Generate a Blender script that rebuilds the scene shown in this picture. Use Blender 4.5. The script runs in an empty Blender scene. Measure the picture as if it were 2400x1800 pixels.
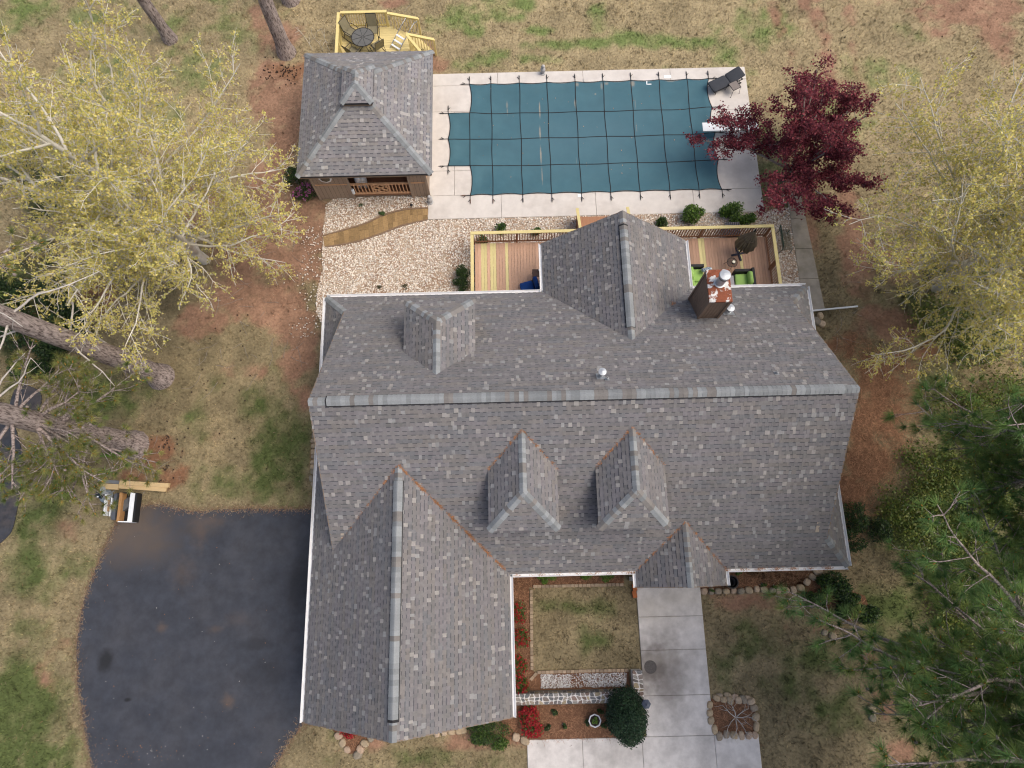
import bpy, math, random
import numpy as np
from mathutils import Vector, Matrix

sc = bpy.context.scene
col = sc.collection
R = math.radians

# ------------------------------------------------------------------ camera
F_PX, CAM_H = 1559.4, 28.0
CAM_R = np.array([[0.999715243, 0.0238615404, -0.000244460142],
                  [-0.0230845980, 0.964467697, -0.263190354],
                  [-0.00604435335, 0.263121052, 0.964743892]])
cd = bpy.data.cameras.new('camera')
cd.sensor_width = 36.0
cd.lens = 36.0 * F_PX / 2400.0
cd.clip_start = 0.1
cd.clip_end = 1500
cam = bpy.data.objects.new('camera', cd)
m4 = np.eye(4); m4[:3, :3] = CAM_R; m4[:3, 3] = (0, 0, CAM_H)
cam.matrix_world = Matrix(m4.tolist())
col.objects.link(cam)
sc.camera = cam

# ------------------------------------------------------------------ sky and sun (bright overcast, light from the east)
SUN_EL, SUN_AZ = 60.0, 95.0          # azimuth clockwise from north (+Y)
world = bpy.data.worlds.new('World'); sc.world = world; world.use_nodes = True
wn = world.node_tree.nodes; wl = world.node_tree.links
bg = wn['Background']
sky = wn.new('ShaderNodeTexSky'); sky.sky_type = 'NISHITA'; sky.sun_disc = False
sky.sun_elevation = R(SUN_EL); sky.sun_rotation = R(SUN_AZ)
sky.air_density = 1.0; sky.dust_density = 6.5; sky.ozone_density = 0.6
wl.new(sky.outputs[0], bg.inputs[0]); bg.inputs[1].default_value = 0.15
sl = bpy.data.lights.new('sun', 'SUN'); sl.energy = 0.9; sl.angle = R(40); sl.color = (1.0, 0.95, 0.88)
so = bpy.data.objects.new('sun', sl)
so.rotation_euler = (R(90 - SUN_EL), 0, R(180 - SUN_AZ))
so.location = (30, 0, 40); col.objects.link(so)
sc.view_settings.view_transform = 'Standard'
sc.view_settings.look = 'None'
sc.view_settings.gamma = 1.0
sc.view_settings.exposure = 0.22
sc.view_settings.use_curve_mapping = False
sc.cycles.use_denoising = True; sc.cycles.filter_width = 1.15; sc.cycles.use_adaptive_sampling = False; sc.cycles.sample_clamp_indirect = 4.0
sc.cycles.max_bounces = 6; sc.cycles.transparent_max_bounces = 8

# ------------------------------------------------------------------ helpers
def W(px, py, z=0.0):
    """point at height z that the photograph shows at pixel (px, py)"""
    d = CAM_R @ np.array([px - 1200.0, 900.0 - py, -F_PX])
    t = (z - CAM_H) / d[2]
    return np.array([t * d[0], t * d[1], z])

def W2(px, py, z=0.0):
    q = W(px, py, z); return (q[0], q[1])

def proj(P):
    c = (np.asarray(P, float) - np.array([0, 0, CAM_H])) @ CAM_R
    return np.stack([1200 + c[..., 0] / -c[..., 2] * F_PX, 900 - c[..., 1] / -c[..., 2] * F_PX], -1)

def tag(o, label=None, cat=None, group=None, kind=None):
    if label: o['label'] = label
    if cat: o['category'] = cat
    if group: o['group'] = group
    if kind: o['kind'] = kind
    return o

LOC = {}
def thing(name, label, cat, loc, group=None, rz=0.0):
    o = bpy.data.objects.new(name, None); col.objects.link(o)
    o.empty_display_size = 0.2
    o.location = Vector([float(v) for v in loc]); o.rotation_euler = (0, 0, rz)
    LOC[o] = np.array([float(v) for v in loc])
    return tag(o, label, cat, group)

class MB:
    """collects faces; build() links them as one mesh object"""
    def __init__(s): s.v = []; s.f = []; s.c = []
    def face(s, pts, c=None):
        i = len(s.v); s.v.extend([tuple(map(float, p)) for p in pts]); s.f.append(tuple(range(i, i + len(pts)))); s.c.append(c); return s
    def idx(s, pts, faces, c=None):
        i = len(s.v); s.v.extend([tuple(map(float, p)) for p in pts])
        for f in faces: s.f.append(tuple(i + k for k in f)); s.c.append(c)
        return s
    def box(s, c, size, rz=0.0, mat=None, col_=None, taper=1.0):
        hx, hy, hz = [k / 2 for k in size]
        P = np.array([(sx * hx * (taper if sz > 0 else 1), sy * hy * (taper if sz > 0 else 1), sz * hz) for sz in (-1, 1) for sx, sy in ((-1, -1), (1, -1), (1, 1), (-1, 1))])
        if mat is not None: P = P @ np.array(mat).T
        if rz: P = P @ np.array([[math.cos(rz), -math.sin(rz), 0], [math.sin(rz), math.cos(rz), 0], [0, 0, 1]]).T
        P = P + np.array(c, float)
        return s.idx(P, [(3, 2, 1, 0), (4, 5, 6, 7), (0, 1, 5, 4), (1, 2, 6, 5), (2, 3, 7, 6), (3, 0, 4, 7)], col_)
    def bbox(s, a, b, c=None):
        a = np.array(a, float); b = np.array(b, float)
        return s.box((a + b) / 2, np.abs(b - a), col_=c)
    def prism(s, poly, z0, z1, c=None):
        n = len(poly); P = [(x, y, z0) for x, y in poly] + [(x, y, z1) for x, y in poly]
        return s.idx(P, [tuple(range(n - 1, -1, -1)), tuple(range(n, 2 * n))] + [(i, (i + 1) % n, n + (i + 1) % n, n + i) for i in range(n)], c)
    def beam(s, a, b, w, h, c=None, up=(0, 0, 1)):
        a = np.array(a, float); b = np.array(b, float); t = b - a; L = np.linalg.norm(t); t /= L
        x = np.cross(t, up); x /= (np.linalg.norm(x) + 1e-9); y = np.cross(x, t)
        P = [q + x * w / 2 * sx + y * h / 2 * sy for q in (a, b) for sx, sy in ((-1, -1), (1, -1), (1, 1), (-1, 1))]
        return s.idx(P, [(0, 1, 2, 3), (7, 6, 5, 4), (0, 4, 5, 1), (1, 5, 6, 2), (2, 6, 7, 3), (3, 7, 4, 0)], c)
    def tube(s, pts, r, n=6, c=None, cap=True):
        pts = np.array(pts, float); m = len(pts)
        r = np.full(m, r) if np.isscalar(r) else np.array(r, float)
        t = np.gradient(pts, axis=0); t /= (np.linalg.norm(t, axis=1)[:, None] + 1e-9)
        ref = np.array([0, 0, 1.0]) if abs(t[0][2]) < .8 else np.array([1.0, 0, 0])
        x = np.cross(t, ref); x /= (np.linalg.norm(x, axis=1)[:, None] + 1e-9); y = np.cross(t, x)
        a = np.arange(n) * 2 * math.pi / n
        P = pts[:, None, :] + r[:, None, None] * (np.cos(a)[None, :, None] * x[:, None, :] + np.sin(a)[None, :, None] * y[:, None, :])
        F = [(i * n + k, i * n + (k + 1) % n, (i + 1) * n + (k + 1) % n, (i + 1) * n + k) for i in range(m - 1) for k in range(n)]
        if cap: F += [tuple(range(n - 1, -1, -1)), tuple((m - 1) * n + k for k in range(n))]
        return s.idx(P.reshape(-1, 3), F, c)
    def lathe(s, prof, centre=(0, 0, 0), n=16, c=None, sx=1.0, sy=1.0):
        a = np.arange(n) * 2 * math.pi / n
        P = [(centre[0] + r * math.cos(t) * sx, centre[1] + r * math.sin(t) * sy, centre[2] + z) for r, z in prof for t in a]
        m = len(prof)
        F = [(i * n + k, i * n + (k + 1) % n, (i + 1) * n + (k + 1) % n, (i + 1) * n + k) for i in range(m - 1) for k in range(n)]
        F += [tuple(range(n - 1, -1, -1)), tuple((m - 1) * n + k for k in range(n))]
        return s.idx(P, F, c)
    def cushion(s, c, size, rz=0.0, mat=None, n=6, p=4.0, col_=None):
        """soft superellipsoid pad"""
        u = np.linspace(-math.pi / 2, math.pi / 2, n + 1); v = np.linspace(-math.pi, math.pi, 2 * n, endpoint=False)
        sg = lambda x, e: np.sign(x) * np.abs(x) ** e
        e = 2.0 / p
        P = np.array([(sg(math.cos(a), .8) * sg(math.cos(b), e), sg(math.cos(a), .8) * sg(math.sin(b), e), sg(math.sin(a), .8)) for a in u for b in v]) * np.array(size) / 2
        if mat is not None: P = P @ np.array(mat).T
        if rz: P = P @ np.array([[math.cos(rz), -math.sin(rz), 0], [math.sin(rz), math.cos(rz), 0], [0, 0, 1]]).T
        P += np.array(c, float); k = 2 * n
        F = [(i * k + j, i * k + (j + 1) % k, (i + 1) * k + (j + 1) % k, (i + 1) * k + j) for i in range(n) for j in range(k)]
        return s.idx(P, F, col_)
    def mesh(s, name, mat=None, smooth=False, org=None):
        me = bpy.data.meshes.new(name)
        V = np.array(s.v, float)
        if org is not None: V = V - org
        me.from_pydata(V.tolist(), [], s.f); me.update()
        if any(c is not None for c in s.c):
            at = me.attributes.new('tint', 'FLOAT_COLOR', 'FACE')
            at.data.foreach_set('color', np.array([(c[0], c[1], c[2], 1.0) if c is not None else (.5, .5, .5, 1) for c in s.c], np.float32).ravel())
        if mat: me.materials.append(mat)
        if smooth: me.polygons.foreach_set('use_smooth', [True] * len(me.polygons))
        return me
    def build(s, name, mat, parent=None, smooth=False, local=False, kind=None, label=None):
        org = None if (parent is None or local) else LOC[parent]
        o = bpy.data.objects.new(name, s.mesh(name, mat, smooth, org)); col.objects.link(o)
        if parent is not None:
            o.parent = parent; LOC[o] = LOC[parent]
        else: LOC[o] = np.zeros(3)
        if kind: o['kind'] = kind
        if label: o['label'] = label
        return o

def npmesh(name, V, F, mat, colors=None, smooth=False):
    """fast mesh from numpy arrays; F is (n,3) or (n,4)"""
    V = np.asarray(V, np.float32); F = np.asarray(F, np.int32); n, k = F.shape
    me = bpy.data.meshes.new(name)
    me.vertices.add(len(V)); me.vertices.foreach_set('co', V.ravel())
    me.loops.add(n * k); me.loops.foreach_set('vertex_index', F.ravel())
    me.polygons.add(n); me.polygons.foreach_set('loop_start', np.arange(0, n * k, k, dtype=np.int32)); me.polygons.foreach_set('loop_total', np.full(n, k, np.int32))
    me.update(calc_edges=True)
    if colors is not None:
        dom = 'FACE' if len(colors) == n else 'POINT'
        at = me.attributes.new('tint', 'FLOAT_COLOR', dom)
        cc = np.ones((len(colors), 4), np.float32); cc[:, :3] = colors
        at.data.foreach_set('color', cc.ravel())
    me.materials.append(mat)
    if smooth: me.polygons.foreach_set('use_smooth', np.ones(n, bool))
    me.validate()
    return me

def link(name, me, parent=None, loc=(0, 0, 0), rz=0.0, scale=None, kind=None, rot=None):
    """loc is a world position; the parent is an unrotated thing or part"""
    o = bpy.data.objects.new(name, me); col.objects.link(o)
    l = np.array(loc, float)
    if parent is not None: o.parent = parent; l = l - LOC[parent]
    o.location = Vector(l.tolist()); o.rotation_euler = rot if rot else (0, 0, rz)
    if scale is not None: o.scale = (scale,) * 3 if np.isscalar(scale) else scale
    LOC[o] = np.array(loc, float)
    if kind: o['kind'] = kind
    return o

def copy_tree(o, parent=None):
    c = o.copy(); col.objects.link(c); c.parent = parent
    LOC[c] = LOC.get(o, np.zeros(3))
    for ch in list(o.children): copy_tree(ch, c)
    return c

# ------------------------------------------------------------------ materials
def mat(name, c=(.5, .5, .5), rough=.8, var=.15, scale=6.0, bump=.0, bscale=60.0, metal=0.0, tint=False, c2=None, c2scale=.6, c2lo=.45, c2hi=.65, coord='world', stretch=None, spec=.3, trans=0.0, detail=6.0):
    m = bpy.data.materials.new(name); m.use_nodes = True
    nt = m.node_tree; N = nt.nodes; L = nt.links; b = N['Principled BSDF']
    b.inputs['Roughness'].default_value = rough; b.inputs['Metallic'].default_value = metal
    b.inputs['Specular IOR Level'].default_value = spec
    if coord == 'world':
        src = N.new('ShaderNodeNewGeometry').outputs['Position']
    else:
        src = N.new('ShaderNodeTexCoord').outputs['Object']
    if stretch:
        mp = N.new('ShaderNodeMapping'); mp.inputs['Scale'].default_value = stretch; L.new(src, mp.inputs['Vector']); src = mp.outputs[0]
    if tint:
        at = N.new('ShaderNodeAttribute'); at.attribute_name = 'tint'; base = at.outputs['Color']
    else:
        rgb = N.new('ShaderNodeRGB'); rgb.outputs[0].default_value = (*c, 1); base = rgb.outputs[0]
    if c2 is not None:
        n2 = N.new('ShaderNodeTexNoise'); n2.inputs['Scale'].default_value = c2scale; n2.inputs['Detail'].default_value = 7; n2.inputs['Roughness'].default_value = .62; L.new(src, n2.inputs['Vector'])
        mr = N.new('ShaderNodeMapRange'); mr.inputs[1].default_value = c2lo; mr.inputs[2].default_value = c2hi; L.new(n2.outputs[0], mr.inputs[0])
        mx = N.new('ShaderNodeMix'); mx.data_type = 'RGBA'; L.new(mr.outputs[0], mx.inputs[0]); L.new(base, mx.inputs[6]); mx.inputs[7].default_value = (*c2, 1); base = mx.outputs[2]
    nz = N.new('ShaderNodeTexNoise'); nz.inputs['Scale'].default_value = scale; nz.inputs['Detail'].default_value = detail; nz.inputs['Roughness'].default_value = .65; L.new(src, nz.inputs['Vector'])
    mr = N.new('ShaderNodeMapRange'); mr.inputs[1].default_value = .25; mr.inputs[2].default_value = .75; mr.inputs[3].default_value = 1 - var; mr.inputs[4].default_value = 1 + var; L.new(nz.outputs[0], mr.inputs[0])
    ml = N.new('ShaderNodeMix'); ml.data_type = 'RGBA'; ml.blend_type = 'MULTIPLY'; ml.inputs[0].default_value = 1.0; L.new(base, ml.inputs[6]); L.new(mr.outputs[0], ml.inputs[7])
    L.new(ml.outputs[2], b.inputs['Base Color'])
    if bump:
        nb = N.new('ShaderNodeTexNoise'); nb.inputs['Scale'].default_value = bscale; nb.inputs['Detail'].default_value = 4; L.new(src, nb.inputs['Vector'])
        bp = N.new('ShaderNodeBump'); bp.inputs['Strength'].default_value = bump; bp.inputs['Distance'].default_value = .02; L.new(nb.outputs[0], bp.inputs['Height']); L.new(bp.outputs[0], b.inputs['Normal'])
    if trans:
        tr = N.new('ShaderNodeBsdfTranslucent'); L.new(ml.outputs[2], tr.inputs['Color'])
        ms = N.new('ShaderNodeMixShader'); ms.inputs[0].default_value = trans; L.new(b.outputs[0], ms.inputs[1]); L.new(tr.outputs[0], ms.inputs[2])
        L.new(ms.outputs[0], N['Material Output'].inputs['Surface'])
    return m

def add_blobs(m, blobs, colr, noise=.25, nscale=3.0, soft=.5):
    """stains: elliptical patches (x, y, rx, ry, amount) in metres blended over the base colour"""
    nt = m.node_tree; N = nt.nodes; L = nt.links; b = N['Principled BSDF']
    base = b.inputs['Base Color'].links[0].from_socket
    g = N.new('ShaderNodeNewGeometry')
    nz = N.new('ShaderNodeTexNoise'); nz.inputs['Scale'].default_value = nscale; nz.inputs['Detail'].default_value = 5; L.new(g.outputs['Position'], nz.inputs['Vector'])
    acc = None
    for x, y, rx, ry, amt in blobs:
        s1 = N.new('ShaderNodeVectorMath'); s1.operation = 'SUBTRACT'; L.new(g.outputs['Position'], s1.inputs[0]); s1.inputs[1].default_value = (x, y, 0)
        s2 = N.new('ShaderNodeVectorMath'); s2.operation = 'MULTIPLY'; L.new(s1.outputs[0], s2.inputs[0]); s2.inputs[1].default_value = (1 / rx, 1 / ry, 0)
        ln = N.new('ShaderNodeVectorMath'); ln.operation = 'LENGTH'; L.new(s2.outputs[0], ln.inputs[0])
        ad = N.new('ShaderNodeMath'); ad.operation = 'MULTIPLY_ADD'; L.new(nz.outputs[0], ad.inputs[0]); ad.inputs[1].default_value = noise * 4; L.new(ln.outputs[1], ad.inputs[2])
        mr = N.new('ShaderNodeMapRange'); mr.interpolation_type = 'SMOOTHSTEP'; mr.inputs[1].default_value = 1 + noise * 2 + soft * .5; mr.inputs[2].default_value = 1 + noise * 2 - soft; mr.inputs[3].default_value = 0; mr.inputs[4].default_value = amt; L.new(ad.outputs[0], mr.inputs[0])
        if acc is None: acc = mr.outputs[0]
        else:
            mx = N.new('ShaderNodeMath'); mx.operation = 'MAXIMUM'; L.new(acc, mx.inputs[0]); L.new(mr.outputs[0], mx.inputs[1]); acc = mx.outputs[0]
    mm = N.new('ShaderNodeMix'); mm.data_type = 'RGBA'; L.new(acc, mm.inputs[0]); L.new(base, mm.inputs[6]); mm.inputs[7].default_value = (*colr, 1)
    L.new(mm.outputs[2], b.inputs['Base Color'])
    return m

def srgb(r, g, b):
    f = lambda c: ((c / 255 + .055) / 1.055) ** 2.4 if c > 10 else c / 255 / 12.92
    return np.array([f(r), f(g), f(b)])

def vnoise(x, y, seed, scale, octaves=4):
    """smooth value noise in 0..1"""
    out = np.zeros_like(x, float); amp = 1.0; tot = 0
    rg = np.random.default_rng(seed)
    tab = rg.random((256, 256))
    for o in range(octaves):
        u = x / scale + 37.3 * o + 1000; v = y / scale + 11.7 * o + 1000
        i = np.floor(u).astype(int); j = np.floor(v).astype(int); fu = u - i; fv = v - j
        fu = fu * fu * (3 - 2 * fu); fv = fv * fv * (3 - 2 * fv)
        g = lambda a, b: tab[a % 256, b % 256]
        out += amp * ((g(i, j) * (1 - fu) + g(i + 1, j) * fu) * (1 - fv) + (g(i, j + 1) * (1 - fu) + g(i + 1, j + 1) * fu) * fv)
        tot += amp; amp *= .55; scale *= .5
    return out / tot

def inpoly(x, y, poly):
    x = np.asarray(x); y = np.asarray(y); r = np.zeros(x.shape, bool); n = len(poly)
    for i in range(n):
        x1, y1 = poly[i]; x2, y2 = poly[(i + 1) % n]
        c = ((y1 > y) != (y2 > y)) & (x < (x2 - x1) * (y - y1) / (y2 - y1 + 1e-12) + x1)
        r ^= c
    return r

def smoothpoly(pts, closed=False, k=8):
    """Catmull-Rom through the points"""
    P = np.array(pts, float); n = len(P); out = []
    rng = range(n if closed else n - 1)
    for i in rng:
        p0, p1, p2, p3 = (P[(i - 1) % n] if closed or i > 0 else P[0]), P[i], P[(i + 1) % n], (P[(i + 2) % n] if closed or i + 2 < n else P[-1])
        for t in np.arange(k) / k:
            out.append(.5 * ((2 * p1) + (-p0 + p2) * t + (2 * p0 - 5 * p1 + 4 * p2 - p3) * t * t + (-p0 + 3 * p1 - 3 * p2 + p3) * t ** 3))
    if not closed: out.append(P[-1])
    return [tuple(q) for q in out]

rng = np.random.default_rng(7)
random.seed(7)
# ================================================================== the setting: ground
TAN, OLIVE, GREEN, DIRT, STRAW, DARKG = (np.array(c) for c in ((.36, .295, .175), (.165, .138, .082), (.105, .135, .048), (.28, .165, .112), (.21, .115, .068), (.045, .055, .024)))

def px_blobs(x, y, blobs):
    """soft patches given as (px, py, rx, ry, weight) in photograph pixels, laid out on the ground"""
    out = np.zeros_like(x)
    for px, py, rx, ry, wt in blobs:
        c = W(px, py); a = W(px + rx, py); b = W(px, py + ry)
        ex = max(.2, abs(a[0] - c[0])); ey = max(.2, abs(b[1] - c[1]))
        d = ((x - c[0]) / ex) ** 2 + ((y - c[1]) / ey) ** 2
        out = np.maximum(out, wt * np.exp(-d * .9))
    return out

DIRT_B = [(600, 40, 60, 40, .5), (660, 90, 60, 40, .7), (650, 217, 75, 100, .95), (620, 560, 90, 90, .95), (560, 600, 80, 80, .8), (690, 740, 60, 90, .9), (668, 330, 45, 110, 1), (640, 440, 80, 80, 1), (705, 510, 70, 70, 1), (690, 610, 90, 80, 1), (640, 710, 110, 60, .8), (705, 830, 40, 90, .9), (716, 930, 20, 60, .7), (560, 680, 90, 60, .8), (470, 760, 90, 60, .6), (420, 480, 140, 110, .6), (320, 420, 90, 90, .5),
          (930, 8, 60, 14, .8), (1005, 115, 25, 40, .8), (1030, 150, 35, 25, .7), (2290, 20, 110, 50, .95), (2200, 70, 60, 30, .6), (2340, 90, 50, 60, .8), (2240, 0, 200, 25, .7), (2150, 30, 60, 30, .6), (1755, 1410, 130, 30, .6), (1665, 1390, 30, 30, .6), (1900, 1470, 90, 25, .55),
          (2010, 600, 60, 90, .7), (1990, 500, 40, 90, .8), (1900, 520, 30, 80, .7), (2110, 620, 90, 60, .6), (2080, 760, 90, 50, .6), (560, 870, 70, 50, .45), (520, 1000, 40, 60, .3), (2070, 1640, 40, 50, .7), (2030, 1560, 60, 60, .4), (2110, 1760, 60, 40, .6), (880, 1740, 30, 30, .5), (1120, 1740, 130, 30, .55), (150, 1230, 60, 40, .45), (120, 1560, 50, 100, .35)]
STRAW_B = [(2060, 900, 70, 60, 1), (2050, 980, 80, 80, 1), (2030, 1080, 70, 80, 1), (1990, 1150, 60, 60, 1), (1960, 1250, 50, 60, .9), (2100, 860, 60, 40, .7), (360, 1060, 75, 60, 1), (310, 1110, 50, 30, 1), (395, 1110, 50, 40, .9), (690, 160, 60, 30, .9), (1960, 800, 60, 50, .7), (2180, 820, 80, 50, .5), (2230, 1400, 120, 100, .35), (60, 620, 120, 80, .6), (230, 700, 90, 60, .7), (60, 420, 80, 80, .7), (1180, 1700, 40, 25, .6), (735, 1060, 14, 110, .7)]
GREEN_B = [(1060, 40, 60, 40, .7), (1010, 60, 40, 40, .6), (1110, 75, 25, 20, .9), (1230, 10, 22, 20, .8), (1190, 40, 40, 14, .7), (1270, 72, 45, 14, .8), (1400, 30, 30, 30, .8), (1400, 60, 30, 25, .8), (1300, 105, 80, 14, .9), (1390, 100, 60, 16, 1), (1470, 92, 60, 18, 1), (1560, 95, 70, 18, .95), (1640, 100, 60, 16, .8), (1160, 135, 60, 25, .8), (1090, 150, 40, 22, .7), (1240, 135, 60, 16, .6), (1700, 130, 40, 30, .6), (1770, 60, 50, 60, .6), (1830, 60, 30, 60, .6), (1960, 250, 90, 60, .55), (2060, 170, 90, 60, .4), (2130, 80, 50, 40, .6), (1990, 300, 80, 60, .5),
           (60, 30, 90, 50, .7), (190, 40, 60, 40, .6), (420, 420, 50, 50, .7), (250, 180, 150, 70, .5), (560, 60, 60, 60, .5), (620, 100, 40, 30, .5), (420, 60, 50, 40, .5), (500, 170, 60, 70, .4), (470, 440, 40, 60, .6),
           (250, 940, 110, 60, .85), (370, 920, 70, 40, .7), (110, 1180, 60, 80, .9), (60, 1240, 60, 60, .7), (60, 1340, 80, 80, .6), (170, 1340, 60, 40, .5), (30, 1690, 95, 130, 1.6), (20, 1780, 110, 60, 1.6), (110, 1560, 60, 60, .4), (640, 1080, 70, 120, .8), (700, 1060, 40, 130, .7), (600, 950, 80, 60, .55), (560, 1130, 60, 50, .5), (450, 980, 60, 60, .5), (520, 900, 50, 40, .4),
           (1900, 1540, 120, 50, .6), (1780, 1500, 90, 50, .6), (1700, 1540, 40, 60, .5), (1850, 1620, 90, 60, .55), (1960, 1680, 90, 60, .6), (2080, 1500, 80, 60, .5), (1000, 1780, 90, 30, .7), (1150, 1790, 60, 20, .5), (760, 1780, 60, 25, .3), (1330, 1420, 90, 20, .7), (1440, 1420, 60, 30, .6), (1400, 1500, 50, 40, .5),
           (2100, 1420, 120, 60, .9), (2220, 1550, 140, 80, 1.0), (2330, 1600, 120, 90, 1.0), (2080, 1560, 90, 60, .6), (2250, 1720, 130, 70, .9), (2120, 1240, 90, 80, 1.0), (2250, 760, 120, 70, 1.1), (2360, 700, 90, 90, 1.1), (2200, 900, 60, 60, .7), (2280, 1150, 120, 120, 1.0), (2200, 1250, 90, 90, 1.1), (2330, 1350, 90, 120, 1.1), (2150, 1330, 80, 60, .8), (2250, 1480, 80, 60, .8), (2350, 1700, 100, 100, .7), (2180, 1180, 60, 60, .8), (2380, 1000, 60, 90, .8), (2150, 700, 60, 60, .6)]
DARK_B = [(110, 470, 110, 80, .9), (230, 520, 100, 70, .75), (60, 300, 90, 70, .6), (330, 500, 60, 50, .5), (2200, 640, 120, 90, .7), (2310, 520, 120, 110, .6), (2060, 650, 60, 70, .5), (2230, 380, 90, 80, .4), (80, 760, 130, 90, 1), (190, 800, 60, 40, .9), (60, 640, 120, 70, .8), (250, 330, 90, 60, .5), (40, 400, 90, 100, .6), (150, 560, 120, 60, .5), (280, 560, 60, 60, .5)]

def track(x, y, a, b, wd):
    a = np.array(W2(*a)); b = np.array(W2(*b)); t = b - a; L = np.linalg.norm(t); t /= L
    s = (x - a[0]) * t[0] + (y - a[1]) * t[1]; d = np.abs(-(x - a[0]) * t[1] + (y - a[1]) * t[0] + .25 * np.sin(s * .5))
    return np.exp(-(d / wd) ** 2) * ((s > -3) & (s < L))

def ground_fields(x, y):
    n1 = vnoise(x, y, 1, 3.2, 5); n2 = vnoise(x, y, 2, .9, 4); n3 = vnoise(x, y, 3, .35, 3); n4 = vnoise(x, y, 4, 7.0, 4)
    back = np.clip((y - 12) / 8, 0, 1)                       # the back lawn is still winter-dry, the front one thinner
    edge = (n1 - .5) * 1.3 + (n2 - .5) * .9
    dirt = np.clip(px_blobs(x, y, DIRT_B) * 1.9 - .32 + edge * 1.0, 0, 1)
    for a, b, wd, k in (((1865, -60), (1925, 60), .5, 1.0), ((1925, 60), (1990, 260), .5, .9), ((1805, -40), (1885, 200), .4, .75), ((1985, -60), (2010, 60), .4, .5), ((1990, 60), (2050, 250), .35, .45)):
        dirt = np.maximum(dirt, np.clip(track(x, y, a, b, wd) * k * (.35 + 1.1 * n2), 0, 1) * .85)
    straw = np.clip(px_blobs(x, y, STRAW_B) * 1.6 - .4 + edge * .7, 0, 1)
    green = np.clip(px_blobs(x, y, GREEN_B) * 1.35 - .25 + edge * .8 + .12, 0, 1.1)
    green = np.maximum(green, np.clip((n1 - .56) * 3.2 + (n2 - .5) * .8, 0, .55))
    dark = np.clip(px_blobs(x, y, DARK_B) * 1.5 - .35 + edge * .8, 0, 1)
    n5 = vnoise(x, y, 6, .5, 3)
    sp = lambda m, k: np.clip((m - .5 - (n5 - .5) * 1.1 - (n3 - .5) * .7) * k + .5, 0, 1) * np.clip(m * 3, 0, 1)
    dirt = sp(dirt, 2.0) * .92; straw = sp(straw, 2.4); green = np.minimum(sp(green, 1.15), 1); dark = sp(dark, 2.0)
    return n1, n2, n3, n4, back, dirt, straw, green, dark

def ground_colour(x, y, fl=None):
    n1, n2, n3, n4, back, dirt, straw, green, dark = fl or ground_fields(x, y)
    e = lambda a: a[:, None]
    dry = OLIVE * 1.05 + (TAN - OLIVE * 1.05) * e(np.clip(.34 + .50 * back + (n2 - .5) * 1.0 + (n1 - .5) * .6, 0, 1))
    cc = dry * e(1 - np.clip(green, 0, 1)) + (GREEN * .62 + GREEN * .75 * e(back + .15 + .25 * n2)) * e(np.clip(green, 0, 1))
    dcol = DIRT * e(.72 + .5 * n2 + .15 * (n3 - .5)); scol = STRAW * e(.75 + .6 * n3)
    cc = cc * e(1 - dirt) + dcol * e(dirt)
    cc = cc * e(1 - straw) + scol * e(straw)
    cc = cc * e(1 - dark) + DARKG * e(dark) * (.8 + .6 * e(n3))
    return cc * e(.82 + .36 * n3)

def axis(lo, hi, st, far): 
    a = np.arange(lo, hi + st / 2, st); g = np.array([2, 6, 14, 30, 70, 160, far])
    return np.concatenate([lo - g[::-1], a, hi + g])
gx = axis(-30, 32, .15, 420); gy = axis(-11, 36, .15, 420)
X, Y = np.meshgrid(gx, gy, indexing='ij'); xs, ys = X.ravel(), Y.ravel()
near = (np.abs(xs) < 34) & (ys > -14) & (ys < 40)
zs = np.where(near, (vnoise(xs, ys, 9, 2.5, 3) - .5) * .05, 0) - .03
zs = np.where((xs > -2.9) & (xs < 10.2) & (ys > 16.9) & (ys < 23.1), -2.0, zs)
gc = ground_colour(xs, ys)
ni, nj = len(gx), len(gy)
I = np.arange(ni * nj).reshape(ni, nj)
FQ = np.stack([I[:-1, :-1].ravel(), I[1:, :-1].ravel(), I[1:, 1:].ravel(), I[:-1, 1:].ravel()], 1)
M_ground = mat('ground_soil_and_turf', tint=True, rough=.95, var=.42, scale=9, bump=.45, bscale=30, spec=.1, detail=12)
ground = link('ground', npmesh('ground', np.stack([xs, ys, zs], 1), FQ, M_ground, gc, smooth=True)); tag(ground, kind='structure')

# ---- asphalt
drv = smoothpoly([W2(255, 1262), W2(285, 1212), W2(340, 1183), W2(400, 1186), W2(450, 1197), W2(480, 1197), W2(560, 1193), W2(740, 1193)], k=5) + [(-6.9, 2.45), (-6.9, -5.3)] + smoothpoly([W2(712, 1697), W2(685, 1730), W2(660, 1770), W2(630, 1830)], k=5) + [W2(600, 1930), (-14.5, -12), (-16.5, -12)] + smoothpoly([W2(222, 1860), W2(212, 1790), W2(198, 1700), W2(183, 1600), W2(182, 1500), W2(200, 1400), W2(225, 1330)], k=5)
rag = []
for i, (x, y) in enumerate(drv):
    x2, y2 = drv[(i + 1) % len(drv)]; L = math.hypot(x2 - x, y2 - y); n = max(1, int(L / .18))
    for k in range(n):
        t = k / n; rag.append((x + (x2 - x) * t + random.uniform(-.03, .03), y + (y2 - y) * t + random.uniform(-.03, .03)))
M_asph = mat('asphalt_sealcoat', (.037, .043, .057), rough=.72, var=.32, scale=1.6, bump=.5, bscale=180, c2=(.050, .054, .066), c2scale=.55, c2lo=.42, c2hi=.7, spec=.35, detail=10)
def wb(px, py, rx, ry, a): q = W(px, py); return (q[0], q[1], rx, ry, a)
add_blobs(M_asph, [wb(270, 1235, 2.4, 1.3, .95), wb(310, 1262, 2.0, 1.1, .7), wb(350, 1215, 1.5, .35, .4), wb(470, 1230, .9, .5, .3), wb(230, 1265, .9, .7, .9)], (.115, .09, .072), noise=.28, nscale=1.6, soft=.9)
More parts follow.
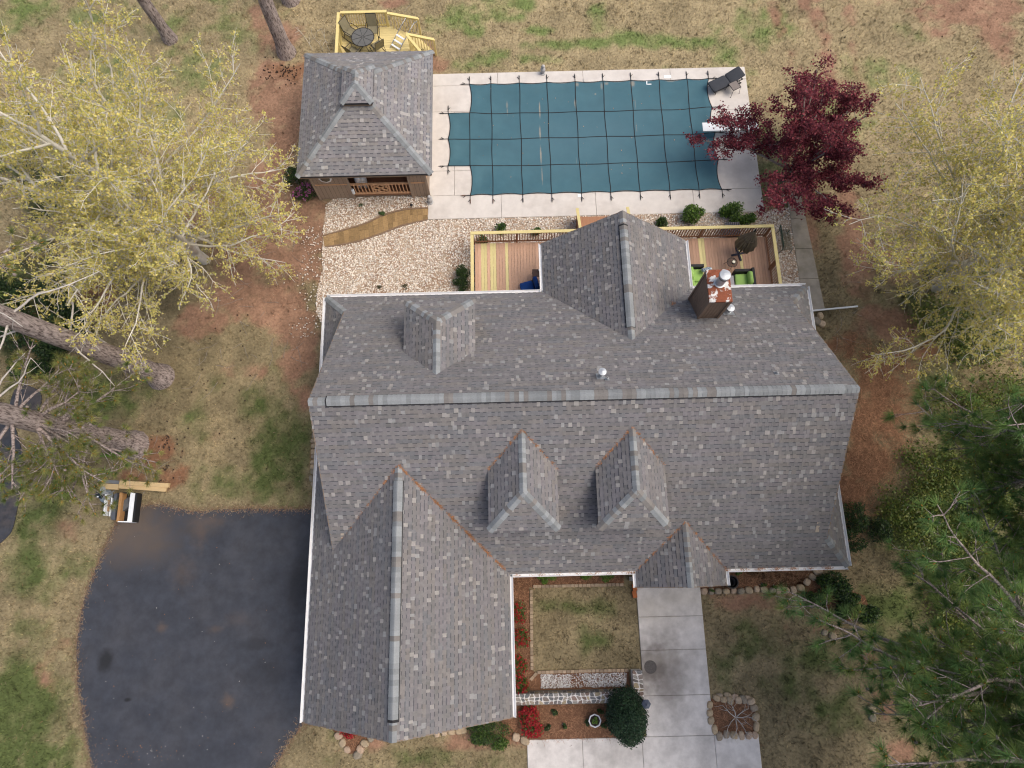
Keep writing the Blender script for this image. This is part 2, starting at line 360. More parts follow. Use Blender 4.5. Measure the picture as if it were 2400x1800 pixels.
add_blobs(M_asph, [wb(380, 1470, .22, .2, .5), wb(536, 1643, .24, .24, .6), wb(505, 1475, .3, .16, .3), wb(430, 1340, .5, .6, .25), wb(470, 1245, .3, .7, .35), wb(490, 1222, .8, .2, .35), wb(560, 1450, .5, .3, .2)], (.13, .088, .060), noise=.5, nscale=4, soft=1.3)
add_blobs(M_asph, [wb(247, 1548, .33, .45, .8), wb(700, 1370, .5, 1.2, .5), wb(600, 1510, .8, .25, .4), wb(300, 1640, .16, .08, .9), wb(620, 1580, .9, .5, .3)], (.010, .011, .013), noise=.18, nscale=4, soft=.6)
dw = MB().prism(rag, -.05, .022).build('driveway', M_asph); tag(dw, kind='structure')
rd = smoothpoly([W2(-220, 960), W2(-100, 935), W2(10, 960), W2(52, 1060), W2(52, 1110), W2(35, 1220), W2(15, 1260), W2(-40, 1300), W2(-160, 1380)], k=6)
M_road = mat('road_asphalt', (.045, .05, .062), rough=.85, var=.3, scale=3, bump=.4, bscale=150, c2=(.10, .085, .08), c2scale=.8)
road = MB().prism(rd, -.05, .018).build('road', M_road); tag(road, kind='structure')
pathy = smoothpoly([W2(40, 905), W2(90, 915), W2(95, 950), W2(60, 985), W2(20, 980)], closed=True, k=5)
tag(MB().prism(pathy, -.05, .012).build('road_spur', M_road), kind='structure')

# ---- concrete
M_conc = mat('pool_concrete', (.61, .58, .54), rough=.85, var=.10, scale=2.2, bump=.25, bscale=90, c2=(.54, .505, .465), c2scale=.7, detail=9)
M_walk = mat('walk_concrete', (.64, .615, .59), rough=.88, var=.20, scale=2.5, bump=.3, bscale=80, c2=(.48, .46, .44), c2scale=.9, c2lo=.42, c2hi=.66, detail=10)
add_blobs(M_walk, [wb(1535, 1565, 1.15, 1.15, .95), wb(1560, 1595, .8, 1.0, .7), wb(1560, 1470, .2, 1.2, .22), wb(1620, 1540, .5, 1.0, .15)], (.15, .13, .115), noise=.3, nscale=3, soft=1.0)
add_blobs(M_walk, [wb(1520, 1430, 1.0, .6, .5), wb(1540, 1545, .9, .25, .35), wb(1590, 1400, .9, .3, .4)], (.46, .43, .38), noise=.3, nscale=2, soft=1.0)
M_side = mat('sidewalk_concrete', (.33, .30, .25), rough=.9, var=.18, scale=2.5, bump=.3, bscale=80, c2=(.25, .23, .18), c2scale=1.2)
M_joint = mat('joint_sand', (.22, .19, .16), rough=.95)

def slabs(root, rects, z, m, gap=.012, name='slab', th=.1):
    for (x0, y0, x1, y1) in rects:
        b = .012
        o = MB()
        x0 += gap / 2; y0 += gap / 2; x1 -= gap / 2; y1 -= gap / 2
        P = [(x0, y0), (x1, y0), (x1, y1), (x0, y1)]
        Q = [(x0 + b, y0 + b), (x1 - b, y0 + b), (x1 - b, y1 - b), (x0 + b, y1 - b)]
        v = [(x, y, z - th) for x, y in P] + [(x, y, z - .012) for x, y in P] + [(x, y, z) for x, y in Q]
        o.idx(v, [(8, 9, 10, 11)] + [(i, (i + 1) % 4, 4 + (i + 1) % 4, 4 + i) for i in range(4)] + [(4 + i, 4 + (i + 1) % 4, 8 + (i + 1) % 4, 8 + i) for i in range(4)])
        o.build(name, m, root)

PX0, PX1, PY0, PY1 = -3.74, 12.0, 15.70, 23.77         # pool deck
C0, C1, D0, D1 = -1.45, 9.85, 17.18, 22.80             # pool opening
S0, S1, SX = 18.75, 21.10, -2.50                       # step bay on the west side
pd = MB()
for a, b in (((PX0 + .05, PY0 + .05), (PX1 - .05, D0 - .02)), ((PX0 + .05, D1 + .02), (PX1 - .05, PY1 - .05)), ((PX0 + .05, D0 - .02), (SX - .02, D1 + .02)), ((C1 + .02, D0 - .02), (PX1 - .05, D1 + .02)), ((SX - .02, D0 - .02), (C0 - .02, S0 - .02)), ((SX - .02, S1 + .02), (C0 - .02, D1 + .02))):
    pd.bbox((*a, -.1), (*b, .022))
pdo = pd.build('pool_deck', M_joint); tag(pdo, kind='structure')
xj = [PX0, -.35, 3.9, 8.25, PX1]
xk = [PX0, -.30, 4.15, 8.75, PX1]
rects = [(xj[i], D1 + .25, xj[i + 1], PY1) for i in range(4)] + [(xk[i], PY0, xk[i + 1], D0 - .25) for i in range(4)]
rects += [(PX0, D0 - .25, SX - .0, 18.25), (SX, D0 - .25, C0, 18.25), (PX0, 18.25, SX, 21.55), (SX, 18.25, C0, S0), (SX, S1, C0, 21.55), (PX0, 21.55, C0, D1 + .25), (C1, D0 - .25, PX1, 20.05), (C1, 20.05, PX1, 21.3), (C1, 21.3, PX1, D1 + .25), (C0, D1, C1, D1 + .25), (C0, D0 - .25, C1, D0)]
slabs(pdo, rects, .045, M_conc)
sh = MB()
sh.bbox((SX - .05, D0 - .05, -1.6), (C1 + .05, D1 + .05, -1.5))
tag(sh.build('pool_floor', mat('pool_plaster', (.35, .45, .5))), kind='structure')

wk = MB()
wk.bbox((4.86, -6.40, -.1), (7.30, -.6, .012)); wk.bbox((.30, -13, -.1), (9.0, -6.41, .012))
wko = wk.build('front_walk', M_joint); tag(wko, kind='structure')
js = [-6.40, -4.97, -3.33, -2.09, -.55]
slabs(wko, [(4.80, js[i], 7.37, js[i + 1]) for i in range(4)], .04, M_walk, .011)
xs_ = [.25, 2.35, 4.62, 7.37, 9.06]
slabs(wko, [(xs_[i], -9.3, xs_[i + 1], -6.40) for i in range(4)], .04, M_walk, .011)
slabs(wko, [(xs_[i], -13, xs_[i + 1], -9.3) for i in range(4)], .04, M_walk, .011)
dsc = MB().lathe([(.24, 0), (.245, .012), (.235, .02)], (*W2(1524, 1563), .034), 20)
dsk = dsc.build('access_cover', mat('dark_cast_cover', (.10, .092, .088), var=.35, scale=20, bump=.3)); tag(dsk, 'dark round access cover with a grimy stain on the front walk', 'cover')

sd = MB().prism([(13.19, 10.75), (14.08, 10.75), (13.86, 16.0), (13.2, 16.0)], -.08, .01)
sdo = sd.build('sidewalk', M_joint); tag(sdo, kind='structure')
yy = [10.72, 12.25, 13.75, 15.3, 16.9]
for i in range(4):
    f = lambda y: (13.17 + (y - 10.8) * .0, 14.10 - (y - 10.8) * .050)
    (a0, a1), (b0, b1) = f(yy[i]), f(yy[i + 1])
    MB().prism([(a0, yy[i] + .01), (a1, yy[i] + .01), (b1, yy[i + 1] - .01), (b0, yy[i + 1] - .01)], -.06, .04).build('slab', M_side, sdo)

# ---- gravel yard
GRAV = [(-8.55, 16.6), (-8.62, 15.6), (-8.62, 14.2), (-8.55, 13.2), (-8.75, 12.2), (-8.75, 11.2), (-8.2, 10.2), (-7.0, 9.9), (12.6, 9.9), (13.16, 10.9), (13.17, 15.9), (12.0, 15.72), (-3.74, 15.68), (-3.74, 17.0), (-8.2, 17.0)]
M_gbase = mat('gravel_bed', (.46, .37, .28), rough=.95, var=.4, scale=12, bump=.8, bscale=60, c2=(.32, .22, .15), c2scale=.7)
tag(MB().prism(GRAV, -.04, .014).build('gravel_bed', M_gbase), kind='structure')
M_peb = mat('quartz_pebble', tint=True, rough=.7, var=.12, scale=30)
OCT = np.array([(1, 0, 0), (0, 1, 0), (-1, 0, 0), (0, -1, 0), (0, 0, 1), (0, 0, -.6)])
OF = np.array([(0, 1, 4), (1, 2, 4), (2, 3, 4), (3, 0, 4), (1, 0, 5), (2, 1, 5), (3, 2, 5), (0, 3, 5)])
def pebbles(name, pts, size, cols, m, jit=.35):
    n = len(pts); P = OCT[None] * (1 + rng.uniform(-jit, jit, (n, 6, 3)))
    P = P * (size * rng.uniform(.6, 1.45, n))[:, None, None] * np.stack([np.ones(n), rng.uniform(.6, 1, n), rng.uniform(.5, .9, n)], 1)[:, None, :]
    a = rng.uniform(0, 6.28, n); ca, sa = np.cos(a), np.sin(a)
    x = P[..., 0] * ca[:, None] - P[..., 1] * sa[:, None]; y = P[..., 0] * sa[:, None] + P[..., 1] * ca[:, None]
    V = np.stack([x, y, P[..., 2]], -1) + pts[:, None, :]
    F = (OF[None] + (np.arange(n) * 6)[:, None, None]).reshape(-1, 3)
    return npmesh(name, V.reshape(-1, 3), F, m, np.repeat(cols, 8, 0))
def scatter_poly(poly, n, seed):
    r = np.random.default_rng(seed); P = np.array(poly); lo, hi = P.min(0), P.max(0); out = np.zeros((0, 2))
    while len(out) < n:
        q = r.uniform(lo, hi, (n * 2, 2)); out = np.concatenate([out, q[inpoly(q[:, 0], q[:, 1], poly)]])
    return out[:n]
PAV_T = [(-8.62, 15.02), (-6.79, 15.56), (-5.81, 16.03), (-4.81, 16.29), (-3.75, 16.33)]
PAV_B = [(-8.50, 14.38), (-7.15, 14.58), (-5.98, 14.95), (-4.99, 15.36), (-3.75, 15.66)]
PT, PB = smoothpoly(PAV_T, k=8), smoothpoly(PAV_B, k=8)
q = scatter_poly(GRAV, 46000, 5)
dens = vnoise(q[:, 0], q[:, 1], 21, 1.6, 4)
hs = (q[:, 0] > -6.9) & (q[:, 0] < 11.4) & (q[:, 1] < 10.2)
keep = ~inpoly(q[:, 0], q[:, 1], PT + PB[::-1]) & ~hs & (rng.random(len(q)) < np.clip(1.75 - 1.15 * np.clip((dens - .42) * 4, 0, 1), .25, 1))
q = q[keep]
# a few strays on the clay
st = np.stack([rng.normal(-9.0, .4, 260), rng.uniform(10, 15.5, 260)], 1); q = np.concatenate([q, st[(st[:, 0] < -8.5)]])
t = rng.random(len(q))[:, None]; br = rng.random(len(q))
pc = np.array([.86, .81, .74]) * (1 - t) + np.array([.72, .64, .54]) * t
east = np.clip((q[:, 0] + 3) / 6, 0, 1)[:, None]
pc = pc * (1 - .03 * east) * rng.uniform(.75, 1.18, (len(q), 1)); pc[br < .12] = np.array([.36, .24, .16]) * rng.uniform(.7, 1.4, ((br < .12).sum(), 1)); pc[br > .93] = (.86, .84, .80)
gv = link('gravel', pebbles('gravel', np.column_stack([q, np.full(len(q), .022)]), .038, pc, M_peb)); tag(gv, 'white and tan landscaping gravel filling the yard behind the house', 'gravel', kind='stuff')

# ---- paver path
M_pav = mat('stamped_paver', tint=True, rough=.9, var=.3, scale=14, bump=.6, bscale=45)
M_pvb = mat('paver_edging', (.22, .15, .10), rough=.9, var=.25, scale=10, bump=.4)
pvt = MB().prism(PT + PB[::-1], -.04, .03).build('paver_path', M_joint); tag(pvt, kind='structure')
PTa, PBa = np.array(PT), np.array(PB)
n = 21
def lerpath(A, t):
    d = np.concatenate([[0], np.cumsum(np.linalg.norm(np.diff(A, axis=0), axis=1))]); d /= d[-1]
    return np.array([np.interp(t, d, A[:, 0]), np.interp(t, d, A[:, 1])])
def pquad(t0, t1, s0, s1, g=.008):
    out = []
    for t, s in ((t0, s0), (t1, s0), (t1, s1), (t0, s1)):
        p = lerpath(PBa, t) * (1 - s) + lerpath(PTa, t) * s; out.append(p)
    c = sum(out) / 4; return [tuple(c + (p - c) * (1 - g * 4)) for p in out]
for i in range(n):
    t0, t1 = i / n, (i + 1) / n
    cc = lambda: tuple(np.array([.30, .20, .095]) * random.uniform(.75, 1.2))
    if i % 3 == 0: cells = [(t0, t1, .09, .91)]
    elif i % 3 == 1: s = random.choice((.36, .5, .62)); cells = [(t0, t1, .09, s), (t0, t1, s, .91)]
    else: tm = (t0 + t1) / 2; s = random.choice((.4, .56)); cells = [(t0, t1, .09, s), (t0, tm, s, .91), (tm, t1, s, .91)]
    for c4 in cells: MB().prism(pquad(*c4), 0, .05 + random.uniform(-.004, .004), cc()).build('paver', M_pav, pvt)
    for s0, s1 in ((0, .085), (.915, 1)):
        MB().prism(pquad(t0, t1, s0, s1, .004), 0, .062).build('edging_brick', M_pvb, pvt)
# ================================================================== shingled roofs
M_sh = mat('asphalt_shingle', tint=True, rough=.9, var=.16, scale=9, bump=.55, bscale=230, spec=.25, detail=9)
M_cap = mat('ridge_shingle', tint=True, rough=.9, var=.12, scale=20, bump=.4, bscale=230, spec=.25)
M_under = mat('roof_underlay', (.045, .045, .05), rough=.95)
M_white = mat('white_aluminium', (.78, .79, .80), rough=.35, var=.05, scale=3)
M_trim = mat('taupe_trim', (.23, .17, .12), rough=.7, var=.1)
M_wall = mat('beige_siding', (.42, .36, .29), rough=.8, var=.08, stretch=(1, 1, 12), bump=.2, bscale=12)

def clip_convex(poly, clip):
    """Sutherland-Hodgman, both counter-clockwise lists of (u, v)"""
    out = poly
    for i in range(len(clip)):
        ax, ay = clip[i]; bx, by = clip[(i + 1) % len(clip)]
        ex, ey = bx - ax, by - ay; inp = out; out = []
        if not inp: break
        sv = [ex * (y - ay) - ey * (x - ax) for x, y in inp]
        for k in range(len(inp)):
            p, q, sp, sq = inp[k], inp[(k + 1) % len(inp)], sv[k], sv[(k + 1) % len(inp)]
            if sp >= 0: out.append(p)
            if (sp >= 0) != (sq >= 0):
                t = sp / (sp - sq); out.append((p[0] + (q[0] - p[0]) * t, p[1] + (q[1] - p[1]) * t))
    return out

SH_COL = [np.array(c) for c in ((.205, .198, .200), (.19, .186, .192), (.180, .183, .192), (.210, .20, .193), (.187, .184, .183), (.20, .193, .202))]
SH_LIGHT = [np.array(c) for c in ((.315, .305, .29), (.285, .288, .287), (.30, .288, .278), (.255, .258, .26))]

class Roof:
    def __init__(s, seed, tone=1.0):
        s.tabs = []; s.k = tone          # (faces, colours, centre)
        s.decks = MB(); s.r = random.Random(seed)
    def plane(s, pts, polys=None, exposure=.155, thick=.10, tw=(.09, .165)):
        """pts: 3D polygon, first edge is the eave (counter-clockwise from above)"""
        P = [np.array(p, float) for p in pts]
        O = P[0]; u = P[1] - P[0]; u /= np.linalg.norm(u)
        nrm = np.cross(P[1] - P[0], P[-1] - P[0])
        if nrm[2] < 0: nrm = -nrm
        nrm /= np.linalg.norm(nrm)
        v = np.cross(nrm, u)
        if v[2] < 0: v = -v
        flip = np.dot(np.cross(u, v), nrm) < 0
        s.decks.idx([p for p in P] + [p - np.array([0, 0, thick]) for p in P],
                    [tuple(range(len(P))), tuple(range(2 * len(P) - 1, len(P) - 1, -1))] + [(i, len(P) + i, len(P) + (i + 1) % len(P), (i + 1) % len(P)) for i in range(len(P))])
        uv = [(float((p - O) @ u), float((p - O) @ v)) for p in P]
        clips = polys if polys else [list(range(len(P)))]
        rr = s.r
        vmax = max(q[1] for q in uv); umin = min(q[0] for q in uv); umax = max(q[0] for q in uv)
        tp = lambda a, b, h: O + u * a + v * b + nrm * h
        carry = {}
        for ci in clips:
            cp = [uv[i] for i in ci]
            ar = sum(cp[i][0] * cp[(i + 1) % len(cp)][1] - cp[(i + 1) % len(cp)][0] * cp[i][1] for i in range(len(cp)))
            if ar < 0: cp = cp[::-1]
            lo_v = min(q[1] for q in cp); hi_v = max(q[1] for q in cp); lo_u = min(q[0] for q in cp); hi_u = max(q[0] for q in cp)
            for k in range(int(lo_v / exposure), int(hi_v / exposure) + 1):
                v0 = k * exposure - .03; v1 = v0 + exposure
                a = lo_u - rr.random() * .3; thickt = rr.random() < .5; tone = rr.choice(SH_COL); bundle = 0
                while a < hi_u:
                    w = rr.uniform(*tw); b = a + w
                    q = clip_convex([(a, v0), (b, v0), (b, v1), (a, v1)], cp)
                    if len(q) >= 3:
                        aa = abs(sum(q[i][0] * q[(i + 1) % len(q)][1] - q[(i + 1) % len(q)][0] * q[i][1] for i in range(len(q)))) / 2
                        if aa > .0008:
                            if bundle <= 0: tone = rr.choice(SH_COL) * rr.uniform(.93, 1.06); bundle = rr.randint(3, 8)
                            bundle -= 1
                            lt = (rr.random() < .13) if thickt else (rr.random() < .02)
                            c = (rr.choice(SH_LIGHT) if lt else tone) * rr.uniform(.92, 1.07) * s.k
                            hb = .020 if thickt else .009
                            hh = lambda y: .003 + (hb - .003) * (1 - (y - v0) / exposure)
                            faces = []; cols = []
                            if thickt:
                                faces.append([tp(x, y, hh(y)) for x, y in q]); cols.append(c)
                            else:
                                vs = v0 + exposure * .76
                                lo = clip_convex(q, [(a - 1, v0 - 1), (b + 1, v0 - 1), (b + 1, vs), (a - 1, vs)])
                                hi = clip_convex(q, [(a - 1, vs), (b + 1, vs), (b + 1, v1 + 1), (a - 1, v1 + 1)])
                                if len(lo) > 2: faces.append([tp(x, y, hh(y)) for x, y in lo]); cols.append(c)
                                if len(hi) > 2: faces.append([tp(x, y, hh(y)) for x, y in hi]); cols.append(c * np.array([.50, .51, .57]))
                            for i in range(len(q)):
                                (x0, y0), (x1, y1) = q[i], q[(i + 1) % len(q)]
                                if y0 > v1 - 1e-4 and y1 > v1 - 1e-4: continue
                                if not thickt and abs(x0 - x1) < 1e-5: continue
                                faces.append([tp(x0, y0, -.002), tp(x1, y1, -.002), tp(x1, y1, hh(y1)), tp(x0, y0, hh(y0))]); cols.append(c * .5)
                            if flip: faces = [f[::-1] for f in faces]
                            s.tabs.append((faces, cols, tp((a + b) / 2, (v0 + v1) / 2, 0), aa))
                    thickt = not thickt if rr.random() < .86 else thickt
                    a = b
        return s
    def finish(s, house, name='roof', limit=300):
        roof = s.decks.build(name, M_under, house)
        cen = np.array([t[2] for t in s.tabs]); area = np.array([t[3] for t in s.tabs])
        d2 = ((cen - np.array([0, 0, CAM_H])) ** 2).sum(1); pr = proj(cen)
        vis = (pr[:, 0] > 5) & (pr[:, 0] < 2395) & (pr[:, 1] > 5) & (pr[:, 1] < 1795)
        nt = np.array([np.cross(np.array(t[0][0][1]) - t[0][0][0], np.array(t[0][0][2]) - t[0][0][0]) for t in s.tabs]); nt /= (np.linalg.norm(nt, axis=1)[:, None] + 1e-12)
        vd = np.array([0, 0, CAM_H]) - cen; vd /= np.linalg.norm(vd, axis=1)[:, None]
        score = area * np.abs((nt * vd).sum(1)) / d2 * vis
        top = set(np.argsort(-score)[:limit].tolist()); rest = MB()
        for i, (fs, cs, _, _) in enumerate(s.tabs):
            if i in top:
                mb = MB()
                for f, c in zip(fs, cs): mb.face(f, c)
                mb.build('shingle', M_sh, roof)
            else:
                for f, c in zip(fs, cs): rest.face(f, c)
        rest.build('shingle_field', M_sh, roof, kind='stuff')
        return roof

def ridge_caps(roof, a, b, n1, n2, width=.15, step=.15, lift=.012, seed=1, name='ridge_cap', vent=False):
    """overlapping cap shingles bent over a ridge or hip from a to b; n1, n2 are the normals of the two slopes"""
    rr = random.Random(seed); a = np.array(a, float); b = np.array(b, float); L = np.linalg.norm(b - a); t = (b - a) / L
    n1 = np.array(n1, float) / np.linalg.norm(n1); n2 = np.array(n2, float) / np.linalg.norm(n2); nm = n1 + n2; nm /= np.linalg.norm(nm)
    d1 = np.cross(n1, t); d2 = np.cross(n2, t)
    if d1 @ n2 > 0: d1 = -d1
    if d2 @ n1 > 0: d2 = -d2
    if vent:
        va, vb = a + t * .55, b - t * .55
        mb = MB(); h = .045
        for p, e in ((d1, n1), (d2, n2)):
            q0, q1 = va + p * (width + .05), vb + p * (width + .05)
            mb.face([q0, q1, q1 + e * h, q0 + e * h]); mb.face([q0 + e * h, q1 + e * h, vb + nm * h, va + nm * h])
        mb.build('ridge_vent', mat('ridge_vent_mesh', (.03, .03, .033), rough=.9), roof)
    k = int(L / step); 
    for i in range(k + 1):
        s0 = i * step; s1 = min(s0 + step * 1.35, L)
        if s1 - s0 < .03: continue
        c = np.array([.255, .275, .285]) * rr.uniform(.82, 1.15)
        if rr.random() < .25: c = np.array([.215, .205, .195]) * rr.uniform(.85, 1.1)
        lf = lift + (.050 if vent and .5 < s0 < L - .65 else 0)
        p0, p1 = a + t * s0, a + t * s1; h0, h1 = lf + .016, lf + .004
        mb = MB()
        for dd, nn in ((d1, n1), (d2, n2)):
            e0, e1 = p0 + dd * width + nn * h0, p1 + dd * width + nn * h1
            k0, k1 = p0 + dd * .03 + nn * h0 + nm * .003, p1 + dd * .03 + nn * h1 + nm * .003
            c0, c1 = p0 + nm * (h0 + .006), p1 + nm * (h1 + .006)
            mb.face([e0, e1, k1, k0], c); mb.face([k0, k1, c1, c0], c)
            mb.face([e0, e0 - nn * (h0), e1 - nn * (h1), e1], c * .6)
            mb.face([e0, k0, k0 - nn * .018, e0 - nn * .018], c * .6)
        mb.build(name, M_cap, roof)

# ================================================================== the house
S = .8333; EZ = 2.8
XW, XE, YS, YN = -7.48, 12.10, -.29, 10.72
YR = (YS + YN) / 2; ZR = EZ + S * (YR - YS)
RW, RE = -6.53, 11.12
hz = lambda d: EZ + S * d
WX0, WX1, WY = -7.48, -.25, -5.08; WXR = (WX0 + WX1) / 2; WZR = hz(WXR - WX0); WYV = YS + (WXR - WX0)
house = thing('house', 'large house with grey shingle roof, dormers and a brown chimney', 'house', (2.3, 5.2, 0))
rf = Roof(3)
# main south slope, split in convex pieces is not needed (it is convex)
rf.plane([(XW, YS, EZ), (XE, YS, EZ), (RE, YS + (XE - RE), hz(XE - RE)), (RE, YR, ZR), (RW, YR, ZR), (RW, YS + (RW - XW), hz(RW - XW))], polys=[[0, 1, 2, 5], [5, 2, 3, 4]])
rf.plane([(XE, YN, EZ), (XW, YN, EZ), (RW, YN - (RW - XW), hz(RW - XW)), (RW, YR, ZR), (RE, YR, ZR), (RE, YN - (XE - RE), hz(XE - RE))], polys=[[0, 1, 2, 5], [5, 2, 3, 4]])
# west plane: wing slope and the skirt below the gable
GW, GE = -6.15, 10.75
rf.plane([(XW, YN, EZ), (XW, WY, EZ), (WXR, WY, WZR), (WXR, WYV, WZR), (GW, YS + (GW - XW), hz(GW - XW)), (GW, YN - (GW - XW), hz(GW - XW))], polys=[[0, 1, 4, 5], [1, 2, 3, 4]])
rf.plane([(WX1, WY, EZ), (WX1, YS, EZ), (WXR, WYV, WZR), (WXR, WY, WZR)])
# east skirt
rf.plane([(XE, YS, EZ), (XE, YN, EZ), (GE, YN - (XE - GE), hz(XE - GE)), (GE, YS + (XE - GE), hz(XE - GE))])
# rear gable over the sun room
BX0, BX1, BY = 1.37, 7.36, 12.92; BXR = (BX0 + BX1) / 2; BZR = hz(BXR - BX0); BYV = YN - (BXR - BX0)
rf.plane([(BX0, BY, EZ), (BX0, YN, EZ), (BXR, BYV, BZR), (BXR, BY, BZR)])
rf.plane([(BX1, YN, EZ), (BX1, BY, EZ), (BXR, BY, BZR), (BXR, BYV, BZR)])
# entry gable
EX0, EX1, EY = 4.35, 7.61, -.88; EXR = (EX0 + EX1) / 2; EZR = hz(EXR - EX0); EYV = YS + (EXR - EX0)
rf.plane([(EX0, YS, EZ), (EX0, EY, EZ), (EXR, EY, EZR), (EXR, EYV, EZR)])
rf.plane([(EX1, EY, EZ), (EX1, YS, EZ), (EXR, EYV, EZR), (EXR, EY, EZR)])
# dormers: (x0, x1, eave y, hip peak y, valley y of the eave, ridge tip y, eave z, ridge z, facing)
DORM = [(-.87, 1.44, 1.11, 2.24, 3.12, 4.28, 5.64, 6.60), (2.75, 5.07, 1.09, 2.22, 3.12, 4.28, 5.64, 6.60), (-3.80, -1.27, 9.33, 8.17, 7.33, 6.24, 5.60, 6.52)]
for x0, x1, ye, yp, yv, yt, z0, z1 in DORM:
    xr = (x0 + x1) / 2; s_ = 1 if ye < yp else -1
    if s_ > 0:
        rf.plane([(x0, yv, z0), (x0, ye, z0), (xr, yp, z1), (xr, yt, z1)]); rf.plane([(x1, ye, z0), (x1, yv, z0), (xr, yt, z1), (xr, yp, z1)]); rf.plane([(x0, ye, z0), (x1, ye, z0), (xr, yp, z1)])
    else:
        rf.plane([(x0, ye, z0), (x0, yv, z0), (xr, yt, z1), (xr, yp, z1)]); rf.plane([(x1, yv, z0), (x1, ye, z0), (xr, yp, z1), (xr, yt, z1)]); rf.plane([(x1, ye, z0), (x0, ye, z0), (xr, yp, z1)])
roof = rf.finish(house)
nS, nN, nW, nE = (0, -S, 1), (0, S, 1), (-S, 0, 1), (S, 0, 1)
ridge_caps(roof, (RW, YR, ZR), (RE, YR, ZR), nS, nN, .155, .15, vent=True, seed=2)
ridge_caps(roof, (WXR, WY, WZR), (WXR, WYV + .05, WZR), nW, nE, .145, .16, vent=True, seed=3)
ridge_caps(roof, (BXR, BY, BZR), (BXR, BYV - .05, BZR), nW, nE, .145, .16, vent=True, seed=4)
ridge_caps(roof, (EXR, EY, EZR), (EXR, EYV + .05, EZR), nW, nE, .13, .17, seed=5)
ridge_caps(roof, (XW, YN, EZ), (RW, YN - (RW - XW), hz(RW - XW)), nW, nN, .145, .16, seed=6)
ridge_caps(roof, (XE, YN, EZ), (RE, YN - (XE - RE), hz(XE - RE)), nE, nN, .145, .16, seed=7)
ridge_caps(roof, (XE, YS, EZ), (RE, YS + (XE - RE), hz(XE - RE)), nE, nS, .145, .16, seed=8)
for i, (x0, x1, ye, yp, yv, yt, z0, z1) in enumerate(DORM):
    xr = (x0 + x1) / 2; k = (z1 - z0) / (xr - x0); kk = (z1 - z0) / abs(yp - ye); nF = (0, -kk if ye < yp else kk, 1)
    ridge_caps(roof, (xr, yp, z1), (xr, yt, z1), (-k, 0, 1), (k, 0, 1), .14, .16, seed=20 + i)
    ridge_caps(roof, (x0, ye, z0), (xr, yp, z1), (-k, 0, 1), nF, .14, .16, seed=30 + i)
    ridge_caps(roof, (x1, ye, z0), (xr, yp, z1), (k, 0, 1), nF, .14, .16, seed=40 + i)

# walls
wl_ = MB()
wl_.bbox((-7.0, .2, 0), (11.62, 10.22, 2.72)); wl_.build('wall', M_wall, house)
MB().bbox((-7.0, -4.65, 0), (-.72, .19, 2.72)).build('wall', M_wall, house)
MB().bbox((1.85, 10.23, 0), (6.88, 12.45, 2.72)).build('wall', M_wall, house)
def gable(pts, d, name='gable_wall', m=None):
    P = [np.array(p, float) for p in pts]; d = np.array(d, float)
    n = len(P); MB().idx(P + [p + d for p in P], [tuple(range(n)), tuple(range(2 * n - 1, n - 1, -1))] + [(i, (i + 1) % n, n + (i + 1) % n, n + i) for i in range(n)]).build(name, m or M_wall, house)
g = .12
gable([(GW, .9, hz(GW - XW) - .1), (GW, YN - 1.2, hz(GW - XW) - .1), (GW, YR, ZR - g)], (.12, 0, 0))
gable([(GE, .9, hz(GW - XW) - .1), (GE, YN - 1.2, hz(GW - XW) - .1), (GE, YR, ZR - g)], (-.12, 0, 0))
gable([(-7.0, -4.65, 2.73), (-.72, -4.65, 2.73), (WXR, -4.65, WZR - .2)], (0, .1, 0))
gable([(1.85, 12.45, 2.73), (6.88, 12.45, 2.73), (BXR, 12.45, BZR - .2)], (0, -.1, 0))
gable([(4.75, -.6, 2.62), (7.2, -.6, 2.62), (EXR, -.6, EZR - .2)], (0, .1, 0))
for x in (4.62, 7.34):
    MB().box((x, -.62, 1.34), (.16, .16, 2.6)).build('porch_post', M_white, house)
for x0, x1, ye, yp, yv, yt, z0, z1 in DORM:
    o = .14; ya, yb = (ye + o, yv + .3) if ye < yp else (ye - o, yv - .3)
    zl = 2.8 + S * min(abs(ya - YS), abs(YN - ya)) - .3
    MB().bbox((x0 + o, min(ya, yb), zl), (x1 - o, max(ya, yb), z0 - .06)).build('dormer_wall', M_trim, house)
# fascia and gutters
def gutter(a, b, out, drop=.0):
    a = np.array(a, float); b = np.array(b, float); out = np.array(out, float)
    prof = [(0, -.10), (.075, -.10), (.115, -.03), (.115, .015), (.098, .015), (.098, -.02), (.07, -.08), (.012, -.08), (.012, .0), (0, .0)]
    P = []; n = len(prof)
    for q in (a, b):
        for o, z in prof: P.append(q + out * (o + .01) + np.array([0, 0, z - .015]))
    F = [(i, (i + 1) % n, n + (i + 1) % n, n + i) for i in range(n)] + [tuple(range(n)), tuple(range(2 * n - 1, n - 1, -1))]
    MB().idx(P, F).build('gutter', M_white, house)
gutter((WX1 + .02, YS, EZ), (EX0 - .01, YS, EZ), (0, -1, 0)); gutter((EX1 + .02, YS, EZ), (XE, YS, EZ), (0, -1, 0))
gutter((WX1, WY, EZ), (WX1, YS - .02, EZ), (1, 0, 0)); gutter((WX0, WY, EZ), (WX0, YN, EZ), (-1, 0, 0)); gutter((XE, YS, EZ), (XE, YN, EZ), (1, 0, 0))
gutter((XW, YN, EZ), (BX0 - .02, YN, EZ), (0, 1, 0)); gutter((BX1 + .02, YN, EZ), (XE, YN, EZ), (0, 1, 0))
gutter((BX0, YN + .02, EZ), (BX0, BY, EZ), (-1, 0, 0)); gutter((BX1, YN + .02, EZ), (BX1, BY, EZ), (1, 0, 0))
